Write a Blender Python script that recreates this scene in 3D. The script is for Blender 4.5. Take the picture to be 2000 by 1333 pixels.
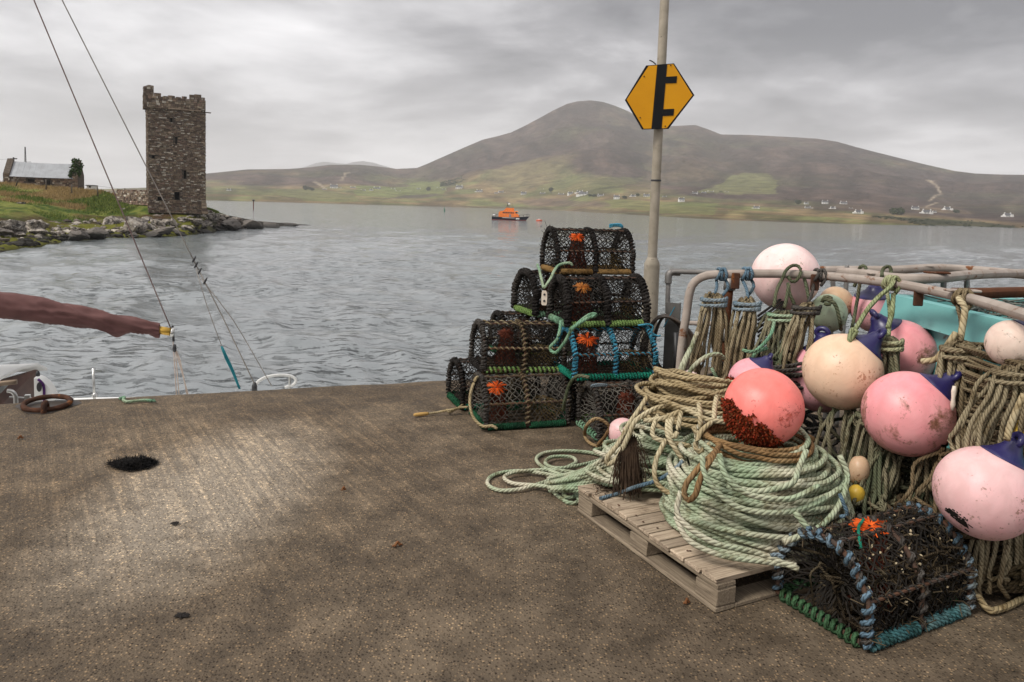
import bpy, math, random
import numpy as np
from mathutils import Vector, Matrix
random.seed(7); rng = np.random.default_rng(11)
sc = bpy.context.scene
for o in list(bpy.data.objects): bpy.data.objects.remove(o)
COL = sc.collection
R_ = math.radians

# ------------------------------------------------------------------ camera, sky, sun, exposure
F_PX, PY0, ROLL, CH = 1435.0, 520.0, 0.032, 1.6      # focal length and principal row in photo pixels, roll, eye height above quay
PITCH = math.atan(117 / F_PX)
WATER = -2.4
cam = bpy.data.cameras.new('camera'); camo = bpy.data.objects.new('camera', cam); COL.objects.link(camo)
cam.sensor_width = 36; cam.lens = 36 * F_PX / 2000; cam.shift_y = (PY0 - 666.5) / 2000
cam.clip_start = 0.05; cam.clip_end = 20000
CM = Matrix.Rotation(math.pi / 2 - PITCH, 4, 'X') @ Matrix.Rotation(ROLL, 4, 'Z')
camo.matrix_world = Matrix.Translation((0, 0, CH)) @ CM
sc.camera = camo
CR = np.array(CM.to_3x3())

SUN_EL, SUN_AZ = R_(48), R_(-125)                     # azimuth from +Y towards +X
world = bpy.data.worlds.new('World'); sc.world = world; world.use_nodes = True
def build_world():
    nt = world.node_tree; nt.nodes.clear(); N = nt.nodes.new; L = nt.links.new
    out = N('ShaderNodeOutputWorld'); bg = N('ShaderNodeBackground'); bg.inputs[1].default_value = 0.1
    sky = N('ShaderNodeTexSky'); sky.sky_type = 'NISHITA'; sky.sun_disc = False
    sky.sun_elevation = SUN_EL; sky.sun_rotation = SUN_AZ; sky.air_density = 1; sky.dust_density = 3
    tc = N('ShaderNodeTexCoord'); sep = N('ShaderNodeSeparateXYZ'); L(tc.outputs['Generated'], sep.inputs[0])
    mx = N('ShaderNodeMath'); mx.operation = 'MAXIMUM'; L(sep.outputs[2], mx.inputs[0]); mx.inputs[1].default_value = 0.0
    ad = N('ShaderNodeMath'); ad.operation = 'ADD'; L(mx.outputs[0], ad.inputs[0]); ad.inputs[1].default_value = 0.16
    dx = N('ShaderNodeMath'); dx.operation = 'DIVIDE'; L(sep.outputs[0], dx.inputs[0]); L(ad.outputs[0], dx.inputs[1])
    dy = N('ShaderNodeMath'); dy.operation = 'DIVIDE'; L(sep.outputs[1], dy.inputs[0]); L(ad.outputs[0], dy.inputs[1])
    cb = N('ShaderNodeCombineXYZ'); L(dx.outputs[0], cb.inputs[0]); L(dy.outputs[0], cb.inputs[1])
    def noise(scale, off, detail, dist, rough=.5):
        mp = N('ShaderNodeMapping'); mp.inputs[1].default_value = off; L(cb.outputs[0], mp.inputs[0])
        n = N('ShaderNodeTexNoise'); n.inputs['Scale'].default_value = scale; n.inputs['Detail'].default_value = detail
        n.inputs['Roughness'].default_value = rough; n.inputs['Distortion'].default_value = dist
        L(mp.outputs[0], n.inputs[0]); return n.outputs[0]
    a = noise(0.30, SKY_OFF, 6, .35, .52); b = noise(1.15, (4, 1, 3), 7, .25, .58)
    m = N('ShaderNodeMath'); m.operation = 'MULTIPLY_ADD'; L(b, m.inputs[0]); m.inputs[1].default_value = .56; L(a, m.inputs[2])
    rp = N('ShaderNodeValToRGB'); e = rp.color_ramp.elements
    e[0].position = .63; e[0].color = (.85, .83, .88, 1); e[1].position = .95; e[1].color = (6.9, 6.75, 6.8, 1)
    k = rp.color_ramp.elements.new(.72); k.color = (2.1, 2.04, 2.1, 1)
    k = rp.color_ramp.elements.new(.83); k.color = (4.6, 4.5, 4.55, 1)
    L(m.outputs[0], rp.inputs[0])
    # overcast thickens and brightens softly into an even veil at the horizon
    hz = N('ShaderNodeMapRange'); L(mx.outputs[0], hz.inputs[0]); hz.inputs[1].default_value = 0.0; hz.inputs[2].default_value = .22
    hz.inputs[3].default_value = .45; hz.inputs[4].default_value = 0.0
    mh = N('ShaderNodeMixRGB'); L(hz.outputs[0], mh.inputs[0]); L(rp.outputs[0], mh.inputs[1]); mh.inputs[2].default_value = (5.2, 5.1, 5.15, 1)
    mi = N('ShaderNodeMixRGB'); mi.inputs[0].default_value = .93; L(sky.outputs[0], mi.inputs[1]); L(mh.outputs[0], mi.inputs[2])
    L(mi.outputs[0], bg.inputs[0]); L(bg.outputs[0], out.inputs[0])
SKY_OFF = (12.3, 6.1, 0)
build_world()
sl = bpy.data.lights.new('sun', 'SUN'); sl.energy = 1.5; sl.angle = R_(18); sl.color = (1, .95, .88)
so = bpy.data.objects.new('sun', sl); COL.objects.link(so)
sd = Vector((math.sin(SUN_AZ) * math.cos(SUN_EL), math.cos(SUN_AZ) * math.cos(SUN_EL), math.sin(SUN_EL)))
so.rotation_euler = sd.to_track_quat('Z', 'Y').to_euler(); so.location = (0, 0, 30)
sc.view_settings.view_transform = 'Standard'; sc.view_settings.look = 'None'; sc.view_settings.gamma = 1
sc.view_settings.exposure = 0.95; sc.view_settings.use_curve_mapping = False
sc.cycles.volume_step_rate = 1; sc.cycles.max_bounces = 8; sc.cycles.volume_bounces = 2
sc.cycles.use_denoising = True

# ------------------------------------------------------------------ placing helpers (photo pixel -> point in the place)
def ray(px, py): return CR @ np.array([(px - 1000) / F_PX, -(py - PY0) / F_PX, -1.0])
def az(px, py, z=0.0):
    d = ray(px, py); t = (z - CH) / d[2]; return np.array([0, 0, CH]) + d * t
def ay(px, py, y):
    d = ray(px, py); return np.array([0, 0, CH]) + d * (y / d[1])
def hor(px): return 403 + .032 * (px - 1000)

# ------------------------------------------------------------------ noise
def _h(ix, iy, iz, s=0):
    n = (ix * 374761393 + iy * 668265263 + iz * 2147483647 + s * 144665) & 0x7fffffff
    n = ((n ^ (n >> 13)) * 1274126177) & 0x7fffffff
    n = n ^ (n >> 16)
    return (n & 0xffff) / 65535.0
def vnoise(p, s=0):
    p = np.asarray(p, float); i = np.floor(p).astype(np.int64); f = p - i; f = f * f * (3 - 2 * f)
    x, y, z = i[..., 0], i[..., 1], i[..., 2]; r = 0
    for a in (0, 1):
        for b in (0, 1):
            for c in (0, 1):
                w = (f[..., 0] if a else 1 - f[..., 0]) * (f[..., 1] if b else 1 - f[..., 1]) * (f[..., 2] if c else 1 - f[..., 2])
                r = r + w * _h(x + a, y + b, z + c, s)
    return r * 2 - 1
def fbm(p, o=4, s=0):
    p = np.asarray(p, float); r = 0; a = 1.0
    for k in range(o): r = r + a * vnoise(p * 2.03 ** k + k * 17.3, s + k); a *= .5
    return r
def fb2(x, y, o=4, s=0): return fbm(np.stack([x, y, np.zeros_like(x)], -1), o, s)

# ------------------------------------------------------------------ mesh helpers
def props(o, label=None, cat=None, group=None, kind=None):
    if label: o['label'] = label
    if cat: o['category'] = cat
    if group: o['group'] = group
    if kind: o['kind'] = kind
    return o
def empty(name, loc=(0, 0, 0), rz=0.0, **k):
    o = bpy.data.objects.new(name, None); COL.objects.link(o); o.location = [float(v) for v in loc]; o.rotation_euler = (0, 0, rz)
    return props(o, **k)
class MB:
    def __init__(s): s.v = []; s.q = []; s.t = []; s.uv = []; s.c = []; s.n = 0
    def add(s, v, q=None, t=None, uv=None, col=None):
        v = np.asarray(v, float).reshape(-1, 3)
        if q is not None and len(q): s.q.append(np.asarray(q, np.int64).reshape(-1, 4) + s.n)
        if t is not None and len(t): s.t.append(np.asarray(t, np.int64).reshape(-1, 3) + s.n)
        s.v.append(v); s.uv.append(np.zeros((len(v), 2)) if uv is None else np.asarray(uv, float))
        if col is None: col = (1, 1, 1)
        c = np.asarray(col, float); s.c.append(np.broadcast_to(c, (len(v), 3)) if c.ndim == 1 else c)
        s.n += len(v); return s
    def mesh(s, name, mat=None, smooth=False, colors=False):
        me = bpy.data.meshes.new(name); V = np.concatenate(s.v)
        Q = np.concatenate(s.q) if s.q else np.zeros((0, 4), np.int64); T = np.concatenate(s.t) if s.t else np.zeros((0, 3), np.int64)
        me.vertices.add(len(V)); me.vertices.foreach_set('co', V.ravel())
        lv = np.concatenate([Q.ravel(), T.ravel()]); me.loops.add(len(lv)); me.loops.foreach_set('vertex_index', lv)
        npol = len(Q) + len(T); me.polygons.add(npol)
        st = np.concatenate([np.arange(len(Q)) * 4, len(Q) * 4 + np.arange(len(T)) * 3])
        me.polygons.foreach_set('loop_start', st)
        me.update(calc_edges=True); me.validate()
        if len(me.loops) == len(lv):
            u = me.uv_layers.new(name='UVMap'); UV = np.concatenate(s.uv); u.data.foreach_set('uv', UV[lv].ravel())
        if colors:
            ca = me.color_attributes.new('Col', 'FLOAT_COLOR', 'POINT'); C = np.concatenate(s.c)
            ca.data.foreach_set('color', np.concatenate([C, np.ones((len(C), 1))], 1).ravel())
        me.polygons.foreach_set('use_smooth', np.full(len(me.polygons), bool(smooth)))
        if mat: me.materials.append(mat)
        return me
    def build(s, name, mat=None, parent=None, smooth=False, colors=False, **k):
        o = bpy.data.objects.new(name, s.mesh(name, mat, smooth, colors)); COL.objects.link(o)
        if parent: o.parent = parent
        return props(o, **k)
def inst(me, name, parent=None, loc=(0, 0, 0), rot=(0, 0, 0), scale=(1, 1, 1), **k):
    o = bpy.data.objects.new(name, me); COL.objects.link(o); o.location = [float(v) for v in loc]; o.rotation_euler = rot; o.scale = scale
    if parent: o.parent = parent
    return props(o, **k)
BOXQ = [[0, 3, 2, 1], [4, 5, 6, 7], [0, 1, 5, 4], [1, 2, 6, 5], [2, 3, 7, 6], [3, 0, 4, 7]]
def box(m, a, b, jit=0.0, col=None):
    x0, y0, z0 = a; x1, y1, z1 = b
    v = np.array([[x0, y0, z0], [x1, y0, z0], [x1, y1, z0], [x0, y1, z0], [x0, y0, z1], [x1, y0, z1], [x1, y1, z1], [x0, y1, z1]], float)
    if jit: v += rng.normal(0, jit, v.shape)
    return m.add(v, BOXQ, col=col)
def bevbox(m, a, b, w=.01, jit=0.0):                  # box with chamfered edges
    a = np.array(a, float); b = np.array(b, float); c = (a + b) / 2; h = (b - a) / 2; w = min(w, h.min() * .9)
    vs = []; idx = {}
    for sx in (-1, 1):
        for sy in (-1, 1):
            for sz in (-1, 1):
                for ax in range(3):
                    s_ = np.array([sx, sy, sz], float); hh = h - w; hh[ax] = h[ax]
                    idx[(sx, sy, sz, ax)] = len(vs); vs.append(c + s_ * hh)
    vs = np.array(vs)
    if jit: vs = vs + rng.normal(0, jit, vs.shape)
    q = []; t = []
    for ax in range(3):
        o1, o2 = (ax + 1) % 3, (ax + 2) % 3
        for s_ in (-1, 1):
            f = []
            for u, v in ((-1, -1), (1, -1), (1, 1), (-1, 1)):
                k = [0, 0, 0]; k[ax] = s_; k[o1] = u; k[o2] = v; f.append(idx[(*k, ax)])
            q.append(f if s_ > 0 else f[::-1])
        for u in (-1, 1):
            for v in (-1, 1):
                k0 = [0, 0, 0]; k1 = [0, 0, 0]; k0[ax] = -1; k1[ax] = 1
                for k in (k0, k1): k[o1] = u; k[o2] = v
                f = [idx[(*k0, o1)], idx[(*k1, o1)], idx[(*k1, o2)], idx[(*k0, o2)]]
                q.append(f if u * v > 0 else f[::-1])
    for sx in (-1, 1):
        for sy in (-1, 1):
            for sz in (-1, 1):
                f = [idx[(sx, sy, sz, i)] for i in range(3)]; t.append(f if sx * sy * sz > 0 else f[::-1])
    return m.add(vs, q, t)
REF = np.array([.31, .52, .79]); REF /= np.linalg.norm(REF)
def frames(P, closed=False, ref=None):
    P = np.asarray(P, float)
    T = np.roll(P, -1, 0) - np.roll(P, 1, 0) if closed else np.gradient(P, axis=0)
    T /= np.maximum(np.linalg.norm(T, axis=1, keepdims=True), 1e-9)
    r = REF if ref is None else np.asarray(ref, float)
    N = np.cross(T, r); N /= np.maximum(np.linalg.norm(N, axis=1, keepdims=True), 1e-6); B = np.cross(T, N); return T, N, B
def tube(m, P, r, n=6, closed=False, cap=True, ref=None, col=None):
    P = np.asarray(P, float); k = len(P); T, N, B = frames(P, closed, ref)
    if closed: P = np.vstack([P, P[:1]]); N = np.vstack([N, N[:1]]); B = np.vstack([B, B[:1]]); k += 1
    r = np.broadcast_to(np.asarray(r, float), (k,)) if np.ndim(r) == 0 or len(np.atleast_1d(r)) == k else np.full(k, np.mean(r))
    a = np.linspace(0, 2 * math.pi, n + 1)
    V = P[:, None] + r[:, None, None] * (np.cos(a)[None, :, None] * N[:, None] + np.sin(a)[None, :, None] * B[:, None])
    s = np.concatenate([[0], np.cumsum(np.linalg.norm(np.diff(P, axis=0), axis=1))]) / (2 * max(r.mean(), 1e-6))
    UV = np.stack(np.broadcast_arrays(s[:, None], (np.arange(n + 1) / n)[None]), -1)
    i = np.arange(k - 1)[:, None] * (n + 1) + np.arange(n)[None]
    Q = np.stack([i, i + 1, i + n + 2, i + n + 1], -1).reshape(-1, 4)
    V = V.reshape(-1, 3); UV = UV.reshape(-1, 2); t = []
    if cap and not closed:
        L0 = len(V); V = np.vstack([V, P[:1], P[-1:]]); UV = np.vstack([UV, [[0, 0]], [[s[-1], 0]]])
        e = (k - 1) * (n + 1)
        t = [[L0, j + 1, j] for j in range(n)] + [[L0 + 1, e + j, e + j + 1] for j in range(n)]
    return m.add(V, Q, t, UV, col)
def catmull(P, step=.02, closed=False):
    P = np.asarray(P, float)
    Q = np.vstack([P[-1:], P, P[:2]]) if closed else np.vstack([2 * P[0] - P[1], P, 2 * P[-1] - P[-2]])
    out = []
    for i in range(len(Q) - 3):
        a, b, c, d = Q[i:i + 4]; n = max(2, int(np.linalg.norm(c - b) / step)); t = np.linspace(0, 1, n, endpoint=False)[:, None]
        out.append(.5 * (2 * b + (c - a) * t + (2 * a - 5 * b + 4 * c - d) * t ** 2 + (3 * b - a - 3 * c + d) * t ** 3))
    if not closed: out.append(Q[-2:-1])
    return np.vstack(out)
def lathe(m, prof, n=20, M=None, col=None):           # prof: (radius, height) pairs around local z
    prof = np.asarray(prof, float); a = np.linspace(0, 2 * math.pi, n, endpoint=False); k = len(prof)
    V = np.stack([prof[:, None, 0] * np.cos(a), prof[:, None, 0] * np.sin(a), np.broadcast_to(prof[:, 1:2], (k, n))], -1).reshape(-1, 3)
    if M is not None: V = V @ np.array(M.to_3x3()).T + np.array(M.translation)
    i = np.arange(k - 1)[:, None] * n + np.arange(n)[None]; j = np.arange(k - 1)[:, None] * n + (np.arange(n)[None] + 1) % n
    return m.add(V, np.stack([i, j, j + n, i + n], -1).reshape(-1, 4), col=col)
def helix(C, Rr, pitch, spt=10, ref=None, ph=0.0):    # helix of radius Rr around the path C
    C = catmull(C, .01) if len(C) < 40 else np.asarray(C); L = np.concatenate([[0], np.cumsum(np.linalg.norm(np.diff(C, axis=0), axis=1))])
    n = max(4, int(L[-1] / pitch * spt)); s = np.linspace(0, L[-1], n)
    P = np.stack([np.interp(s, L, C[:, i]) for i in range(3)], 1); T, N, B = frames(P, False, ref)
    w = 2 * math.pi * s / pitch + ph + rng.normal(0, .12, n)
    return P + Rr * (np.cos(w)[:, None] * N + np.sin(w)[:, None] * B)

# ------------------------------------------------------------------ materials
def nodes(name):
    m = bpy.data.materials.new(name); m.use_nodes = True; nt = m.node_tree
    return m, nt, nt.nodes['Principled BSDF'], nt.nodes.new, nt.links.new
def setc(b, c): b.inputs['Base Color'].default_value = (*c, 1)
def ramp(N, pts):
    r = N('ShaderNodeValToRGB'); e = r.color_ramp.elements
    e[0].position = pts[0][0]; e[0].color = (*pts[0][1], 1); e[1].position = pts[-1][0]; e[1].color = (*pts[-1][1], 1)
    for p, c in pts[1:-1]: k = e.new(p); k.color = (*c, 1)
    return r
def noise_n(N, L, vec, scale, detail=5, rough=.55, dist=0):
    n = N('ShaderNodeTexNoise'); n.inputs['Scale'].default_value = scale; n.inputs['Detail'].default_value = detail
    n.inputs['Roughness'].default_value = rough; n.inputs['Distortion'].default_value = dist
    if vec is not None: L(vec, n.inputs[0])
    return n.outputs[0]
def mixc(N, L, f, a, b, mode='MIX'):
    m = N('ShaderNodeMixRGB'); m.blend_type = mode
    for i, v in ((0, f), (1, a), (2, b)):
        if hasattr(v, 'is_output') or hasattr(v, 'node'): L(v, m.inputs[i])
        elif i == 0: m.inputs[0].default_value = v
        else: m.inputs[i].default_value = (*v, 1)
    return m.outputs[0]
def bump(N, L, b, h, strength=.5, dist=.01, chain=None):
    n = N('ShaderNodeBump'); n.inputs['Strength'].default_value = strength; n.inputs['Distance'].default_value = dist; L(h, n.inputs['Height'])
    if chain: L(chain, n.inputs['Normal'])
    if b: L(n.outputs[0], b.inputs['Normal'])
    return n.outputs[0]
def coords(N, kind='Object'): return N('ShaderNodeTexCoord').outputs[kind]
def pm(name, c1, c2=None, scale=6, rough=.6, metal=0, bmp=.3, bscale=40, bdist=.004, spots=None, spot_scale=18, spot_at=.62, spec=None):
    m, nt, b, N, L = nodes(name); c = coords(N); c2 = c2 or tuple(v * .6 for v in c1)
    n = noise_n(N, L, c, scale, 6); r = ramp(N, [(.35, c1), (.65, c2)]); L(n, r.inputs[0]); col = r.outputs[0]
    if spots:
        n2 = noise_n(N, L, c, spot_scale, 8, .65, .4); r2 = ramp(N, [(spot_at, (0, 0, 0)), (spot_at + .06, (1, 1, 1))]); L(n2, r2.inputs[0])
        col = mixc(N, L, r2.outputs[0], col, spots)
    L(col, b.inputs['Base Color']); b.inputs['Roughness'].default_value = rough; b.inputs['Metallic'].default_value = metal
    b.inputs['Specular IOR Level'].default_value = spec if spec is not None else (.5 if rough < .6 else .12)
    if bmp: bump(N, L, b, noise_n(N, L, c, bscale, 5), bmp, bdist)
    return m
def rope_mat(name, c1, c2, c3=None, twist=1.0):
    m, nt, b, N, L = nodes(name); uv = N('ShaderNodeTexCoord').outputs['UV']; sp = N('ShaderNodeSeparateXYZ'); L(uv, sp.inputs[0])
    a = N('ShaderNodeMath'); a.operation = 'MULTIPLY_ADD'; L(sp.outputs[0], a.inputs[0]); a.inputs[1].default_value = .95 * twist; v3 = N('ShaderNodeMath'); v3.operation = 'MULTIPLY'; v3.inputs[1].default_value = 3; L(sp.outputs[1], v3.inputs[0]); L(v3.outputs[0], a.inputs[2])
    f = N('ShaderNodeMath'); f.operation = 'PINGPONG'; L(a.outputs[0], f.inputs[0]); f.inputs[1].default_value = .5
    p = N('ShaderNodeMath'); p.operation = 'POWER'; L(f.outputs[0], p.inputs[0]); p.inputs[1].default_value = .5
    oc = coords(N); n = noise_n(N, L, oc, 7, 5); r = ramp(N, [(.33, c1), (.5, tuple((x + y) / 2 for x, y in zip(c1, c2))), (.68, c2)]); L(n, r.inputs[0])
    col = r.outputs[0]
    if c3:
        n3 = noise_n(N, L, oc, 2.3, 3); r3 = ramp(N, [(.5, (0, 0, 0)), (.62, (1, 1, 1))]); L(n3, r3.inputs[0]); col = mixc(N, L, r3.outputs[0], col, c3)
    nd = noise_n(N, L, oc, 13, 7, .7, .5); rd = ramp(N, [(.5, (1.05, 1.05, 1.05)), (.64, (.55, .5, .43))]); L(nd, rd.inputs[0]); col = mixc(N, L, 1.0, col, rd.outputs[0], 'MULTIPLY')
    # crease shade between the strands, darkened into the colour
    g = ramp(N, [(.12, (.42, .38, .32)), (.42, (1, 1, 1))]); L(p.outputs[0], g.inputs[0])
    col = mixc(N, L, .85, col, g.outputs[0], 'MULTIPLY')
    L(col, b.inputs['Base Color']); b.inputs['Roughness'].default_value = .85; b.inputs['Specular IOR Level'].default_value = .1
    bump(N, L, b, p.outputs[0], 1.0, .006); return m
def vc_mat(name, rough=.9, mult=None, scale=8, lo=.7, hi=1.25, bmp=.5, bscale=20, bdist=.05, spec=.08):
    m, nt, b, N, L = nodes(name); a = N('ShaderNodeVertexColor'); a.layer_name = 'Col'; c = coords(N)
    n = noise_n(N, L, c, scale, 10, .7); r = ramp(N, [(.3, (lo,) * 3), (.7, (hi,) * 3)]); L(n, r.inputs[0])
    L(mixc(N, L, 1.0, a.outputs[0], r.outputs[0], 'MULTIPLY'), b.inputs['Base Color']); b.inputs['Roughness'].default_value = rough
    b.inputs['Specular IOR Level'].default_value = spec
    if bmp: bump(N, L, b, noise_n(N, L, c, bscale, 6, .6), bmp, bdist)
    return m
# ================================================================== QUAY
E0 = np.array([-3.844, 5.454]); E1 = np.array([-.578, 6.647]); ED = (E1 - E0) / np.linalg.norm(E1 - E0); EN = np.array([-ED[1], ED[0]])
def concrete():
    m, nt, b, N, L = nodes('quay_concrete'); c = coords(N)
    big = noise_n(N, L, c, .75, 5, .6, .3); mid = noise_n(N, L, c, 5, 6, .65); fine = noise_n(N, L, c, 60, 4, .7)
    r = ramp(N, [(.32, (.084, .063, .043)), (.5, (.120, .092, .064)), (.66, (.168, .131, .092))]); L(big, r.inputs[0])
    r2 = ramp(N, [(.3, (.55, .53, .5)), (.7, (1.4, 1.38, 1.34))]); L(mid, r2.inputs[0])
    col = mixc(N, L, 1.0, r.outputs[0], r2.outputs[0], 'MULTIPLY')
    # brushed ridges running off towards the edge, exposing pale aggregate
    mp = N('ShaderNodeMapping'); mp.inputs[2].default_value = (0, 0, R_(-33)); L(c, mp.inputs[0])
    mpw = N('ShaderNodeMapping'); mpw.inputs[3].default_value = (24, .7, 1); L(mp.outputs[0], mpw.inputs[0]); wn = noise_n(N, L, mpw.outputs[0], 1.0, 5, .6, .35); w = ramp(N, [(.40, (0, 0, 0)), (.72, (1, 1, 1))]); L(wn, w.inputs[0])
    mpn = N('ShaderNodeMapping'); mpn.inputs[1].default_value = (2.2, -4.4, 0); L(c, mpn.inputs[0])
    gr = N('ShaderNodeTexGradient'); gr.gradient_type = 'SPHERICAL'
    mpg = N('ShaderNodeMapping'); mpg.vector_type = 'POINT'; mpg.inputs[1].default_value = (.62, -1.62, 0); mpg.inputs[3].default_value = (.37, .37, .37); L(c, mpg.inputs[0]); L(mpg.outputs[0], gr.inputs[0])
    wm0 = N('ShaderNodeMath'); wm0.operation = 'MULTIPLY'; L(w.outputs[0], wm0.inputs[0]); L(gr.outputs[1], wm0.inputs[1])
    brk = ramp(N, [(.36, (.1, .1, .1)), (.62, (1.5, 1.5, 1.5))]); L(noise_n(N, L, c, 34, 6, .75), brk.inputs[0]); wm = N('ShaderNodeMath'); wm.operation = 'MULTIPLY'; L(wm0.outputs[0], wm.inputs[0]); L(brk.outputs[0], wm.inputs[1])
    # worn paler patch with its own ragged outline
    mpp = N('ShaderNodeMapping'); mpp.inputs[1].default_value = (1.62, -3.95, 0); mpp.inputs[2].default_value = (0, 0, R_(0)); mpp.inputs[3].default_value = (1, 1, 1); L(c, mpp.inputs[0])
    mps = N('ShaderNodeMapping'); mps.inputs[2].default_value = (0, 0, R_(28)); mps.inputs[3].default_value = (1.3, .62, 1); L(mpp.outputs[0], mps.inputs[0])
    g2 = N('ShaderNodeTexGradient'); g2.gradient_type = 'SPHERICAL'; L(mps.outputs[0], g2.inputs[0])
    pa = N('ShaderNodeMath'); pa.operation = 'MULTIPLY'; L(g2.outputs[1], pa.inputs[0]); L(mid, pa.inputs[1])
    rp = ramp(N, [(.05, (0, 0, 0)), (.34, (.95, .95, .95))]); L(pa.outputs[0], rp.inputs[0])
    col = mixc(N, L, rp.outputs[0], col, (.29, .245, .19))
    # aggregate pebbles, pale and dark
    v = N('ShaderNodeTexVoronoi'); v.inputs['Scale'].default_value = 88; L(c, v.inputs[0])
    sp = N('ShaderNodeSeparateColor'); L(v.outputs['Color'], sp.inputs[0])
    rr = ramp(N, [(.0, (.22, .2, .18)), (.3, (.66, .64, .61)), (.68, (1.15, 1.13, 1.09)), (.88, (2.7, 2.5, 2.15))]); L(sp.outputs[0], rr.inputs[0])
    dd = ramp(N, [(.25, (1, 1, 1)), (.5, (0, 0, 0))]); L(v.outputs['Distance'], dd.inputs[0])
    col = mixc(N, L, dd.outputs[0], col, mixc(N, L, 1.0, col, rr.outputs[0], 'MULTIPLY'))
    rw = ramp(N, [(.05, (.84, .84, .84)), (.25, (1.05, 1.04, 1.03)), (.70, (1.8, 1.72, 1.6))]); L(wm.outputs[0], rw.inputs[0])
    col = mixc(N, L, 1.0, col, rw.outputs[0], 'MULTIPLY')
    # damp dark stains
    st = noise_n(N, L, c, 1.9, 7, .7, .6); rs = ramp(N, [(.58, (1, 1, 1)), (.70, (.62, .6, .58))]); L(st, rs.inputs[0])
    col = mixc(N, L, 1.0, col, rs.outputs[0], 'MULTIPLY')
    L(col, b.inputs['Base Color'])
    ro = ramp(N, [(.3, (.62,) * 3), (.7, (.9,) * 3)]); L(mid, ro.inputs[0]); L(ro.outputs[0], b.inputs['Roughness']); b.inputs['Specular IOR Level'].default_value = .2
    b1 = bump(N, L, None, dd.outputs[0], .55, .006); b2 = bump(N, L, None, wm.outputs[0], .6, .012, b1); b3 = bump(N, L, None, fine, .5, .006, b2)
    bump(N, L, b, mid, .5, .03, b3); return m
M_conc = concrete()
def quay():
    # top sheet as a fine grid so that its surface is really uneven, rounded over at the edge
    nu, nv = 150, 90; s = np.linspace(-9, 11, nu); bv = np.concatenate([np.linspace(-14, -.08, nv - 7), [-.05, -.03, -.012, 0, .004, .006, .006]])
    drop = np.concatenate([np.zeros(nv - 7), [-.002, -.006, -.016, -.04, -.10, -.6, -4.0]])
    S, B = np.meshgrid(s, bv, indexing='ij'); D = np.broadcast_to(drop, S.shape)
    wob = fb2(S * 2.7, B * 0, 5, 5) * .016
    X = E0[0] + ED[0] * S + EN[0] * (B + wob); Y = E0[1] + ED[1] * S + EN[1] * (B + wob)
    Z = D + (fb2(X * .6, Y * .6, 3, 2) * .006 - .006) * (B < -.02)
    V = np.stack([X, Y, Z], -1).reshape(-1, 3); i = np.arange(nu - 1)[:, None] * nv + np.arange(nv - 1)[None]
    m = MB(); m.add(V, np.stack([i, i + nv, i + nv + 1, i + 1], -1).reshape(-1, 4)); m.build('quay', M_conc, smooth=True, kind='structure', label='brown ridged concrete quay top with exposed aggregate')
quay()

# ================================================================== SEA
def sea_mat():
    m, nt, b, N, L = nodes('sea_water'); c = coords(N)
    n0 = noise_n(N, L, c, .02, 3); r = ramp(N, [(.4, (.18, .197, .202)), (.65, (.195, .225, .222))]); L(n0, r.inputs[0]); L(r.outputs[0], b.inputs['Base Color'])
    b.inputs['Roughness'].default_value = .07; b.inputs['IOR'].default_value = 1.45
    mp = N('ShaderNodeMapping'); mp.inputs[2].default_value = (0, 0, R_(20)); mp.inputs[3].default_value = (.5, 1.5, 1); L(c, mp.inputs[0])
    a = noise_n(N, L, mp.outputs[0], 3.6, 7, .66, .35); d = noise_n(N, L, mp.outputs[0], .35, 4, .55, .3)
    b1 = bump(N, L, None, d, .15, .5); a2 = noise_n(N, L, mp.outputs[0], 6.5, 4, .6, .3); pk = ramp(N, [(.54, (0, 0, 0)), (.62, (.3, .3, .3)), (.76, (1, 1, 1))]); L(a, pk.inputs[0]); cl = ramp(N, [(.36, (.25, .25, .25)), (.62, (1, 1, 1))]); L(noise_n(N, L, c, .11, 4, .6, .5), cl.inputs[0]); pm_ = N('ShaderNodeMath'); pm_.operation = 'MULTIPLY'; L(pk.outputs[0], pm_.inputs[0]); L(cl.outputs[0], pm_.inputs[1])
    b2 = bump(N, L, None, pm_.outputs[0], 1.0, .21, b1); b3 = bump(N, L, None, a, .3, .06, b2); bump(N, L, b, a2, .5, .035, b3); return m
def sea():
    ny, nx = 680, 540
    y = 4.2 * (7000 / 4.2) ** (np.linspace(0, 1, ny)); u = np.linspace(-1.45, 1.45, nx)
    Y, U = np.meshgrid(y, u, indexing='ij'); X = U * (Y + 3); Z = np.zeros_like(X)
    cell = np.maximum(np.gradient(y)[:, None] * np.ones_like(U), 2.9 / nx * Y)
    rr = np.random.default_rng(4)
    gust = .75 + .5 * fb2(X * .03, Y * .03, 3, 9)
    for k in range(46):
        lam = .38 * (14 ** (k / 45)); th = R_(205 + rr.normal(0, 34)); a = lam * .0125 * rr.uniform(.6, 1.3) * (.95 if lam < 1.5 else .5); ph = rr.uniform(0, 6.28)
        kk = 2 * math.pi / lam; w = np.clip((lam / cell - 2.5) / 3, 0, 1)
        p = kk * (X * math.sin(th) + Y * math.cos(th)) + ph + 1.3 * fb2(X / lam * .16, Y / lam * .16, 2, k)
        Z += w * a * (1.25 * (1 - np.abs(np.sin(p / 2))) * 2 - 1 if k % 2 else np.sin(p)) * gust
    V = np.stack([X, Y, Z + WATER], -1).reshape(-1, 3); i = np.arange(ny - 1)[:, None] * nx + np.arange(nx - 1)[None]
    m = MB(); m.add(V, np.stack([i, i + 1, i + nx + 1, i + nx], -1).reshape(-1, 4))
    m.build('sea_water', sea_mat(), smooth=True, kind='structure', label='choppy grey sea water in the sound')
sea()

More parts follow.
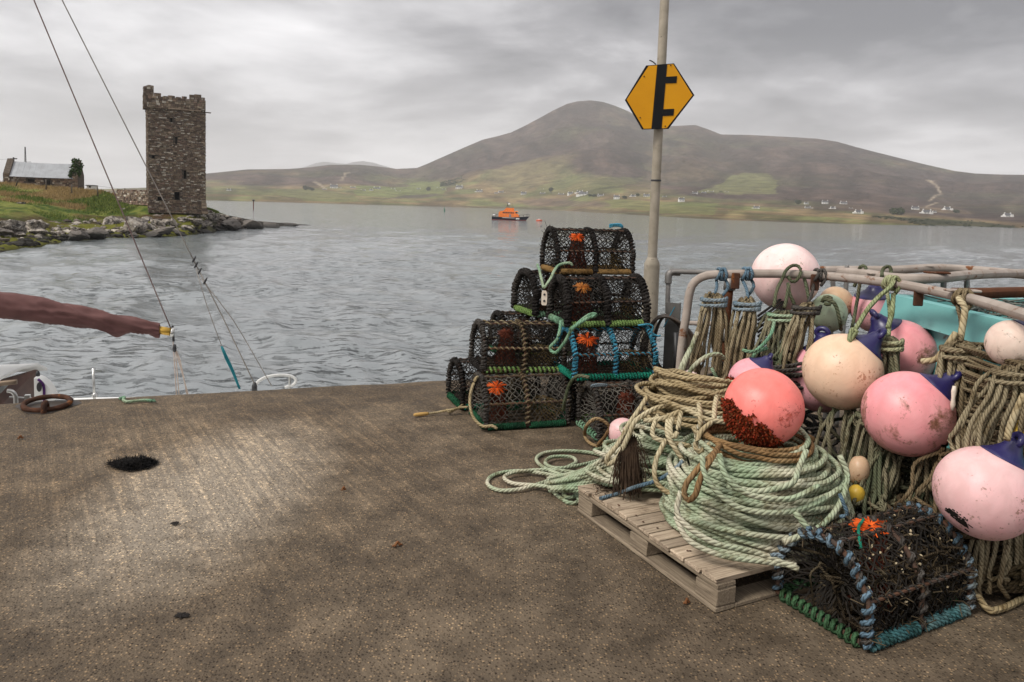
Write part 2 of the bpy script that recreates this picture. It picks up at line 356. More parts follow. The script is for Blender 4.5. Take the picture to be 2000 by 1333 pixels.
# ================================================================== FAR SHORE
def interp(px, pts):
    a = np.array(pts, float); return np.interp(px, a[:, 0], a[:, 1])
SHORE = [(-700, 390), (0, 389), (300, 390), (400, 392), (600, 397), (700, 400), (850, 404), (1000, 408.5), (1100, 412), (1200, 418), (1300, 424), (1400, 430), (1500, 434), (1600, 438), (1700, 444), (1800, 450), (1900, 457), (2000, 463), (2300, 480), (2600, 500)]
SKYL = [(-700, 372), (0, 373), (100, 372), (193, 370), (285, 367), (330, 356), (380, 343), (400, 340), (440, 336), (480, 332), (560, 331), (600, 328), (640, 323), (700, 323), (740, 327), (770, 331), (810, 329), (830, 321), (850, 312), (900, 290), (935, 275), (965, 268), (990, 261), (1015, 249), (1045, 233), (1070, 219), (1095, 207), (1115, 202), (1140, 200), (1165, 203), (1190, 211), (1215, 221), (1240, 236), (1262, 246), (1300, 249), (1345, 247), (1372, 256), (1395, 265), (1450, 266), (1530, 270), (1580, 273), (1620, 279), (1660, 290), (1700, 300), (1745, 311), (1790, 322), (1850, 335), (1890, 340), (1940, 342), (2000, 343), (2200, 352), (2600, 372)]
DSK = [(-700, 1500), (285, 1700), (400, 1900), (800, 2300), (1140, 2600), (1500, 2500), (2000, 1800), (2600, 1300)]
def far_pt(px, v):
    ys = interp(px, SHORE); yk = interp(px, SKYL); ds = (CH - WATER) * F_PX / np.maximum(ys - hor(px), 3.0); dk = np.maximum(interp(px, DSK), ds * 1.25)
    d = ds + (dk - ds) * v ** .85; y = ys + (yk - ys) * v
    x = d * (px - 1000) / F_PX; z = CH - (y - hor(px)) / F_PX * d
    return x, d, z
def far_v(px, py):
    ys = interp(px, SHORE); yk = interp(px, SKYL); return float(np.clip((ys - py) / (ys - yk), 0, 1))
def inpoly(x, y, poly):
    r = np.zeros(x.shape, bool); n = len(poly)
    for i in range(n):
        (x0, y0), (x1, y1) = poly[i], poly[(i + 1) % n]
        r ^= ((y0 > y) != (y1 > y)) & (x < (x1 - x0) * (y - y0) / (y1 - y0 + 1e-9) + x0)
    return r
def far_hills():
    px = np.concatenate([np.arange(-700, 250, 25), np.arange(250, 2050, 4), np.arange(2050, 2601, 25)]).astype(float); nv = 130
    v = np.concatenate([[-.02], np.linspace(0, 1, nv - 6), [1.01, 1.04, 1.1, 1.3, 1.6]])
    PX, Vv = np.meshgrid(px, v, indexing='ij'); vc = np.clip(Vv, 0, 1); X, D, Z = far_pt(PX, vc)
    back = np.clip(Vv - 1, 0, 1); D = D * (1 + back * .8); X = X * (1 + back * .8); Z = Z * (1 - back * 1.2)
    amp = vc * (1 - vc) * 4
    rid = 1 - np.abs(fb2(X * .006, D * .003, 4, 3)); Z = Z + amp * (fb2(X * .004, D * .004, 5, 1) * 10 * np.clip(Z / 60, .08, 1.6) + rid * 16 * np.clip(Z / 120, 0, 1.4))
    Z[Vv < 0] = WATER - 3; Z[Vv == 0] = WATER - .05
    YP = interp(PX, SHORE) + (interp(PX, SKYL) - interp(PX, SHORE)) * vc
    n1 = fb2(X * .006, D * .006, 5, 21); n2 = fb2(X * .02, D * .012, 4, 22); n3 = fb2(X * .0025, D * .0025, 3, 23)
    heath = np.array([.088, .060, .048]); dark = np.array([.052, .038, .034]); straw = np.array([.21, .15, .075]); grn = np.array([.14, .145, .055]); lush = np.array([.14, .165, .05]); gorse = np.array([.022, .03, .014])
    C = heath + (dark - heath) * np.clip(.5 + n1, 0, 1)[..., None]
    band = np.clip(1 - (interp(PX, SHORE) - YP) / (44 + 16 * n3 + 34 * np.exp(-((PX - 1080) / 170) ** 2)), 0, 1) ** .5
    low = straw + (grn - straw) * np.clip(.5 + n2 * 1.1 + n3 * .5, 0, 1)[..., None]
    bm = np.clip(band * 1.6 + n1 * .35, 0, 1); C = C + (low - C) * bm[..., None]
    gully_shade = np.clip(1 - np.abs(fb2(PX * .05 + n1 * 1.2, YP * .012, 4, 51)) * 2.6, 0, 1) * np.clip((interp(PX, SHORE) - YP - 30) / 40, 0, 1); C = C * (1 - .45 * gully_shade[..., None])  # gully shade put into the hillside colour as dark streaks, for relief
    C = C * (.85 + .5 * np.clip(fb2(PX * .03, YP * .09, 5, 52), -.6, .8))[..., None]
    # scree, grassy tongues on the slopes
    tong = np.clip(fb2(PX * .012, YP * .035 + PX * .01, 4, 31) * 2 - .15, 0, 1) * np.clip(1.4 - np.abs(PX - 1080) / 260, 0, 1) * np.clip((YP - 300) / 50, 0, 1)
    C = C + (np.array([.17, .14, .07]) - C) * (.85 * tong)[..., None]
    for poly, c, k in [([(1355, 378), (1400, 362), (1440, 346), (1490, 350), (1512, 365), (1508, 378), (1440, 380)], grn * 1.1, .7),
                       ([(690, 381), (690, 370), (735, 366), (790, 364), (850, 356), (868, 366), (860, 378), (780, 385)], lush, .75),
                       ([(540, 382), (545, 373), (600, 370), (690, 380), (700, 392), (600, 393)], grn, .8),
                       ([(1160, 396), (1200, 391), (1320, 398), (1400, 399), (1390, 420), (1180, 410)], lush, .55),
                       ([(1040, 383), (1050, 366), (1110, 352), (1250, 342), (1235, 360), (1180, 372), (1110, 381)], grn, .55),
                       ([(1000, 394), (1060, 390), (1180, 397), (1190, 408), (1040, 404)], heath * 1.5, .6),
                       ([(740, 387), (790, 380), (855, 378), (840, 384)], dark * 1.3, .8),
                       ([(1690, 424), (1730, 422), (1800, 430), (1890, 432), (1960, 440), (2000, 452), (2000, 462), (1900, 456), (1830, 446), (1760, 432)], gorse, .85),
                       ([(1450, 429), (1560, 431), (1640, 438), (1620, 440), (1470, 434)], gorse * 1.5, .6)]:
        k = k * inpoly(PX + n2 * 5, YP + n1 * 4, poly); C = C + (c - C) * k[..., None]
    def track(pts, w):
        nonlocal C
        for (a, b) in zip(pts[:-1], pts[1:]):
            a = np.array(a, float); b = np.array(b, float); t = np.clip(((PX - a[0]) * (b - a)[0] + (YP - a[1]) * (b - a)[1]) / ((b - a) ** 2).sum(), 0, 1)
            dd = np.hypot(PX - a[0] - t * (b - a)[0], (YP - a[1] - t * (b - a)[1]) * 2); k = np.clip(1.3 - dd / w, 0, 1); C = C + (np.array([.30, .24, .17]) - C) * k[..., None]
    track([(1800, 361), (1818, 371), (1828, 382), (1805, 392)], 3); track([(1818, 396), (1820, 399), (1802, 407)], 3); track([(664, 356), (672, 344), (677, 342)], 3); track([(610, 360), (622, 364), (632, 372)], 3)
    beach = (vc < .028) & (Vv >= 0); C[beach] = C[beach] * .5 + np.array([.10, .08, .06]) * .5
    nx, nn = X.shape; V = np.stack([X, D, Z], -1).reshape(-1, 3); i = np.arange(nx - 1)[:, None] * nn + np.arange(nn - 1)[None]
    m = MB(); m.add(V, np.stack([i, i + nn, i + nn + 1, i + 1], -1).reshape(-1, 4), col=np.clip(C, .008, 1).reshape(-1, 3))
    m.build('far_hills', vc_mat('moorland', .95, scale=.03, lo=.45, hi=1.6, bmp=.9, bscale=.035, bdist=18, spec=.05), smooth=True, colors=True, kind='structure', label='brown heather mountain and green coastal fields across the sound')
    # pale hill far beyond
    px = np.arange(480, 900, 4.); top = 403 - 0 * px
    top = interp(px, [(480, 352), (560, 338), (595, 326), (612, 320), (630, 317), (655, 320), (672, 321), (690, 317), (706, 316), (725, 319), (745, 325), (765, 330), (820, 340), (900, 352)])
    d = 6200.; m = MB(); rows = []
    for f, dd in ((0, 0), (.5, 300), (1, 700), (.6, 1200)):
        y = 395 + (top - 395) * f; D = d + dd; rows.append(np.stack([D * (px - 1000) / F_PX, np.full_like(px, D), CH - (y - hor(px)) / F_PX * D], -1))
    V = np.stack(rows, 1); nx, nn = V.shape[:2]; i = np.arange(nx - 1)[:, None] * nn + np.arange(nn - 1)[None]
    m.add(V, np.stack([i, i + nn, i + nn + 1, i + 1], -1).reshape(-1, 4)); m.build('distant_hill', pm('distant_moor', (.07, .055, .05), scale=.002, bmp=0, rough=1), smooth=True, kind='structure')
far_hills()

# houses across the water
def house_meshes():
    out = []
    mw = pm('white_render', (.72, .71, .68), (.6, .59, .56), scale=.6, rough=.9, bmp=0)
    mr = pm('slate_roof', (.075, .078, .085), (.11, .11, .115), scale=.9, rough=.7, bmp=0)
    mg = pm('dark_window', (.02, .025, .03), rough=.2, bmp=0)
    for k, (L_, W_, H_, rh, wing) in enumerate([(1.0, .55, .28, .24, 0), (1.0, .5, .25, .22, 1), (1.0, .62, .42, .26, 0), (1.0, .45, .2, .16, 2)]):
        a = MB(); x = L_ / 2; y = W_ / 2
        def gable(m, x0, x1, y0, y1, h, r):
            ym = (y0 + y1) / 2
            v = [[x0, y0, -.12], [x1, y0, -.12], [x1, y1, -.12], [x0, y1, -.12], [x0, y0, h], [x1, y0, h], [x1, y1, h], [x0, y1, h], [x0, ym, h + r], [x1, ym, h + r]]
            m.add(v, [[0, 1, 5, 4], [2, 3, 7, 6], [1, 2, 6, 5], [3, 0, 4, 7]], [[5, 6, 9], [7, 4, 8]])
        def roof(m, x0, x1, y0, y1, h, r):
            ym = (y0 + y1) / 2; o = .03
            v = [[x0 - o, y0 - o, h - .02], [x1 + o, y0 - o, h - .02], [x1 + o, ym, h + r + .015], [x0 - o, ym, h + r + .015], [x1 + o, y1 + o, h - .02], [x0 - o, y1 + o, h - .02]]
            m.add(v, [[0, 1, 2, 3], [3, 2, 4, 5]])
        rf = MB(); gable(a, -x, x, -y, y, H_, rh); roof(rf, -x, x, -y, y, H_, rh)
        if wing == 1: gable(a, x * .35, x * .85, -y - .28, -y + .05, H_ * .95, rh * .8); box(a, (-x - .3, -y * .6, -.1), (-x, y * .6, H_ * .8))
        if wing == 2: box(a, (x, -y * .7, -.1), (x + .45, y * .7, H_ * .85))
        ch = MB(); box(ch, (-.05, -.05, H_ + rh - .06), (.05, .05, H_ + rh + .12))
        w = MB()
        for wx in (0,): box(w, (wx - .035, -y - .006, H_ * .35), (wx + .035, -y + .01, H_ * .8))
        out.append((a.mesh('wall', mw), rf.mesh('roof', mr), ch.mesh('chimney', mw), w.mesh('window', mg)))
    return out
HM = house_meshes()
HOUSES = [('left', [(445, 374, 9), (631, 373, 10), (649, 371, 16), (660, 371, 9)]), ('mid', [(686, 371, 11), (706, 375, 11), (722, 375, 8), (733, 373, 15), (764, 374, 11), (774, 377, 11)]),
          ('wood', [(814, 374, 9), (853, 371, 9), (863, 374, 9), (870, 375, 7), (893, 372, 15), (932, 377, 13)]), ('boat', [(974, 378, 12), (965, 380, 8), (1018, 383, 12), (1055, 382, 12), (1059, 374, 8)]),
          ('pots', [(1091, 383, 13), (1109, 383, 12), (1127, 379, 14), (1134, 384, 20), (1168, 385, 14), (1199, 390, 13)]), ('pole', [(1231, 386, 11), (1257, 386, 13), (1292, 387, 9), (1325, 395, 13)]),
          ('green', [(1351, 381, 12), (1368, 380, 10), (1381, 379, 14), (1412, 380, 8)]), ('point', [(1472, 409, 13)]),
          ('east', [(1568, 400, 11), (1571, 408, 15), (1604, 400, 15), (1620, 409, 13), (1640, 401, 17), (1655, 409, 9), (1670, 418, 20)]),
          ('track', [(1754, 417, 12), (1780, 411, 18), (1803, 419, 24), (1818, 417, 9), (1842, 413, 22)]), ('last', [(1960, 425, 22)])]
HLAB = {'left': 'tiny white house between tower and green fields', 'mid': 'tiny white house on green fields under the low hill',
        'wood': 'tiny white house beside the small dark wood', 'boat': 'tiny white house above the orange lifeboat',
        'pots': 'tiny white house above the stacked lobster pots', 'pole': 'tiny white house close beside the sign pole',
        'green': 'tiny white house below the bright green field', 'point': 'lone white cottage low on the far shore, right of the sign pole',
        'east': 'white house on far shore above the white buoy', 'track': 'white house at the foot of the zigzag hill track', 'last': 'white cottage standing alone at the far right of the opposite shore'}
ORD = ['first', 'second', 'third', 'fourth', 'fifth', 'sixth', 'seventh', 'eighth', 'ninth', 'tenth', 'eleventh', 'twelfth', 'thirteenth', 'fourteenth', 'fifteenth', 'sixteenth', 'seventeenth', 'eighteenth', 'nineteenth', 'twentieth'] + ['twenty-' + w for w in ('first', 'second', 'third', 'fourth', 'fifth', 'sixth', 'seventh', 'eighth', 'ninth')]
HK = 0
for key, lst in HOUSES:
    lst = sorted(lst)
    for hi, (px, py, w) in enumerate(lst):
        x, d, z = far_pt(np.float64(px), far_v(px, py)); s = w * d / F_PX * (.86 if px < 1500 else .72); k = (HK * 7) % 4
        if w >= 20: k = 1
        e = empty('white_house', (x, d, z + .1), R_(random.uniform(-25, 25)), label=HLAB[key] if len(lst) == 1 else ORD[hi] + ' from the left: ' + HLAB[key], cat='house', group=None if len(lst) == 1 else 'white houses on the far shore, ' + key + ' cluster')
        e.scale = (s, s, s)
        for nm, me in zip(('wall', 'roof'), HM[k]): inst(me, nm, e)
        for cx in (-.43, .43): inst(HM[k][2], 'chimney', e, (cx, 0, 0))
        for wx in (-.32, .05, .3): inst(HM[k][3], 'window', e, (wx, 0, 0))
        HK += 1
def leaf_ball(m, c, r, n, leaf, flat=1.0, col=((.02, .035, .012), (.05, .07, .025))):
    c = np.array(c); u = rng.normal(size=(n, 3)); u /= np.linalg.norm(u, axis=1, keepdims=True); rad = r * rng.uniform(.55, 1.0, (n, 1)) * (1 + .25 * vnoise(u * 2.3 + c)[:, None])
    p = c + u * rad * np.array([1, 1, flat]); a = rng.normal(size=(n, 3)); a /= np.linalg.norm(a, axis=1, keepdims=True); b = np.cross(a, rng.normal(size=(n, 3))); b /= np.linalg.norm(b, axis=1, keepdims=True)
    l = leaf * rng.uniform(.6, 1.4, (n, 1)); V = np.stack([p - a * l, p + b * l * .6, p + a * l, p - b * l * .6], 1).reshape(-1, 3)
    t = rng.uniform(0, 1, (n, 1)); C = np.array(col[0]) * (1 - t) + np.array(col[1]) * t
    m.add(V, np.arange(4 * n).reshape(-1, 4), col=np.repeat(C, 4, 0))
M_leaf = vc_mat('foliage', .8, scale=3, bmp=0, lo=.8, hi=1.2)
M_bark = pm('bark', (.07, .05, .035), scale=9)
def far_tree(px, py, hpx, wpx, label):
    x, d, z = far_pt(np.float64(px), far_v(px, py)); s = d / F_PX; e = empty('far_tree', (x, d, z), label=label, cat='tree', group='trees on the far shore')
    h = hpx * s; w = wpx * s; m = MB(); tube(m, [(0, 0, -.3), (0, 0, h * .5), (0, 0, h * .8)], [w * .06, w * .045, w * .01], 5); m.build('trunk', M_bark, e)
    m = MB()
    for k in range(5): leaf_ball(m, (random.uniform(-.25, .25) * w, random.uniform(-.2, .2) * w, h * random.uniform(.5, .75)), w * .34, 90, w * .09, .8)
    m.build('crown', M_leaf, e, colors=True)
for px, py, h, w, l in [(1071, 381, 16, 11, 'single tall round tree among white houses above the lifeboat'), (1147, 386, 7, 7, 'small dark tree on far shore, right of the largest white house'), (1156, 386, 6, 9, 'low dark tree between two far white houses above the top pot'),
                        (1215, 390, 8, 10, 'dark bushy tree beside the white house left of the sign pole'), (1240, 386, 8, 8, 'small dark tree beside the white house behind the sign pole'), (834, 376, 11, 10, 'dark tree just left of the small far wood'),
                        (595, 373, 9, 12, 'leftmost dark tree on the far green fields'), (606, 374, 7, 10, 'second dark tree on the far green fields'), (1552, 400, 8, 13, 'dark tree beside the eastern cluster of white houses'), (1745, 420, 10, 26, 'broad dark tree left of the house with the grey roof'),
                        (1860, 418, 7, 12, 'dark tree right of the houses by the hill track'), (1402, 380, 5, 9, 'low dark tree below the bright green field')]: far_tree(px, py, h, w, l)
def far_wood():
    m = MB()
    for px in np.linspace(858, 911, 30):
        for k in range(3):
            py = interp(px, [(858, 368), (880, 364), (911, 356)]) - k * 3 + random.uniform(-1, 1); x, d, z = far_pt(np.float64(px), far_v(px, py)); s = d / F_PX
            leaf_ball(m, (x + random.uniform(-3, 3), d, z + 2.5 * s), 4.2 * s, 36, 1.3 * s, 1.1)
    m.build('far_wood', M_leaf, colors=True, kind='stuff', label='small dark conifer wood on the far hillside', cat='wood')
    m = MB()
    for k in range(160):
        px = random.uniform(1700, 2080); lo = interp(px, [(1700, 426), (1760, 434), (1830, 447), (1900, 457), (2080, 470)]); up = interp(px, [(1700, 423), (1800, 429), (1890, 432), (1960, 440), (2080, 452)])
        py = random.uniform(up, lo); x, d, z = far_pt(np.float64(px), far_v(px, py)); s = d / F_PX; leaf_ball(m, (x, d, z + .6 * s), random.uniform(2, 4.2) * s, 40, .8 * s, .55, ((.015, .022, .009), (.04, .048, .018)))
    m.build('gorse_bank', M_leaf, colors=True, kind='stuff', label='dark gorse scrub on the far shore bank', cat='gorse')
far_wood()

# ================================================================== HEADLAND
def hcol(px):                                           # rows of a section: (depth, pixel y)
    sh = interp(px, [(-500, 520), (-200, 505), (0, 491), (60, 483), (130, 472), (200, 466), (300, 463), (370, 459), (420, 452), (480, 447), (530, 444), (570, 441), (600, 440)])
    ds = (CH - WATER) * F_PX / (sh - hor(px))
    gr = interp(px, [(-500, 445), (0, 432), (100, 436), (200, 430), (300, 424), (400, 412), (440, 424), (500, 434), (570, 438.5), (600, 439.6)])
    dg = ds + interp(px, [(-500, 14), (0, 13), (200, 12), (300, 9), (400, 6), (500, 2.5), (600, 1)])
    cr = interp(px, [(-500, 340), (0, 357), (60, 363), (130, 368), (165, 371), (200, 374), (240, 386), (290, 395), (345, 400), (400, 406), (412, 409), (440, 420), (500, 432), (570, 437.5), (600, 439.3)])
    dc = interp(px, [(-500, 92), (0, 93), (165, 91), (240, 86), (300, 82), (400, 80), (440, 90), (500, 101), (600, 113)])
    dc = np.maximum(dc, dg + 1.5); return (ds, sh), (dg, gr), (dc, cr)
def head_pt(px, t):                                     # t 0 shoreline .. .35 rock top .. 1 crest
    (ds, ys), (dg, yg), (dc, yc) = hcol(px); zs = np.full_like(np.asarray(px, float), WATER)
    zg = CH - (yg - hor(px)) / F_PX * dg; zc = CH - (yc - hor(px)) / F_PX * dc
    a = np.clip(t / .35, 0, 1); b = np.clip((t - .35) / .65, 0, 1); b2 = b * b * (3 - 2 * b) * .4 + b * .6
    d = ds + (dg - ds) * a + (dc - dg) * b; z = zs + (zg - zs) * a ** 1.1 + (zc - zg) * b2
    return d * (px - 1000) / F_PX, d, z
def headland():
    px = np.arange(-500, 606, 5.); t = np.concatenate([[-.3, -.1], np.linspace(0, 1, 60), [1.15, 1.4, 1.8, 2.4]]); PX, T = np.meshgrid(px, t, indexing='ij')
    X, D, Z = head_pt(PX, np.clip(T, 0, 1)); un = np.clip(-T, 0, 1); D = D - un * 8; X = X - un * 8 * (PX - 1000) / F_PX; Z = Z - un * 5
    bk = np.clip(T - 1, 0, 2); D = D + bk * 26; X = X + bk * 26 * (PX - 1000) / F_PX; Z = np.where(bk > 0, Z - bk * (Z - WATER + 1.5) * .62, Z)
    core = np.clip(T, 0, 1) * np.clip(1.02 - T, 0, 1) * 4
    fl = np.clip((600 - PX) / 200, 0, 1)
    Z = Z + core * fl * (fb2(X * .35, D * .35, 4, 6) * .16 + fb2(X * .1, D * .1, 3, 8) * .25) + ((T > 0) & (T < .4)) * fl * fb2(X * 1.1, D * 1.1, 3, 5) * .12
    n1 = fb2(X * .25, D * .25, 4, 41); n2 = fb2(X * .9, D * .9, 4, 42)
    grn = np.array([.060, .105, .018]); straw = np.array([.20, .135, .055]); moss = np.array([.115, .115, .018]); peat = np.array([.055, .032, .018]); rock = np.array([.11, .10, .085])
    C = grn * .7 + (np.array([.15, .165, .038]) - grn * .7) * np.clip(.45 + n2 * 1.4 + n1 * .4, 0, 1)[..., None]
    s = np.clip((T - .66) * 4 + n1 * 1.5 + np.clip((210 - PX) / 300, -.9, .5), 0, 1) * np.clip((300 - PX) / 40, 0, 1); C = C + (straw - C) * s[..., None]
    p = np.clip((.44 - T) * 9 + n1, 0, 1) * np.clip((T - .16) * 10, 0, 1); C = C + (peat - C) * p[..., None]
    w = np.clip((.27 - T + n1 * .12) * 8, 0, 1); C = C + (rock * .7 - C) * w[..., None]
    mo = np.clip((.22 - np.abs(T - .13)) * 12 + n1 * 2.0 - .3, 0, 1) * np.clip((430 - PX) / 60, 0, 1); C = C + (moss - C) * mo[..., None]
    wet = np.clip((.04 - T) * 30, 0, 1); C = C * (1 - .6 * wet[..., None])
    tip = np.clip((PX - 415) / 30, 0, 1); C = C + (rock * .45 - C) * tip[..., None]
    nx, nn = X.shape; V = np.stack([X, D, Z], -1).reshape(-1, 3); i = np.arange(nx - 1)[:, None] * nn + np.arange(nn - 1)[None]
    m = MB(); m.add(V, np.stack([i, i + nn, i + nn + 1, i + 1], -1).reshape(-1, 4), col=np.clip(C, .006, 1).reshape(-1, 3))
    m.build('headland_ground', vc_mat('headland_turf', .95, scale=1.2, lo=.6, hi=1.4, bmp=.8, bscale=2.2, bdist=.2), smooth=True, colors=True, kind='structure', label='grassy headland sloping down to a rocky shore')
    # rough grass
    m = MB(); n = 42000; pxs = rng.uniform(-60, 425, n); ts = rng.uniform(.34, 1.0, n); ts = np.where(rng.uniform(size=n) < .4, rng.uniform(.6, 1.0, n), ts)
    x, d, z = head_pt(pxs, ts); nn1 = fb2(x * .25, d * .25, 4, 41)
    dry = (np.clip((ts - .66) * 4 + nn1 * 1.5 + np.clip((210 - pxs) / 300, -.9, .5), 0, 1) * np.clip((300 - pxs) / 40, 0, 1) > rng.uniform(.2, .8, n))
    keep = (dry | (rng.uniform(size=n) < .65)); x, d, z, dry, pxs = x[keep], d[keep], z[keep], dry[keep], pxs[keep]; n = len(x)
    h = np.where(dry, rng.uniform(.12, .42, n), rng.uniform(.08, .28, n)) * np.where(pxs > 290, .8, 1); w = np.where(dry, .06, .10); th = rng.uniform(0, math.pi, n)
    ln = np.stack([rng.normal(.12, .15, n), rng.normal(0, .15, n), np.ones(n)], 1) * h[:, None]
    sd_ = np.stack([np.cos(th), np.sin(th) * .4, np.zeros(n)], 1) * w[:, None]; p = np.stack([x, d, z + core.mean() * 0 - .05], 1)
    V = np.stack([p - sd_, p + sd_, p + ln], 1).reshape(-1, 3)
    tt = rng.uniform(0, 1, (n, 1)); C = np.where(dry[:, None], np.array([.17, .115, .045]) * (1 - tt) + np.array([.33, .24, .11]) * tt, np.array([.05, .085, .016]) * (1 - tt) + np.array([.15, .175, .04]) * tt)
    m.add(V, None, np.arange(3 * n).reshape(-1, 3), col=np.repeat(C, 3, 0)); m.build('grass', vc_mat('grass_blades', .9, bmp=0, lo=.9, hi=1.1), colors=True, kind='stuff', label='rough straw and green grass on the headland', cat='grass')
headland()
# shore boulders
def shore_rubble():
    m = MB(); n = 900; px = rng.uniform(-40, 470, n); t = rng.uniform(.02, .36, n) ** 1.0; x, d, z = head_pt(px, t); import bmesh
    bm = bmesh.new(); bmesh.ops.create_icosphere(bm, subdivisions=1, radius=1); bm.verts.ensure_lookup_table(); U = np.array([v.co for v in bm.verts]); T = np.array([[v.index for v in f.verts] for f in bm.faces]); bm.free()
    for k in range(n):
        s = rng.uniform(.06, .34) * (1.4 if rng.uniform() < .15 else 1); V = U * (1 + rng.normal(0, .2, (len(U), 1))) * [s * rng.uniform(.8, 1.7), s, s * rng.uniform(.4, .75)]; a = rng.uniform(0, 6.28); V = V @ np.array([[math.cos(a), -math.sin(a), 0], [math.sin(a), math.cos(a), 0], [0, 0, 1]]); g = rng.uniform(.6, 1.5); base = np.array([.03, .028, .024]) if t[k] < .1 else (np.array([.30, .27, .23]) if rng.uniform() < .4 else np.array([.12, .10, .085]))
        m.add(V + [x[k], d[k], z[k] + s * .15], None, T, col=base * g)
    m.build('shore_rubble', vc_mat('rubble_stone', .9, scale=6, lo=.55, hi=1.5, bmp=.6, bscale=14, bdist=.05), colors=True, kind='stuff', label='loose small stones scattered between the shore boulders', cat='stones')
shore_rubble()
def boulder_mesh(seed, rough=.28, flat=.62):
    me = bpy.data.meshes.new('boulder'); import bmesh
    bm = bmesh.new(); bmesh.ops.create_icosphere(bm, subdivisions=4, radius=1); V = np.array([v.co for v in bm.verts])
    n = fbm(V * 1.3 + seed * 9.1, 4, seed); q = np.floor(vnoise(V * .9 + seed * 3.3, seed + 5) * 3) / 3
    V2 = V * (1 + rough * n + .22 * q)[:, None]
    for k in range(12):                                  # cleave flat facets
        d = np.random.default_rng(seed * 31 + k).normal(size=3); d /= np.linalg.norm(d); s = V2 @ d; lim = .5 + (.071 * k) % .32; V2 = V2 - np.maximum(s - lim, 0)[:, None] * d
    V2 = V2 + .05 * np.stack([fbm(V2 * 4 + k_ * 7.7, 3, seed + k_) for k_ in range(3)], 1); V2[:, 2] *= flat
    for v, p in zip(bm.verts, V2): v.co = p
    bm.to_mesh(me); bm.free(); return me
def rock_mat(name, lich):
    m, nt, b, N, L = nodes(name); c = coords(N); g = N('ShaderNodeNewGeometry'); s = N('ShaderNodeSeparateXYZ'); L(g.outputs['Position'], s.inputs[0])
    n = noise_n(N, L, c, 2.4, 8, .65, .5); r = ramp(N, [(.38, (.035, .030, .026)), (.47, (.13, .11, .09)), (.58, (.34, .30, .25) if lich else (.12, .105, .09))]); L(n, r.inputs[0])
    n2 = noise_n(N, L, c, 6, 6, .7); r2 = ramp(N, [(.55, (0, 0, 0)), (.63, (.8, .8, .8))]); L(n2, r2.inputs[0]); col = mixc(N, L, r2.outputs[0], r.outputs[0], (.50, .47, .42)) if lich else r.outputs[0]
    z = N('ShaderNodeMapRange'); L(s.outputs[2], z.inputs[0]); z.inputs[1].default_value = WATER + .15; z.inputs[2].default_value = WATER + .75; z.inputs[3].default_value = 1; z.inputs[4].default_value = 0
    col = mixc(N, L, z.outputs[0], col, (.014, .013, .010)); L(col, b.inputs['Base Color']); b.inputs['Roughness'].default_value = .8   # weed-black tide line
    b1 = bump(N, L, None, n, .9, .15); bump(N, L, b, n2, .6, .05, b1); return m
M_rock = rock_mat('lichen_rock', True); M_rockd = rock_mat('wet_rock', False)
BM = []
for i in range(5):
    me = boulder_mesh(i + 1); me.materials.append(M_rock); BM.append(me)
BD = []
for i in range(3):
    me = boulder_mesh(i + 11, .3, .5); me.materials.append(M_rockd); BD.append(me)
def boulder(px, py, w, h, dark=False, label=None, k=None, d=None, gl=None):   # px,py base centre; w,h in pixels
    global BK
    if d is None:
        t = 0.0; best = 9e9
        for tt in np.linspace(0, .6, 61):
            x, dd, z = head_pt(np.float64(px), np.float64(tt)); yy = hor(px) + (CH - z) * F_PX / dd
            if abs(yy - py) < best: best = abs(yy - py); t = tt
        x, d, z = head_pt(np.float64(px), np.float64(t))
    else:
        x = d * (px - 1000) / F_PX; z = CH - (py - hor(px)) / F_PX * d
    s = d / F_PX; me = (BD if dark else BM)[(k if k is not None else BK) % (3 if dark else 5)]; BK += 1
    zs = h * s / (.55 if not dark else .45) * .42
    inst(me, 'boulder', None, (x, d + .3, z + h * s * .32), (random.uniform(-.2, .2), random.uniform(-.3, .3), random.uniform(0, 6.28)), (w * s * .56, w * s * .5, zs),
         label=label or gl, cat='rock', group=None if label else ('dark waterline boulders' if dark else 'pale shore boulders'))
BK = 0; PB = []
for a in [(262, 455, 58, 46, False, 'largest pale boulder on the shore, right below the tower wall', 0), (213, 441, 34, 26, False, 'striped pale boulder just left of the largest shore boulder', 2),
          (283, 433, 28, 13), (282, 449, 40, 20), (306, 443, 32, 18), (330, 444, 30, 22), (255, 463, 20, 12), (353, 435, 26, 16), (378, 440, 36, 20), (413, 433, 34, 26, False, 'big pale boulder where the headland turns below the tower corner', 3), (396, 444, 26, 14), (362, 452, 26, 18), (340, 455, 24, 12),
          (20, 460, 62, 36), (62, 450, 44, 30), (66, 460, 46, 22), (105, 453, 22, 14), (96, 461, 20, 12), (80, 447, 20, 14), (143, 445, 22, 12), (118, 452, 18, 9), (30, 464, 26, 14), (202, 458, 26, 14), (150, 455, 30, 14), (165, 438, 16, 8), (230, 436, 22, 12), (240, 456, 18, 9), (36, 385, 18, 8), (235, 407, 12, 6), (300, 417, 14, 6)]: PB.append(a)
DB = []
for a in [(145, 472, 54, 26, True), (177, 467, 52, 34, True), (300, 465, 74, 18, True), (446, 449, 52, 26, True, 'large black-footed boulder off the headland tip'), (483, 446, 40, 26, True, 'pointed dark rock next to the headland tip boulder'), (525, 445, 46, 12, True, 'long low dark rock seaward of the pointed rock'), (560, 444, 40, 7, True, 'lowest and outermost dark rock of the reef'),
          (395, 457, 32, 9, True), (425, 455, 26, 6, True), (120, 466, 22, 10, True), (0, 462, 46, 24, True), (255, 468, 26, 5, True), (428, 432, 18, 14, True), (505, 447, 22, 6, True), (350, 462, 30, 9, True)]: DB.append(a)
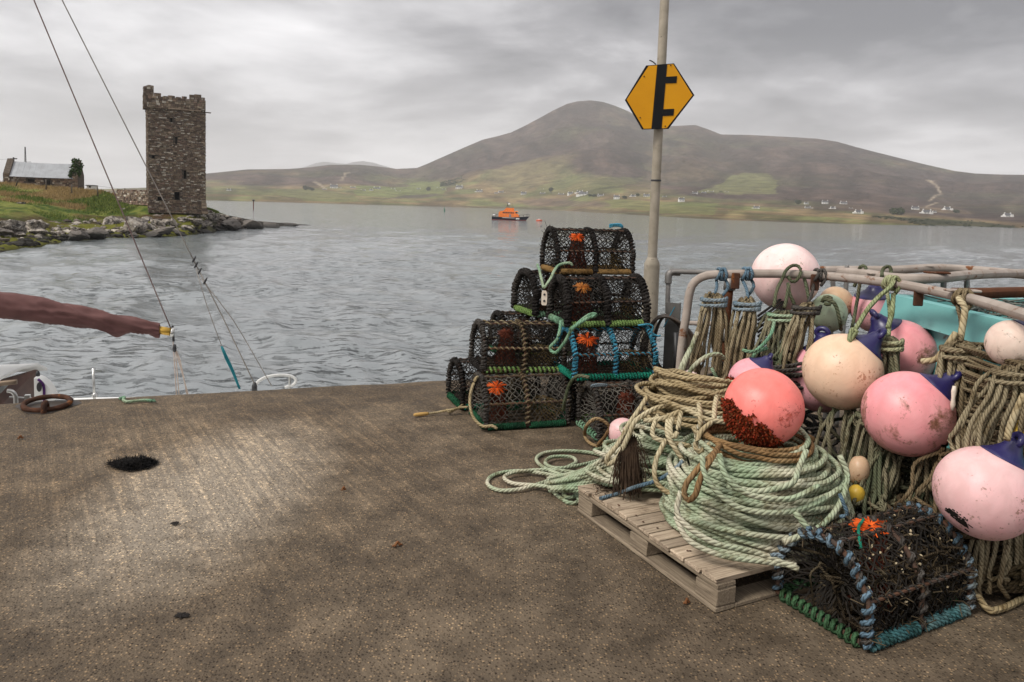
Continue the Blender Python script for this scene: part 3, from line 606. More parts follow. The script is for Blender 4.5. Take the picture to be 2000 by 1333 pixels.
for lst in (PB, DB):
    gen = sorted([a for a in lst if len(a) < 6]); [boulder(*a) for a in lst if len(a) >= 6]
    for bi, a in enumerate(gen): boulder(*a, *([False] if len(a) == 4 else []), gl=ORD[bi] + (' dark wet boulder from the left at the headland waterline' if lst is DB else ' pale lichened boulder from the left along the headland shore'))

# ================================================================== TOWER
def stone_face(m, O, U, Nn, w, h, holes=(), ch=(.09, .17), sw=(.14, .46), pal=None, proud=.07, taper=0.0):
    """Courses of separate squared stones on a wall plane: origin O, along U, outward Nn."""
    O = np.array(O, float); U = np.array(U, float); Nn = np.array(Nn, float); z = 0.0; Zv = np.array([0, 0, 1.])
    while z < h - .03:
        c = min(rng.uniform(*ch), h - z); x = -rng.uniform(0, .25); ins = taper * z
        while x < w - ins:
            s = rng.uniform(*sw); a, b = max(x, ins), min(x + s, w - ins)
            if b - a > .05 and not any(a < hx1 and b > hx0 and z < hz1 and z + c > hz0 for hx0, hx1, hz0, hz1 in holes):
                g = .016; p = proud * rng.uniform(.25, 1.0); j = rng.normal(0, .012, (8, 3)) * 1.0
                q = [(a + g, -.05, z + g), (b - g, -.05, z + g), (b - g, -.05, z + c - g), (a + g, -.05, z + c - g), (a + g, p, z + g), (b - g, p, z + g), (b - g, p, z + c - g), (a + g, p, z + c - g)]
                V = np.array([O + U * t[0] + Nn * t[1] + Zv * t[2] for t in q]) + j
                base = pal[rng.integers(len(pal))] * rng.uniform(.7, 1.25)
                m.add(V, [[4, 5, 6, 7], [0, 4, 7, 3], [1, 2, 6, 5], [3, 7, 6, 2], [0, 1, 5, 4]], col=base)
            x += s
        z += c
PAL = [np.array(c) for c in [(.165, .120, .088), (.19, .145, .105), (.125, .092, .07), (.23, .185, .135), (.17, .135, .11), (.105, .078, .062), (.175, .12, .092), (.15, .11, .08), (.21, .16, .115), (.38, .34, .28)]]
M_stone = vc_mat('tower_stone', .95, scale=3.5, lo=.6, hi=1.4, bmp=.9, bscale=9, bdist=.06)
M_core = pm('mortar_core', (.075, .062, .05), (.045, .038, .032), scale=4, rough=1, bmp=.6, bscale=12, bdist=.05)
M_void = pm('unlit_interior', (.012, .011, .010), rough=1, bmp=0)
def stained(n):
    n.c = [np.broadcast_to(PAL[rng.integers(len(PAL) - 1)] * rng.uniform(.85, 1.3), c.shape) for c in n.c]; return n
def wall_cells(m, w, h, holes, thick, y0=0.0):
    xs = sorted({0, w, *[v for q in holes for v in q[:2]]}); zs = sorted({0, h, *[v for q in holes for v in q[2:]]})
    for x0, x1 in zip(xs[:-1], xs[1:]):
        for z0, z1 in zip(zs[:-1], zs[1:]):
            cx, cz = (x0 + x1) / 2, (z0 + z1) / 2
            if any(q[0] < cx < q[1] and q[2] < cz < q[3] for q in holes): continue
            box(m, (x0, y0, z0), (x1, y0 + thick, z1))
def tower():
    d = 80.; s = d / F_PX; base = ay(347, 399, d); w, dep, h = 5.6, 6.6, 10.35
    e = empty('tower_house', base, R_(28.2), label='ruined square stone tower house with broken battlements on the headland', cat='tower')
    zb = -1.0
    def zx(px, py): return (px - 347) * s + w / 2, (399 - py) * s - zb
    holes = []
    for (px, py, ww, hh) in [(336.5, 238, 3.2, 8), (345, 276, 3.0, 13), (360.5, 341, 4.0, 16), (346.3, 383, 8, 15), (316.5, 389, 9, 7), (305, 310, 5, 6)]:
        cx, cz = zx(px, py); holes.append((cx - ww * s / 2, cx + ww * s / 2, cz - hh * s / 2, cz + hh * s / 2))
    H = h - zb
    m = MB(); X0 = -w / 2
    mm = MB(); wall_cells(mm, w, H, holes, .9); V = np.concatenate(mm.v); mm2 = MB(); mm2.add(V + [X0, 0, zb], np.concatenate(mm.q))
    box(mm2, (X0, .9, zb), (X0 + .9, dep, h)); box(mm2, (w / 2 - .9, .9, zb), (w / 2, dep, h)); box(mm2, (X0 + .9, dep - .9, zb), (w / 2 - .9, dep, h)); box(mm2, (X0 + .9, .9, h - .4), (w / 2 - .9, dep - .9, h - .2))
    mm2.build('wall', M_core, e)
    stone_face(m, (X0, 0, zb), (1, 0, 0), (0, -1, 0), w, H, holes, pal=PAL); m.build('front_stonework', M_stone, e, colors=True, kind='stuff')
    m = MB(); stone_face(m, (X0, dep, zb), (0, -1, 0), (-1, 0, 0), dep, H, pal=PAL); m.build('side_stonework', M_stone, e, colors=True, kind='stuff')
    m = MB(); stone_face(m, (w / 2, 0, zb), (0, 1, 0), (1, 0, 0), dep, H, pal=PAL); m.build('side_stonework', M_stone, e, colors=True, kind='stuff')
    for q in holes:                                       # window openings: dark niche and stone lintel
        n = MB(); box(n, (X0 + q[0], .88, zb + q[2]), (X0 + q[1], .95, zb + q[3])); o = n.build('window', M_void, e)
        n = MB(); bevbox(n, (X0 + q[0] - .05, -.05, zb + q[3] + .005), (X0 + q[1] + .05, .2, zb + q[3] + .09), .02); stained(n).build('lintel', M_stone, o, colors=True)
    # batter: corner stones spread at the foot on the right
    for k in range(5):
        n = MB(); bevbox(n, (w / 2 - .4, -.12, zb + k * .3), (w / 2 + .26 - k * .05, .7, zb + k * .3 + .29), .03, .015); stained(n).build('corner_stone', M_stone, e, colors=True)
    # overhanging wall walk and broken parapet
    p = MB(); pz = h - .12
    ph = 1.1
    box(p, (X0 - .1, -.22, pz), (w / 2 + .02, .38, pz + ph)); box(p, (X0 - .42, -.1, pz - .25), (X0 - .1, 1.5, pz + ph + .2)); box(p, (w / 2 - .5, .38, pz), (w / 2 + .02, dep, pz + ph - .2)); box(p, (X0 - .1, 1.5, pz), (X0 + .4, dep, pz + ph - .1)); box(p, (X0 + .4, dep - .5, pz), (w / 2 - .5, dep, pz + ph - .3))
    po = p.build('parapet', M_core, e)
    m = MB(); stone_face(m, (X0 - .1, -.22, pz), (1, 0, 0), (0, -1, 0), w + .12, ph, pal=PAL, ch=(.16, .3)); stone_face(m, (X0 - .42, 1.5, pz - .25), (0, -1, 0), (-1, 0, 0), 1.6, ph + .45, pal=PAL); stone_face(m, (X0 - .42, -.1, pz - .25), (1, 0, 0), (0, -1, 0), .32, ph + .5, pal=PAL)
    m.build('parapet_stonework', M_stone, po, colors=True, kind='stuff')
    for (a, b, top) in [(-.42, .55, 2.0), (.55, 1.25, 1.45), (1.4, 1.9, 1.2), (1.9, 2.6, 1.3), (2.65, 3.2, 1.22), (3.25, 3.75, 1.34), (4.0, 4.5, 1.6), (4.5, 5.2, 1.68), (5.2, 5.55, 1.4)]:
        n = MB(); x0, x1 = X0 + a, X0 + b
        box(n, (x0 + .02, -.14, pz + ph - .02), (x1 - .02, .34, pz + top)); stone_face(n, (x0, -.14, pz + ph), (1, 0, 0), (0, -1, 0), b - a, top - ph, pal=PAL, ch=(.18, .3))
        if top > 1.7: stone_face(n, (x0 + .02, .34, pz + ph), (0, -1, 0), (-1, 0, 0), .48, top - ph, pal=PAL)
        if a < 0: n.add([[x0, -.14, pz + top], [x1, -.14, pz + top], [x1, .34, pz + top], [x0, .34, pz + top], [x0 + .5, .1, pz + top + .25], [x1, .1, pz + top + .2]], [[0, 1, 5, 4], [2, 3, 4, 5]], [[1, 2, 5], [3, 0, 4]])
        V = np.concatenate(n.v); n.c = [np.where((c == 1).all(1, keepdims=True), np.array([.10, .08, .062]), c) for c in n.c]
        n.build('merlon', M_stone, e, colors=True)
    for k in range(8):                                    # string course stones under the parapet
        n = MB(); bevbox(n, (X0 - .08 + k * .66, -.31, pz - .14), (X0 + .56 + k * .66, -.02, pz - .02), .02, .012); stained(n).build('string_course', M_stone, e, colors=True)
    n = MB(); tube(n, [(w / 2 - .2, -.25, pz - .18), (w / 2 + .55, -.3, pz - .2)], .06, 6); n.build('water_spout', M_core, e)
tower()
def stone_wall(name, label, pts, hgt, d0):
    a, b = pts; A = ay(a[0], a[1], d0[0]); B = ay(b[0], b[1], d0[1]); U = B - A; Lw = np.linalg.norm(U[:2]); ang = math.atan2(U[1], U[0]); e = empty(name, A, ang, label=label, cat='wall')
    m = MB(); box(m, (0, .05, -.5), (Lw, .5, hgt - .1)); m.build('core', M_core, e)
    m = MB(); stone_face(m, (0, 0.05, -.5), (1, 0, 0), (0, -1, 0), Lw, hgt + .5, pal=[p * 1.25 for p in PAL], ch=(.14, .26), sw=(.2, .5), proud=.12); m.build('stonework', M_stone, e, colors=True, kind='stuff')
    for k in range(int(Lw / .42)):
        n = MB(); h2 = rng.uniform(.1, .26); bevbox(n, (k * .42 + .02, -.02, hgt - .12), (k * .42 + .38, .5, hgt + h2 - .1), .05, .03); stained(n).build('coping_stone', M_stone, e, colors=True)
stone_wall('dry_stone_wall', 'low dry stone wall running left from the foot of the tower', ((228, 390), (293, 397)), 1.0, (84, 80.5))

# ================================================================== BARN and small things on the headland
def barn():
    d = 95.; s = d / F_PX; L0 = ay(8, 360, d); Lw = 124 * s
    e = empty('stone_barn', L0, R_(21), label='long low stone barn with pale grey tin roof on the headland', cat='barn')
    wd = 4.4; eave = 1.05; rid = 3.05
    m = MB(); box(m, (.2, .1, -1.2), (Lw - .2, wd, eave)); m.build('wall', M_core, e)
    m = MB(); stone_face(m, (0, .1, -1.2), (1, 0, 0), (0, -1, 0), Lw, eave + 1.2, holes=[(2.6, 3.3, 1.6, 1.95), (4.5, 5.1, 1.1, 1.9)], pal=[p * .95 for p in PAL], ch=(.16, .3), sw=(.2, .6)); m.build('stonework', M_stone, e, colors=True, kind='stuff')
    for q in [(2.6, 3.3, .42, .75), (4.5, 5.1, 0, .7)]:
        n = MB(); box(n, (q[0], .07, q[2]), (q[1], .12, q[3])); n.build('window', M_void, e)
    M_tin = pm('galvanised_tin', (.36, .375, .39), (.30, .31, .32), scale=1.4, rough=.5, metal=.25, bmp=0, spots=(.22, .17, .13), spot_scale=2.5, spot_at=.68)
    nsh = 11; w = (Lw - 1.1) / nsh
    for k in range(nsh):                                  # corrugated sheets, each its own piece
        n = MB(); xs = np.linspace(0, w + .03, 17); c = .03 * np.sin(xs / w * 2 * math.pi * 5); x = .62 + k * w + xs; dz = .004 * (k % 2)
        for y0, z0, y1, z1 in ((-.12, eave - .02, wd / 2, rid), (wd + .12, eave - .02, wd / 2, rid)):
            sag = -.10 * math.sin(math.pi * (k + .5) / nsh)
            V = np.concatenate([np.stack([x, np.full(17, y0), z0 + c + dz + sag * .3], 1), np.stack([x, np.full(17, y1), z1 + c + dz + sag], 1)]); i = np.arange(16)
            n.add(V, np.stack([i, i + 1, i + 18, i + 17], 1) if y0 < 1 else np.stack([i, i + 17, i + 18, i + 1], 1))
        n.build('roof_sheet', M_tin, e, smooth=True)
    for x0, x1, up in ((-.1, .6, .35), (Lw - .55, Lw + .1, .5)):
        n = MB(); V = [[x0, 0, -1.2], [x1, 0, -1.2], [x1, wd + .1, -1.2], [x0, wd + .1, -1.2], [x0, 0, eave + up], [x1, 0, eave + up], [x1, wd + .1, eave + up], [x0, wd + .1, eave + up], [x0, wd / 2, rid + up], [x1, wd / 2, rid + up]]
        n.add(V, [[0, 1, 5, 4], [2, 3, 7, 6], [1, 2, 6, 5], [3, 0, 4, 7], [4, 5, 9, 8], [6, 7, 8, 9]], [[5, 6, 9], [7, 4, 8]], col=(.10, .08, .065))
        stone_face(n, (x0, -.01, -1.2), (1, 0, 0), (0, -1, 0), x1 - x0, 2.3 + up, pal=PAL, ch=(.16, .28), sw=(.2, .5)); n.build('gable', M_stone, e, colors=True)
    iv = MB()
    for k in range(26): t = random.random(); leaf_ball(iv, (Lw - .25 + random.uniform(-.5, .45), wd / 2 * t + .2, eave + .4 + (rid - eave) * t + random.uniform(-.2, .35)), .42, 60, .13, .9, ((.015, .035, .008), (.045, .075, .02)))
    iv.build('ivy', M_leaf, e, colors=True)
barn()
M_post = pm('weathered_post', (.16, .14, .115), (.10, .085, .07), scale=5)
M_dark = pm('dark_metal', (.03, .03, .032), rough=.5, bmp=0)
for px, py, hh, ln, lab in [(31, 356, 9, .5, 'leaning fence post in front of the barn, near its left end'), (90, 364, 13, 0, 'upright fence post in front of the barn middle'), (140, 371, 11, 0, 'fence post in front of the right end of the barn'), (191, 377, 14, -.05, 'dark fence post on the skyline right of the barn'), (244, 379, 11, 0, 'short fence post on the skyline nearest to the tower')]:
    d = 84.; p = ay(px, py, d); h = hh * d / F_PX; m = MB(); tube(m, [(0, 0, -.4), (ln * .5, 0, h * .6), (ln, 0, h)], [.07, .065, .05], 7)
    o = m.build('fence_post', M_post, None, True, label=lab, cat='fence post', group='fence posts on the headland'); o.location = p
m = MB(); tube(m, catmull([ay(140, 362, 84), ay(191, 364, 84), ay(244, 370, 84), ay(289, 371, 82)], .5), .012, 4); m.build('fence_wire', M_dark, label='thin fence wire strung between skyline posts and tower', cat='wire')
def utility_pole():
    d = 118.; p = ay(27, 330, d); s = d / F_PX; e = empty('utility_pole', p, label='dark wooden utility pole with crossarm behind the barn roof', cat='utility pole')
    m = MB(); tube(m, [(0, 0, -3), (0, 0, 22 * s)], .12, 8); m.build('pole', M_dark, e); m = MB(); tube(m, [(-6.5 * s, 0, 19 * s), (6.5 * s, 0, 19.5 * s)], .09, 6); m.build('crossarm', M_dark, e)
    m = MB(); box(m, (-11 * s, -.1, 12 * s), (-7 * s, .1, 14.5 * s)); m.build('insulator_box', M_dark, e)
    m = MB(); tube(m, catmull([(-6 * s, 0, 19.2 * s), (-30 * s, 0, 17 * s), (-80 * s, -4, 18 * s)], 1), .015, 4); m.build('cable', M_dark, e)
    p = ay(50, 330, d); e = empty('radio_mast', p, label='slim lattice radio mast rising behind the barn roof', cat='mast'); m = MB()
    for k in range(3): a = k * 2.09; tube(m, [(.22 * math.cos(a), .22 * math.sin(a), -3), (.06 * math.cos(a), .06 * math.sin(a), 42 * s)], .035, 5)
    for k in range(16): z0 = k * 2.6 * s; r = .22 - .16 * z0 / (42 * s); tube(m, [(-r, 0, z0), (r, 0, z0 + 1.3 * s), (-r, 0, z0 + 2.6 * s)], .02, 4)
    m.build('lattice', M_dark, e); m = MB(); tube(m, [(0, 0, 13 * s), (11 * s, 0, 13.5 * s)], .03, 4); m.build('side_aerial', M_dark, e)
utility_pole()
def small_white_house():
    d = 105.; p = ay(174, 370, d); s = d / F_PX; e = empty('white_shed', p, R_(10), label='small white flat-roofed shed on the skyline right of the barn', cat='shed')
    mw = bpy.data.materials['white_render']; m = MB(); box(m, (-4.5 * s, 0, -.6), (4.5 * s, 2, 7 * s)); m.build('wall', mw, e); m = MB(); box(m, (-5.6 * s, -.15, 7 * s), (5.4 * s, 2.2, 8.3 * s)); m.build('roof', bpy.data.materials['slate_roof'], e); m = MB(); box(m, (0, -.03, 3.4 * s), (3 * s, .05, 6 * s)); m.build('window', M_void, e)
small_white_house()

# ================================================================== NAVIGATION MARKS AND LIFEBOAT
def nav_marks():
    p = az(495, 410, WATER); d = p[1]; s = d / F_PX; e = empty('channel_post', p, label='rust red channel post with dark topmark standing in the sound', cat='marker post')
    mr = pm('rust_red_paint', (.16, .05, .035), scale=2); m = MB(); tube(m, [(0, 0, -1.5), (0, 0, 17 * s)], .9 * s, 8); m.build('post', mr, e); m = MB(); lathe(m, [(0, 16.5 * s), (2.2 * s, 16.5 * s), (2.2 * s, 19.5 * s), (0, 19.8 * s)], 10); m.build('topmark', M_dark, e)
    p = az(868, 413.5, WATER); d = p[1]; s = d / F_PX; e = empty('green_channel_buoy', p, label='green conical channel buoy in the middle of the sound', cat='buoy'); mg = pm('green_paint', (.01, .14, .07), rough=.4, bmp=0)
    m = MB(); lathe(m, [(0, -.3), (1.5 * s, -.3), (1.6 * s, 1.2 * s), (1.15 * s, 3 * s), (.75 * s, 6.5 * s), (0, 7.5 * s)], 12); m.build('body', mg, e, True); m = MB(); tube(m, [(0, 0, 7 * s), (0, 0, 9 * s)], .3 * s, 6); m.build('topmark', mg, e)
    p = az(1053, 432, WATER); d = p[1]; s = d / F_PX; e = empty('mooring_buoy', p, label='flat orange mooring buoy floating ahead of the lifeboat', cat='buoy'); mo = pm('orange_plastic', (.62, .10, .03), rough=.4, bmp=0)
    m = MB(); lathe(m, [(0, -.3), (5 * s, -.3), (6.4 * s, .8 * s), (6 * s, 2 * s), (2.6 * s, 2.9 * s), (0, 3 * s)], 16); m.build('body', mo, e, True); m = MB(); lathe(m, [(0, 2.9 * s), (2.4 * s, 2.9 * s), (1.8 * s, 3.9 * s), (0, 4 * s)], 12); m.build('top_cap', bpy.data.materials['white_render'], e, True)
    p = az(1056.5, 442, WATER); d = p[1]; s = d / F_PX; e = empty('pickup_float', p, label='tiny black and white pick-up float beside the top lobster pot', cat='float'); m = MB(); lathe(m, [(0, -.2), (1.6 * s, 0), (1.4 * s, 1 * s), (0, 1.2 * s)], 10); m.build('body', M_dark, e, True); m = MB(); lathe(m, [(0, 1.1 * s), (.8 * s, 1.3 * s), (0, 2 * s)], 8); m.build('cap', bpy.data.materials['white_render'], e, True)
nav_marks()
def lifeboat():
    p = az(998, 430.5, WATER); d = p[1]; s = d / F_PX; e = empty('lifeboat', p, R_(-4), label='orange and navy lifeboat moored in the sound', cat='lifeboat')
    Mn = pm('navy_hull', (.010, .014, .032), rough=.35, bmp=0); Mr = pm('red_antifouling', (.30, .03, .03), rough=.6, bmp=0); Mo = pm('lifeboat_orange', (.85, .19, .008), rough=.4, bmp=0); Mw = bpy.data.materials['white_render']; Mg = bpy.data.materials['dark_window']; Mk = pm('grey_deck', (.25, .26, .27), bmp=0)
    L0, L1 = -37 * s, 36 * s
    xs = np.linspace(0, 1, 15); bw = interp(xs, [(0, .85), (.3, 1), (.6, .97), (.8, .72), (.92, .38), (1, .03)]) * 11 * s; sh = interp(xs, [(0, 6.0), (.4, 5.6), (.7, 6.4), (1, 8.4)]) * s
    def hull(z0f, z1f, inset):
        m = MB(); P = []
        for i, t in enumerate(xs):
            for sd_ in (-1, 1):
                for f in (z0f, z1f):
                    z = -1.2 * s + (sh[i] + 1.2 * s) * f; rake = (1 - f) * (-8 * s if t > .55 else 0) * max(0, (t - .55) / .45); P.append((L0 + (L1 - L0) * t + rake, sd_ * bw[i] * (.72 + .28 * f) * inset, z))
        P = np.array(P).reshape(15, 2, 2, 3); q = []; V = P.reshape(-1, 3); ix = np.arange(60).reshape(15, 2, 2)
        for i in range(14):
            q += [[ix[i, 0, 0], ix[i + 1, 0, 0], ix[i + 1, 0, 1], ix[i, 0, 1]], [ix[i, 1, 0], ix[i, 1, 1], ix[i + 1, 1, 1], ix[i + 1, 1, 0]], [ix[i, 0, 1], ix[i + 1, 0, 1], ix[i + 1, 1, 1], ix[i, 1, 1]]]
        q.append([ix[0, 0, 0], ix[0, 0, 1], ix[0, 1, 1], ix[0, 1, 0]]); m.add(V, q); return m
    hull(.22, 1, 1).build('hull', Mn, e); hull(0, .3, 1.004).build('boot_stripe', Mr, e)
    def block(name, mat, prof, hw, par=e, top=.8):          # prof: (x, z) outline in pixels, extruded across the beam and drawn in towards the top
        prof = np.array(prof, float) * s; n = len(prof); zmin, zmax = prof[:, 1].min(), prof[:, 1].max(); k = 1 - (1 - top) * (prof[:, 1] - zmin) / (zmax - zmin + 1e-9)
        V = np.concatenate([np.stack([prof[:, 0], -hw * s * k, prof[:, 1]], 1), np.stack([prof[:, 0], hw * s * k, prof[:, 1]], 1)]); m = MB(); q = [[(i + 1) % n, i, i + n, (i + 1) % n + n] for i in range(n)]
        c0 = prof.mean(0); V = np.vstack([V, [[c0[0], -hw * s * k.mean(), c0[1]], [c0[0], hw * s * k.mean(), c0[1]]]])
        t = [[2 * n, i, (i + 1) % n] for i in range(n)] + [[2 * n + 1, n + (i + 1) % n, n + i] for i in range(n)]; m.add(V, q, t); return m.build(name, mat, par)
    block('superstructure', Mo, [(-24, 5.5), (17, 6), (14, 12), (9, 13.5), (8, 17), (-14, 17.6), (-21, 17.4), (-24, 14)], 8.2)
    wh = block('flying_bridge', Mo, [(-16, 17), (6, 17), (5, 24), (-1, 23.5), (-9, 24), (-13, 20)], 5.5)
    for x in (-16, -12.8, -9.6, -6.4, -3.2, 0, 3.2): n = MB(); box(n, (x * s, -7.55 * s, 13.2 * s), ((x + 2.2) * s, -6.9 * s, 15.6 * s)); n.build('window', Mg, e)
    for x, y in ((8.6, -6.4), (8.9, -2), (8.9, 2.4)): n = MB(); box(n, (x * s, y * s, 13.6 * s), ((x + 3) * s, (y + 3.6) * s, 16.4 * s)); n.build('windscreen', Mg, e)
    block('windscreen_visor', Mo, [(8, 16.5), (14, 16.6), (13, 18), (8, 18)], 7.2, top=.9)
    n = MB(); box(n, (-3 * s, -8.45 * s, 6 * s), (.5 * s, -8 * s, 11.5 * s)); n.build('side_door', Mk, e)
    n = MB(); box(n, (-16 * s, -10.9 * s, 4.1 * s), (8 * s, -10.4 * s, 4.9 * s)); n.build('rubbing_strake', Mw, e); n = MB(); box(n, (10 * s, -10.6 * s, 2.2 * s), (17 * s, -9.3 * s, 4.6 * s)); n.build('number_plate', Mw, e)
    n = MB(); tube(n, [(-7 * s, 0, 23 * s), (-7.5 * s, 0, 34 * s)], .35 * s, 6); tube(n, [(-10 * s, 0, 23 * s), (-7.2 * s, 0, 31 * s)], .3 * s, 5); tube(n, [(-4 * s, 0, 23 * s), (-7.2 * s, 0, 31 * s)], .3 * s, 5); n.build('mast', M_dark, e)
    n = MB(); lathe(n, [(0, 30 * s), (2.2 * s, 30 * s), (2.4 * s, 31.6 * s), (1.2 * s, 32.6 * s), (0, 32.8 * s)], 12, Matrix.Translation((-4.5 * s, 0, 0))); n.build('radar_dome', Mw, e, True)
    n = MB(); box(n, (-10.5 * s, -.4 * s, 33.2 * s), (-5 * s, .4 * s, 34.2 * s)); n.build('radar_bar', Mk, e)
    for x in (2.5, 4.6): n = MB(); tube(n, [(x * s, 0, 23 * s), (x * s, 0, (33 if x < 3 else 27) * s)], .18 * s, 4); n.build('aerial', M_dark, e)
    for sd_ in (-1, 1):
        n = MB(); pts = [(16 * s, sd_ * 9.6 * s, 10.3 * s), (24 * s, sd_ * 8 * s, 11 * s), (31 * s, sd_ * 4 * s, 12.4 * s), (35 * s, 0, 13 * s)]; tube(n, catmull(pts, s), .3 * s, 5)
        for q in pts: tube(n, [(q[0], q[1], q[2] - 5 * s), q], .3 * s, 5)
        n.build('bow_rail', M_dark, e); n = MB(); pts = [(-36 * s, sd_ * 9 * s, 11.2 * s), (-30 * s, sd_ * 9.3 * s, 11 * s), (-25 * s, sd_ * 9.4 * s, 11 * s)]; tube(n, pts, .3 * s, 5)
        for q in pts: tube(n, [(q[0], q[1], q[2] - 5.5 * s), q], .3 * s, 5)
        n.build('stern_rail', M_dark, e)
    n = MB(); lathe(n, [(0, -3 * s), (1.7 * s, -3 * s), (2 * s, 0), (1.7 * s, 3 * s), (0, 3 * s)], 10, Matrix.Translation((-32.5 * s, -5 * s, 9 * s)) @ Matrix.Rotation(math.pi / 2, 4, 'Y')); n.build('life_raft', Mw, e, True)
lifeboat()
# ================================================================== MOORED SAILING BOAT beyond the quay edge
def sailing_boat():
    B0 = E0 + EN * 1.55; ang = math.atan2(ED[1], ED[0])          # local x along the quay towards the stern (right), y away from the quay
    e = empty('sailing_boat', (B0[0], B0[1], 0), ang, label='white sailing boat with maroon sail cover moored below the quay edge', cat='sailing boat')
    Mi = np.array(e.matrix_basis.inverted())
    def loc(p): return (Mi @ np.array([*p, 1.0]))[:3]
    def on(px, py, off=0.0):                                       # point seen at a pixel lying in the boat's plane y_local = off
        d = ray(px, py); n = np.array([EN[0], EN[1], 0]); o = np.array([B0[0], B0[1], 0]) + n * off; t = ((o - [0, 0, CH]) @ n) / (d @ n); return loc(np.array([0, 0, CH]) + d * t)
    Mwh = pm('white_gelcoat', (.78, .78, .75), (.68, .68, .65), scale=2, rough=.3, bmp=0); Mma = None
    m_, nt, b, N, L = nodes('maroon_canvas'); c = coords(N); n = noise_n(N, L, c, 5, 5); r = ramp(N, [(.3, (.085, .034, .031)), (.7, (.14, .062, .056))]); L(n, r.inputs[0]); L(r.outputs[0], b.inputs['Base Color']); b.inputs['Roughness'].default_value = .85
    cr = N('ShaderNodeTexNoise'); cr.noise_type = 'RIDGED_MULTIFRACTAL'; mpc = N('ShaderNodeMapping'); mpc.inputs[2].default_value = (0, R_(18), 0); mpc.inputs[3].default_value = (1.6, 4, 5); L(c, mpc.inputs[0]); L(mpc.outputs[0], cr.inputs[0]); cr.inputs['Scale'].default_value = 1.5; cr.inputs['Detail'].default_value = 2.5
    b1 = bump(N, L, None, cr.outputs[0], .9, .035); bump(N, L, b, noise_n(N, L, c, 90, 3), .25, .003, b1); Mma = m_
    Mgd = pm('gold_anodised', (.62, .38, .07), (.5, .3, .05), scale=4, rough=.35, metal=.6, bmp=0); Mwd = pm('dark_mahogany', (.055, .022, .015), (.10, .045, .03), scale=7, rough=.45); Mst = pm('stainless_tube', (.62, .62, .6), (.5, .5, .48), scale=8, rough=.3, metal=.8, bmp=0); Mwire = pm('rigging_wire', (.12, .06, .055), (.2, .15, .13), scale=6, rough=.5, bmp=0)
    # hull
    xs = np.linspace(0, 1, 17); bw = interp(xs, [(0, .03), (.12, .55), (.35, .95), (.6, 1.0), (.85, .82), (1, .6)]) * 1.25; m = MB(); P = []; X0, X1 = -6.2, 2.75
    for i, t in enumerate(xs):
        for sgn in (-1, 1):
            for f, wf in ((0, .25), (.35, .8), (1, 1)): P.append((X0 + (X1 - X0) * t - (1 - f) * (.9 * max(0, .3 - t) / -.3 if t < .3 else .3 * t), sgn * bw[i] * wf, -2.75 + f * (2.05 + .25 * (1 - t) ** 2)))
    V = np.array(P); ix = np.arange(17 * 6).reshape(17, 2, 3); q = []
    for i in range(16):
        for f in (0, 1): q += [[ix[i, 0, f], ix[i + 1, 0, f], ix[i + 1, 0, f + 1], ix[i, 0, f + 1]], [ix[i, 1, f], ix[i, 1, f + 1], ix[i + 1, 1, f + 1], ix[i + 1, 1, f]]]
        q.append([ix[i, 0, 2], ix[i + 1, 0, 2], ix[i + 1, 1, 2], ix[i, 1, 2]])
    for f in (0, 1): q.append([ix[16, 0, f], ix[16, 1, f], ix[16, 1, f + 1], ix[16, 0, f + 1]])
    m.add(V, q); m.build('hull', Mwh, e)
    # cabin: white roof with dark panelled end, then the rounded white hatch house
    a = on(0, 716); bq = on(72, 722); ztop = (a[2] + bq[2]) / 2 - .055; xr = bq[0] - .06
    yn, yf = -.55, .62
    def panel(name, pts, mat, par=e, th=.03):
        pts = np.array(pts, float); n_ = np.cross(pts[1] - pts[0], pts[2] - pts[0]); n_ /= np.linalg.norm(n_); k = len(pts); V = np.vstack([pts, pts - n_ * th]); mm = MB()
        mm.add(V, [[i, i + k, (i + 1) % k + k, (i + 1) % k] for i in range(k)] + ([[0, 1, 2, 3], [7, 6, 5, 4]] if k == 4 else []), [] if k == 4 else [[0, i, i + 1] for i in range(1, k - 1)] + [[k, k + i + 1, k + i] for i in range(1, k - 1)]); return mm.build(name, mat, par)
    rx = xr - .52
    mm = MB(); prof = [(-.62, ztop - .34), (-.56, ztop - .2), (-.35, ztop - .08), (0, ztop - .01), (.35, ztop), (.6, ztop - .03), (.66, ztop - .09)]
    xx = [-3.4, rx]; V = []
    for k, (y, z) in enumerate(prof): V += [(-3.4, y, z), (rx + .52 * (k / 6) ** .8, y, z)]
    V = np.array(V); V2 = V - [0, 0, .035]; nq = [[2 * k, 2 * k + 1, 2 * k + 3, 2 * k + 2] for k in range(6)]; nn = len(V)
    mm.add(np.vstack([V, V2]), nq + [[b_ + nn for b_ in reversed(f)] for f in nq] + [[2 * k + 1, 2 * k + 1 + nn, 2 * k + 3 + nn, 2 * k + 3] for k in range(6)] + [[0, 1, 1 + nn, nn]]); mm.build('cabin_roof', Mwh, e, True)
    bulk = panel('cabin_bulkhead', [(rx - .02, yn, -.75), (rx + .40, .55, -.75), (rx + .46, .56, ztop - .09), (rx + .1, -.1, ztop - .1), (rx - .02, yn, ztop - .3)], Mwd)
    for k, (t0, t1) in enumerate(((.45, .60), (.63, .80))):
        f = lambda t, z: (rx - .03 + .45 * t - .01, yn + 1.1 * t - .035, z)
        panel('louvre_vent', [f(t0, ztop - .27 + .1 * t0), f(t1, ztop - .27 + .1 * t1), f(t1, ztop - .15 + .03 * t1), f(t0, ztop - .17 + .03 * t0)], pm('grey_mesh', (.3, .31, .3), bmp=.8, bscale=120), bulk, .012)
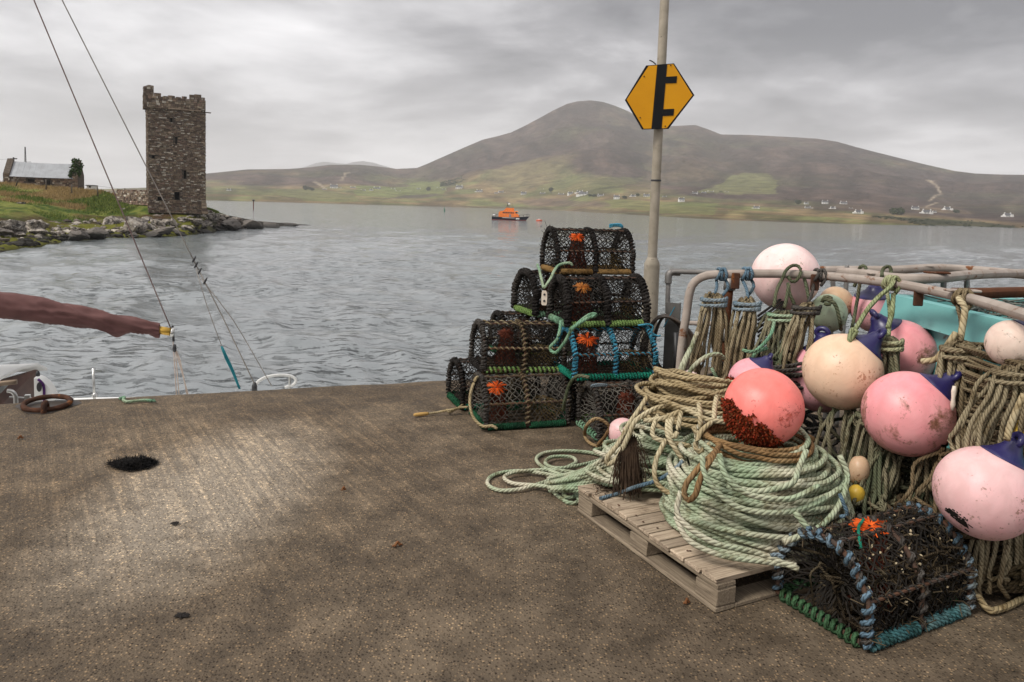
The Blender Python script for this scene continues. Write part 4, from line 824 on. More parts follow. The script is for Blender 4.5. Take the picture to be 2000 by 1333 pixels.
    panel('cabin_side', [(-3.4, yn - .03, -.8), (rx - .05, yn - .03, -.8), (rx - .05, yn - .03, ztop - .36), (-3.4, yn - .03, ztop - .36)], Mwh); panel('side_window', [(rx - 1.2, yn - .065, ztop - .62), (rx - .28, yn - .065, ztop - .62), (rx - .16, yn - .065, ztop - .44), (rx - 1.2, yn - .065, ztop - .44)], pm('tinted_glass', (.16, .34, .42), rough=.08, bmp=0))
    # rounded hatch house
    h0 = on(72, 738); h1 = on(104, 785); mm = MB(); prof = []
    for k in range(9): t = k / 8; prof.append((h0[0] - .02 + (h1[0] - h0[0] + .06) * math.sin(t * math.pi / 2) ** 1.1, h0[2] - (h0[2] + .55) * (1 - math.cos(t * math.pi / 2))))
    V = np.array([(x, y, z) for x, z in prof for y in (-.02, .14)]); q = [[2 * k, 2 * k + 1, 2 * k + 3, 2 * k + 2] for k in range(8)]; mm.add(V, q)
    side = np.array([(x, -.02, z) for x, z in prof] + [(h0[0] - .02, -.02, -.55)]); mm.add(side, None, [[9, k + 1, k] for k in range(8)]); hh = mm.build('hatch_house', Mwh, e, True)
    mm = MB(); c0 = on(77, 756, -.04); lathe(mm, [(0, 0), (.034, 0), (.034, .012), (0, .014)], 18, Matrix.Translation(c0) @ Matrix.Rotation(math.pi / 2, 4, 'X') @ Matrix.Diagonal((.62, 1.35, 1, 1))); mm.build('porthole', M_dark, hh)
    mm = MB(); tube(mm, catmull([on(74, 741, -.03), on(82, 748, -.03), on(86, 760, -.03), on(86, 790, -.03)], .02), .012, 6); mm.build('purple_trim', pm('purple_piping', (.09, .03, .14), bmp=0), hh, True)
    n = MB(); bevbox(n, (h1[0] - .05, -.1, -.6), (h1[0] + .14, .2, -.415), .02); n.build('coaming', Mwh, e)
    n = MB(); tube(n, catmull([on(14, 764, -.7), on(23, 765, -.7), on(30, 773, -.7), on(31, 792, -.7)], .02), .018, 8); n.build('grab_rail', Mst, e, True)
    n = MB(); tube(n, catmull([on(-20, 752, -.66), on(15, 748, -.66), on(33, 746, -.66)], .05), [.022] * len(catmull([on(-20, 752, -.66), on(15, 748, -.66), on(33, 746, -.66)], .05)), 7); n.build('furled_awning', pm('tan_canvas', (.28, .21, .15)), e, True)
    n = MB(); tube(n, [on(18, 776, -.68), on(72, 779, -.68)], .008, 5); box(n, on(54, 782, -.68) + [-.02, -.02, -.05], on(54, 776, -.68) + [.02, .02, .02]); n.build('guard_wire', Mst, e)
    n = MB(); p = on(74, 731); lathe(n, [(0, -.025), (.016, -.02), (.02, .0), (.01, .03), (0, .034)], 12, Matrix.Translation(p)); n.build('cabin_lamp', M_dark, e, True)
    # stanchion, guard wires, stern hoop
    s0, s1 = on(182, 720, .9), on(185, 790, .9); n = MB(); tube(n, [s0, s1], .013, 8); lathe(n, [(.03, 0), (.03, .03), (.012, .05)], 10, Matrix.Translation(on(185, 776, .9))); st = n.build('stanchion', Mst, e, True)
    n = MB(); tube(n, catmull([on(97, 773, .9), on(150, 773, .9), on(182, 768, .9)], .05), .006, 4); tube(n, [on(120, 721.5, .9), on(182, 722, .9)], .002, 4); n.build('guard_wire', M_dark, e)
    hp = [on(x, y, .35) for x, y in ((496, 762), (503, 747), (520, 737), (545, 733), (568, 735), (578, 743), (572, 752), (556, 757))]; n = MB(); tube(n, catmull(hp, .02), .017, 8); n.build('stern_hoop', pm('white_coated_tube', (.75, .75, .72), rough=.4, bmp=0), e, True)
    n = MB(); tube(n, [on(566, 736, .35), on(565, 770, .35)], .015, 7); n.build('hoop_support', Mst, e)
    n = MB(); leaf = on(497, 751, .3); lathe(n, [(0, .03), (.015, .02), (.028, -.02), (.03, -.07), (0, -.09)], 10, Matrix.Translation(leaf)); n.build('backstay_block', M_dark, e, True)
    # boom and sail cover
    be, b0 = on(336, 649), on(-260, 556); n = MB(); tube(n, [be + (b0 - be) * .0, be + (b0 - be) * .06], .040, 14); n.build('boom', Mgd, e, True)
    n = MB(); T = (b0 - be); n_ = 220; C = []; prof_n = 40; tt = np.linspace(.045, 1, n_); V = []
    for i, t in enumerate(tt):
        w = .058 + .056 * min(1, (t - .045) * 2.2); c = be + T * t
        for k in range(prof_n):
            a_ = 2 * math.pi * k / prof_n; dn = np.array([math.cos(a_) * w * .8, math.sin(a_) * w]); 
            sagm = (.06 * np.exp(-((t - .20) / .035) ** 2) + .03 * np.exp(-((t - .06) / .02) ** 2)) * max(0, -math.sin(a_)) ** 2
            fold = .006 * math.sin(3 * a_ + t * 34) + .030 * (.5 - abs(float(vnoise(np.array([t * 13 + 1.3 * a_, math.sin(a_) * 1.9 + t * 5, 3.]))))) + .006 * (.5 - abs(float(vnoise(np.array([t * 34 - 2.0 * math.sin(a_), math.cos(a_) * 2.5, 7.])))))
            V.append(c + np.array([0, dn[0] * (1 + fold / w), dn[1] * (1 + fold / w) + .010 * (w / .1) - sagm]))
    i = np.arange(n_ - 1)[:, None] * prof_n + np.arange(prof_n)[None]; j = np.arange(n_ - 1)[:, None] * prof_n + (np.arange(prof_n)[None] + 1) % prof_n; n.add(V, np.stack([i, i + prof_n, j + prof_n, j], -1).reshape(-1, 4)); n.build('sail_cover', Mma, e, True, label='faded maroon canvas sail cover')
    n = MB(); lathe(n, [(.046, -.01), (.05, .0), (.05, .02), (0, .022)], 14, Matrix.Translation(be) @ Vector(-T).to_track_quat('Z', 'Y').to_matrix().to_4x4()); n.build('boom_end_cap', Mst, e, True)
    # rigging lines
    def line(name, pts, r, mat, **k): n = MB(); tube(n, catmull(pts, .2), r, 5); return n.build(name, mat, e, True, **k)
    line('topping_lift', [on(337, 650), on(66, 0), on(-60, -300)], .006, Mwire); bk = on(388, 528); line('backstay', [bk, on(121, 0), on(-30, -300)], .0055, pm('pale_line', (.3, .27, .24), bmp=0))
    for nm, pts, r in (('backstay_leg', [on(388, 528), on(430, 610), on(496, 748)], .006), ('backstay_leg', [on(392, 545), on(455, 625), on(531, 755)], .0045), ('backstay_leg', [on(383, 525), on(405, 600), on(433, 676)], .004)): line(nm, pts, r, bpy.data.materials['pale_line'])
    for px, py in ((379, 507), (383, 518), (390, 530), (401, 549)): n = MB(); lathe(n, [(0, -.04), (.008, -.03), (.011, .0), (.008, .03), (0, .04)], 8, Matrix.Translation(on(px, py)) @ Matrix.Rotation(.45, 4, 'Y')); n.build('rigging_block', M_dark, e, True)
    n = MB()
    for k in range(3): tube(n, catmull([on(432 + k, 677), on(440 + k * 2.5, 700), on(452 + k * 2, 724), on(467 + k, 760)], .05), .0065, 5)
    n.build('teal_lashing', pm('teal_line', (.012, .12, .15), (.02, .17, .2), bmp=0), e, True)
    Msh = pm('pink_sheet_rope', (.42, .33, .28), (.55, .47, .40), scale=30, bmp=0)
    for pts in ([on(337, 655), on(339, 682), on(345, 776)], [on(341, 684), on(343, 690), on(350, 776)], [on(341, 684), on(346, 695), on(369, 776)], [on(343, 684), on(352, 705), on(366, 776)]): line('mainsheet', pts, .0055, Msh)
    n = MB(); lathe(n, [(0, -.04), (.016, -.03), (.02, .0), (.014, .04), (0, .045)], 10, Matrix.Translation(on(341, 681))); n.build('mainsheet_block', M_dark, e, True)
    n = MB(); bowp = on(337, 650); tube(n, [bowp + [0, 0, .07], bowp + [.01, 0, -.09]], .012, 6); n.build('outhaul_fitting', M_dark, e)
sailing_boat()

# ================================================================== SMALL THINGS ON THE QUAY
M_rust = pm('rusty_iron', (.085, .038, .022), (.04, .022, .016), scale=14, rough=.85, bmp=.8, bscale=50, spots=(.20, .075, .025), spot_scale=9, spot_at=.6)
def mooring_ring():
    p = az(92, 794); e = empty('mooring_ring', (p[0], p[1], 0), R_(20), label='rusty iron mooring ring lying by the quay edge', cat='mooring ring')
    a = np.linspace(0, 2 * math.pi, 60, endpoint=False); m = MB(); tube(m, np.stack([.15 * np.cos(a), .15 * np.sin(a), .024 + .012 * np.sin(a)], 1), .019 * (1 + .08 * np.sin(7 * np.append(a, 0))), 12, True); m.build('ring', M_rust, e, True)
    m = MB(); tube(m, catmull([(.02, -.19, -.02), (.02, -.185, .045), (.02, -.15, .065), (.02, -.11, .045), (.02, -.105, -.02)], .01), .02, 10); m.build('staple', M_rust, e, True)
    m = MB(); n = 30; aa = np.linspace(0, 2 * math.pi, n, endpoint=False); r = .2 + .03 * np.sin(3 * aa) + rng.normal(0, .008, n); V = np.vstack([[[0, 0, .002]], np.stack([r * np.cos(aa), r * np.sin(aa) * .95, np.full(n, .0005)], 1)]); m.add(V, None, [[0, k + 1, (k + 1) % n + 1] for k in range(n)]); m.build('stained_recess', pm('rust_stained_mud', (.022, .017, .013), (.04, .028, .018), scale=12, rough=.55), e)
mooring_ring()
M_gr = rope_mat('pale_green_rope', (.40, .42, .30), (.26, .34, .22), (.50, .47, .36)); M_tan = rope_mat('tan_rope', (.40, .32, .185), (.27, .21, .12), (.47, .41, .27))
M_brown = rope_mat('weathered_brown_rope', (.20, .155, .092), (.115, .088, .052), (.25, .21, .135)); M_olive = rope_mat('olive_green_rope', (.13, .14, .085), (.07, .085, .05), (.19, .17, .11)); M_rustrope = rope_mat('rust_brown_rope', (.27, .165, .075), (.13, .075, .035), (.33, .24, .13))
M_mint = rope_mat('mint_green_rope', (.20, .34, .22), (.12, .25, .16), (.30, .38, .26)); M_bluer = rope_mat('faded_blue_rope', (.13, .20, .26), (.07, .12, .16), (.20, .25, .28)); M_teal = rope_mat('teal_rope', (.02, .24, .16), (.012, .15, .10)); M_sky = rope_mat('sky_blue_rope', (.08, .33, .47), (.05, .23, .34)); M_black = rope_mat('black_rope', (.030, .027, .025), (.016, .014, .013), (.055, .05, .046)); M_ochre = rope_mat('ochre_twine', (.34, .21, .08), (.22, .13, .05))
M_lime = rope_mat('lime_green_rope', (.22, .33, .10), (.13, .22, .07)); M_greendk = rope_mat('dark_green_rope', (.02, .10, .045), (.012, .055, .03)); M_greyr = rope_mat('grey_black_rope', (.085, .078, .07), (.045, .04, .036))
def rope(m, pts, r, step=.02, n=7, jit=0.0):
    P = catmull(pts, step)
    if jit: P = P + jit * np.stack([fbm(np.stack([P[:, 0] * 9 + k * 31, P[:, 1] * 9, P[:, 2] * 9], 1), 2, k) for k in range(3)], 1)
    tube(m, P, r, n); return P
def rope_scrap():
    m = MB(); pts = [az(x, y, .015) for x, y in ((234, 779), (243, 776), (241, 782), (250, 785), (268, 783), (285, 782), (298, 783))]; rope(m, pts, .012); 
    for k in range(5): rope(m, [az(296, 783, .015), az(301 + k * .8, 780 + k * 1.2, .015)], .005, n=4)
    m.build('rope_scrap', M_mint, None, True, label='short frayed pale green rope end lying at the quay edge', cat='rope')
    p0 = az(262, 908); m = MB(); nb = 2600; a = rng.uniform(0, 6.28, nb); rr = np.sqrt(rng.uniform(0, 1, nb)); x = rr * np.cos(a) * .135; y = rr * np.sin(a) * .062 + .018 * np.cos(2 * a); x = np.where(x < 0, x * 1.15, x * .85); yy = y * np.clip(1.15 + x * 3.2, .35, 1.3); hgt = .045 * np.clip(1 - rr ** 2, 0, 1) * np.clip(1 + x * 3, .4, 1.4)
    base = np.stack([p0[0] + x, p0[1] + yy, rng.uniform(0, 1, nb) * hgt], 1); dr = rng.normal(0, 1, (nb, 3)) * [1, 1, .45]; dr /= np.linalg.norm(dr, axis=1, keepdims=True); ln = rng.uniform(.015, .04, (nb, 1)); w = np.cross(dr, [0, 0, 1.]) * .004
    tip = base + dr * ln; tip[:, 2] = np.maximum(tip[:, 2], .003); base[:, 2] = np.maximum(base[:, 2], .002); V = np.stack([base - w, base + w, tip + w * .3, tip - w * .3], 1).reshape(-1, 3); m.add(V, np.arange(4 * nb).reshape(-1, 4))
    n = 24; aa = np.linspace(0, 2 * math.pi, n, endpoint=False); ring = np.stack([p0[0] + .135 * np.cos(aa) * np.where(np.cos(aa) < 0, 1.12, .84), p0[1] + .058 * np.sin(aa) * np.clip(1.1 + .5 * np.cos(aa), .4, 1.3), np.full(n, .004)], 1); m.add(np.vstack([[[p0[0], p0[1], .045]], ring]), None, [[0, k + 1, (k + 1) % n + 1] for k in range(n)])
    m.build('net_tuft', pm('black_fibre', (.006, .006, .006), (.014, .012, .011), scale=30, rough=.95, bmp=0), label='black tuft of frayed net fibre lying on the concrete', cat='net tuft')
    Mlf = pm('dry_leaf', (.20, .085, .035), (.12, .05, .02), scale=30, bmp=0)
    for px, py, w, lab in ((671, 959, .024, 'small curled orange leaf lying alone mid quay'), (776, 1068, .045, 'dry brown twig scrap in front of the pallet'), (40, 858, .03, 'small orange rust flake near the left end of the quay'), (1341, 1180, .03, 'tiny brown leaf close to the pallet corner')):
        p = az(px, py); m = MB(); n = 9
        for k in range(3): q = [p + np.array([w * (t - .5) * math.cos(k), w * (t - .5) * .6 * math.sin(k * 2 + 1), .004 + .010 * math.sin(t * 3.1) * (1 + k * .4)]) for t in np.linspace(0, 1, n)]; tube(m, q, .0035 * (1 + k * .3), 5)
        m.build('leaf_scrap', Mlf, None, True, label=lab, cat='litter', group='scraps on the quay')
    for px, py, w, lab in ((355, 1202, .028, 'dark tar spot on the concrete near the bottom left'), (342, 1022, .025, 'small dark tar spot left of the worn patch')):
        p = az(px, py); m = MB(); n = 18; aa = np.linspace(0, 6.28, n, endpoint=False); r = w * rng.uniform(.5, 1, n); m.add(np.vstack([[[p[0], p[1], .007]], np.stack([p[0] + r * np.cos(aa) * 1.3, p[1] + r * np.sin(aa), np.full(n, .001)], 1)]), None, [[0, k + 1, (k + 1) % n + 1] for k in range(n)]); m.build('tar_spot', pm('tar', (.018, .015, .013), rough=.7, bmp=.5), label=lab, cat='tar spot', group='tar spots')
rope_scrap()

# ================================================================== LOBSTER POTS
PL, PW, PH = .63, .42, .349
PROF = np.array([(0, .02), (0, .10), (.0, .18), (.042, .25), (.095, .31), (.16, .343), (.26, .343), (.325, .31), (.378, .25), (.42, .18), (.42, .10), (.42, .02)])
PS = np.concatenate([[0], np.cumsum(np.linalg.norm(np.diff(PROF, axis=0), axis=1))])
def prof_at(s): return np.stack([np.interp(s, PS, PROF[:, 0]), np.interp(s, PS, PROF[:, 1])], -1)
M_netd = pm('black_netting', (.010, .009, .008), (.026, .022, .018), scale=12, rough=.9, bmp=0); M_netb = pm('brown_netting', (.10, .075, .045), (.05, .038, .022), scale=9, rough=.9, bmp=0); M_netg = pm('grey_netting', (.13, .12, .10), (.05, .045, .04), scale=7, rough=.9, bmp=0)
M_neto = pm('ochre_netting', (.15, .105, .045), (.08, .055, .025), scale=9, rough=.9, bmp=0); M_rednet = pm('rust_red_netting', (.115, .03, .016), (.06, .018, .011), scale=9, rough=.9, bmp=0); M_orange = pm('orange_twine', (.75, .13, .02), (.5, .075, .012), scale=20, rough=.7, bmp=0); M_orange2 = pm('amber_twine', (.50, .20, .04), (.34, .12, .03), scale=20, rough=.7, bmp=0)
M_bar = pm('pot_frame_steel', (.05, .042, .036), (.10, .05, .03), scale=14, rough=.8); M_slat = pm('pot_floor_wood', (.085, .062, .04), (.05, .037, .025), scale=9, rough=.9)
def net_shell(m, s0, s1, x0, x1, mesh, r, jit=.006):
    for sg in (1, -1):
        k0 = -int((s1 - s0) / mesh) - 2
        for k in range(k0, int((x1 - x0) / mesh) + int((s1 - s0) / mesh) + 3):
            s = np.arange(s0, s1 + .001, mesh * .5); x = x0 + k * mesh + sg * (s - s0) * .9 + (0 if sg > 0 else (s1 - s0) * 0); ok = (x >= x0) & (x <= x1)
            if ok.sum() < 2: continue
            idx = np.where(ok)[0]; s2, x2 = s[idx], x[idx]; yz = prof_at(s2); P = np.stack([x2, yz[:, 0], yz[:, 1]], 1); P = P + rng.normal(0, jit, P.shape)
            tube(m, P, r, 3, cap=False)
def net_flat(m, polyfun, x, mesh, r, jit=.005, nx=1):      # end panel net in the plane x = const, drawn in slightly towards a centre (net funnel)
    cy, cz = PW / 2, .17
    for a in np.linspace(0, 2 * math.pi, 30, endpoint=False):
        t = np.linspace(0, 1, 7); e = np.array([cy + .3 * math.cos(a), cz + .3 * math.sin(a)]); lo, hi = 0, 1
        for _ in range(18):
            mid = (lo + hi) / 2; p = np.array([cy, cz]) + (e - [cy, cz]) * mid; inside = (0 < p[0] < PW) and (.02 < p[1] < np.interp(p[0], PROF[2:10, 0] + np.arange(8) * 1e-6, PROF[2:10, 1])); lo, hi = (mid, hi) if inside else (lo, mid)
        for tw in (.5, -.5):
            aa = a + tw * t[::-1] * 1.0; rr = lo * .3 * (.22 + .78 * t); q = np.stack([x + nx * .07 * (1 - t), cy + rr * np.cos(aa) * 1.0, cz + rr * np.sin(aa)], 1); q[-1] = (x, cy + lo * .3 * math.cos(a), cz + lo * .3 * math.sin(a)); q[:, 1] = np.clip(q[:, 1], 0, PW); q[:, 2] = np.clip(q[:, 2], .02, PH); q[1:-1] += rng.normal(0, jit, (5, 3)); tube(m, q, r, 3, cap=False)
def flower(m, c, nrm, R0, n=60, r=.002, hump=.011):                 # bunched mouth of a coloured net
    c = np.array(c); nrm = np.array(nrm, float); nrm /= np.linalg.norm(nrm); u = np.cross(nrm, [1, 0, 0]); u /= np.linalg.norm(u); v = np.cross(nrm, u)
    for k in range(n):
        a = rng.uniform(0, 6.28); R1 = R0 * rng.uniform(.7, 1.1); d = math.cos(a) * v * 1.2 + math.sin(a) * u * .8; s = rng.normal(0, .006, (3, 3))
        tube(m, catmull([c + nrm * .004 + d * R1 * .08, c + d * R1 * .5 + nrm * (hump + s[0, 0] * .5) + s[1] * .5, c + d * R1 + s[2] * .4], .012), r, 3, cap=False)
def lobster_pot(loc, ang, label, hoops=M_black, bars=M_greyr, base_f=M_lime, base_e=M_greendk, net=M_netd, net_r=.0034, mesh=.033, orange=M_orange, fl_at=.22, eye=M_neto, tilt=(0, 0), mir=False, wrap=.016, wr=.0085, base_pitch=.026, base_r=.0095, mid_hoop=None, fl_r=.055, seedk=0, gap=True, hp=.027, under=None, flower_on=True):
    e = empty('lobster_pot', loc, ang, label=label, cat='lobster pot', group='lobster pots'); e.rotation_euler = (tilt[0], tilt[1], ang)
    m = MB()
    for a, b in (((0, 0, .02), (PL, 0, .02)), ((0, PW, .02), (PL, PW, .02)), ((0, 0, .02), (0, PW, .02)), ((PL, 0, .02), (PL, PW, .02))): tube(m, [a, b], .011, 7)
    m.build('base_frame', M_bar, e)
    for k in range(5): n = MB(); y = .03 + k * (PW - .06) / 4; bevbox(n, (.01, y - .018, .006), (PL - .01, y + .018, .018), .003); n.build('floor_slat', M_slat, e)
    for x, lac in ((0.0, hoops), (PL / 2, mid_hoop or bars), (PL, hoops)):
        C = np.stack([np.full(len(PROF), x), PROF[:, 0], PROF[:, 1]], 1); n = MB(); tube(n, catmull(C, .02), .010, 7, ref=(1, 0, 0)); h = n.build('hoop', M_bar, e, True)
        n = MB(); P = helix(C, wrap, hp if lac is hoops else hp * 1.4, 9, (1, 0, 0), rng.uniform(0, 6)); P += rng.normal(0, .0015, P.shape); tube(n, P, wr, 6)
        if lac is hoops: P = helix(C, wrap * 1.05, hp * 1.25, 9, (1, 0, 0), rng.uniform(0, 6)); n2 = MB() if under else n; tube(n2, P + rng.normal(0, .003, P.shape), wr * .8, 5)
        if lac is hoops and under: n2.build('dark_rope_wrapping', under, h, True)
        n.build('rope_wrapping', lac, h, True)
    for (y, z) in ((0.0, .185), (PW, .185), (.16, .345), (.26, .345)):
        n = MB(); tube(n, [(0, y, z), (PL, y, z)], .007, 6); b_ = n.build('side_bar', M_bar, e); n = MB(); P = helix([(0, y, z), (PL / 2, y, z), (PL, y, z)], .0095, .045 if y == 0 else .07, 9, (0, 0, 1)); tube(n, P, .005, 5); n.build('rope_wrapping', bars, b_, True)
    for nm, lac, a, b in (('front_lacing', base_f, (.02, 0, .02), (PL - .02, 0, .02)), ('end_lacing', base_e, (0, 0.02, .02), (0, PW - .02, .02)), ('end_lacing', base_e, (PL, 0.02, .02), (PL, PW - .02, .02)), ('back_lacing', base_e, (.02, PW, .02), (PL - .02, PW, .02))):
        n = MB(); a = np.array(a); b = np.array(b); segs = ((0, .46), (.53, 1)) if (gap and nm == 'front_lacing') else ((0, 1),)
        for s0, s1 in segs: P = helix([a + (b - a) * s0, a + (b - a) * (s0 + s1) / 2, a + (b - a) * s1], .0205, base_pitch * (1 if nm == 'front_lacing' else 1.3), 10, (0, 0, 1)); P[:, 2] = np.maximum(P[:, 2], base_r * .8); tube(n, P + rng.normal(0, .0012, P.shape), base_r, 6)
        n.build(nm, lac, e, True)
    m = MB(); net_shell(m, 0, PS[-1], 0, PL, mesh, net_r); m.build('netting', net, e)
    m = MB(); net_flat(m, None, 0, mesh, net_r, nx=1); m.build('end_netting', net, e); m = MB(); net_flat(m, None, PL, mesh, net_r, nx=-1); m.build('end_netting', net, e)
    # funnel entrance of ochre netting behind one half of the front, and the hanging inner net
    m = MB(); fx = PL * (.74 if not mir else .26)
    for k in range(26):
        a = 2 * math.pi * k / 26
        for tw in (.5, -.5):
            t = np.linspace(0, 1, 6); aa = a + tw * t; rad = .135 * (1 - t) + .055 * t; P = np.stack([fx + rad * np.cos(aa) * .95, .02 + .17 * t, .12 + rad * np.sin(aa) * .62 + .03 * t], 1); P[:, 2] = np.clip(P[:, 2], .03, .36); tube(m, P + rng.normal(0, .003, P.shape), .0028, 3, cap=False)
    m.build('entrance_funnel', eye, e)
    m = MB(); gx = PL * (fl_at + .12)
    for k in range(34):
        a = 2 * math.pi * k / 34
        for tw in (.6, -.6): t = np.linspace(0, 1, 7); aa = a + tw * t * 2; rad = .035 + .05 * t; P = np.stack([gx + rad * np.cos(aa), PW * .42 + rad * np.sin(aa), .315 - .28 * t], 1); tube(m, P + rng.normal(0, .003, P.shape), .003, 3, cap=False)
    m.build('inner_net', M_rednet, e)
    m = MB()
    for k in range(260):
        s = rng.uniform(0, PS[-1]); yz = prof_at(np.array([s]))[0]; xx = rng.choice([0, PL / 2, PL]) + rng.normal(0, .012) if k % 3 else rng.uniform(0, PL); c = np.array([xx, yz[0], yz[1]]); q = rng.normal(0, .014, (3, 3)); tube(m, [c, c + q[0], c + q[0] + q[1]], .0018, 3, cap=False)
    V = np.concatenate(m.v); V[:, 2] = np.maximum(V[:, 2], .004); m.v = [V]; m.build('frayed_fibre', net if net is not M_netg else M_netb, e, kind='stuff')
    if flower_on:
        m = MB(); s = PS[4] + .0; p0 = prof_at(np.array([.26]))[0]; flower(m, (PL * (fl_at + .06), .072, .287), (0, -.72, .7), fl_r); m.build('bait_mouth', orange, e)
    return e
def pot_at(px, py, z, **k):
    p = az(px, py, z); return (p[0], p[1], z)
QA = R_(18)
dirx = np.array([math.cos(QA), math.sin(QA)])
# bottom row
pA = pot_at(948, 841, 0); lobster_pot(pA, R_(17), 'brown netted lobster pot with dark green base at bottom left of stack', hoops=M_greyr, bars=M_brown, base_f=M_greendk, base_e=M_greendk, net=M_netg, net_r=.0026, mesh=.046, mid_hoop=M_brown, base_pitch=.015, base_r=.007, fl_at=.08, fl_r=.07)
lobster_pot((pA[0] - .20, pA[1] + .50, 0), R_(20), 'dark pot half hidden behind the bottom left pot', hoops=M_black, base_f=M_teal, base_e=M_greendk, net=M_netd, flower_on=False)
pB = pot_at(1170, 864, 0); lobster_pot(pB, R_(15), 'black roped pot behind the tan rope heap, bottom right of stack', hoops=M_greyr, bars=M_greyr, base_f=M_mint, base_e=M_mint, net=M_netg, net_r=.0026, mesh=.042, fl_at=.3, orange=M_rednet, base_pitch=.034)
lobster_pot((pB[0] + .02 - .16, pB[1] + .5, 0), R_(17), 'dark pot at the back of the bottom row, under the blue pot', net=M_netd, flower_on=False)
# second row
Z2 = .36
pC = pot_at(944, 729, Z2); lobster_pot(pC, R_(16), 'pot with pale rope corner and green lacing, left of the blue pot', hoops=M_greyr, bars=M_tan, base_f=M_lime, base_e=M_black, net=M_netd, net_r=.003, mid_hoop=M_brown, base_pitch=.036, fl_at=.22, orange=M_rednet, tilt=(0, R_(1.5)))
pD = pot_at(1122, 744, Z2); lobster_pot(pD, R_(15), 'lobster pot bound in sky blue rope with teal base lacing', hoops=M_sky, bars=M_sky, base_f=M_teal, base_e=M_teal, net=M_netd, net_r=.0026, mid_hoop=M_sky, base_pitch=.024, fl_at=.12, fl_r=.075, gap=False, wr=.0075)
lobster_pot((pC[0] + .16, pC[1] + .52, Z2), R_(20), 'dark pot at the back of the second row, behind the left pot', net=M_netd, net_r=.0036, flower_on=False)
# third row
Z3 = .72
pE = pot_at(1108, 641, Z3); lobster_pot(pE, R_(15), 'shaggy black pot with thick lime green base lacing under the top pot', hoops=M_black, bars=M_black, base_f=M_lime, base_e=M_mint, net=M_netd, net_r=.0042, orange=M_orange2, fl_at=.16, fl_r=.06, base_pitch=.022, wrap=.021, wr=.012, tilt=(0, R_(-1)))
lobster_pot((pE[0] - .22, pE[1] + .48, Z3), R_(24), 'shaggy black pot behind and left of the lime laced pot', hoops=M_black, bars=M_black, base_f=M_mint, base_e=M_lime, net=M_netd, net_r=.0044, flower_on=False, wrap=.021, wr=.012)
pG = pot_at(1088, 536, 1.08); lobster_pot(pG, R_(14), 'topmost lobster pot of the stack with ochre twine base', hoops=M_black, bars=M_black, base_f=M_ochre, base_e=M_ochre, net=M_netd, net_r=.0036, mesh=.039, fl_at=.22, fl_r=.055, base_pitch=.012, base_r=.006, eye=M_neto)
# foreground pot, heavier and full of old rope
p0 = az(1690, 1272); p1 = az(1902, 1192); M_blteal = rope_mat('blue_teal_rope', (.07, .19, .20), (.035, .10, .11), (.10, .15, .15)); M_dkmint = rope_mat('mossy_green_rope', (.06, .13, .06), (.03, .07, .035)); pe = lobster_pot((p0[0], p0[1], 0), math.atan2(p1[1] - p0[1], p1[0] - p0[0]), 'tangled foreground lobster pot with faded blue rope and orange mouth', hoops=M_bluer, bars=M_greyr, base_f=M_blteal, base_e=M_dkmint, net=M_netd, net_r=.0034, mesh=.036, mid_hoop=M_greyr, base_pitch=.024, base_r=.011, wrap=.016, wr=.010, hp=.046, under=M_greyr, fl_at=.30, flower_on=False, eye=M_netb)
M_fouled0 = rope_mat('fouled_pot_rope', (.075, .055, .032), (.03, .023, .015), (.10, .08, .05))
m = MB(); flower(m, (.26, .20, .346), (0, -.15, 1), .080, 150, .0022, .004); m.build('bait_mouth', M_orange, pe)
m = MB()
for k in range(46):
    c = np.array([rng.uniform(.06, PL - .06), rng.uniform(.05, PW - .05), rng.uniform(.02, .24)]); rope(m, [c + rng.normal(0, .08, 3) * [1.3, 1, .6] for _ in range(7)], .0055, .02, 5)
V = np.concatenate(m.v); m.v = [np.clip(V, [.01, .012, .012], [PL - .01, PW - .012, .32])]; m.build('tangled_rope', M_fouled0, pe, True)
m = MB(); rope(m, [(.10, .12, .32), (.16, .18, .365), (.27, .24, .36)], .006); m.build('green_twine', M_teal, pe, True)
m = MB()
for k in range(420):
    s = rng.uniform(0, PS[-1]); yz = prof_at(np.array([s]))[0]; c = np.array([rng.uniform(0, PL), yz[0], yz[1]]); q = rng.normal(0, .018, (3, 3)); tube(m, [c, c + q[0], c + q[0] + q[1]], .0022, 3, cap=False)
m.build('fouling', M_netb, pe, kind='stuff')
m = MB()
for k in range(60): c = np.array([rng.uniform(.02, PL), 0, 0]); s = rng.uniform(.1, PS[-1] * .7); yz = prof_at(np.array([s]))[0]; c[1:] = yz; a = rng.normal(0, 1, 3); a /= np.linalg.norm(a); tube(m, [c - a * .008, c, c + a * .008], [.002, .0055, .002], 5)
m.build('barnacles', pm('shell_pale', (.50, .42, .28), (.34, .26, .15), bmp=0), pe, True, kind='stuff')
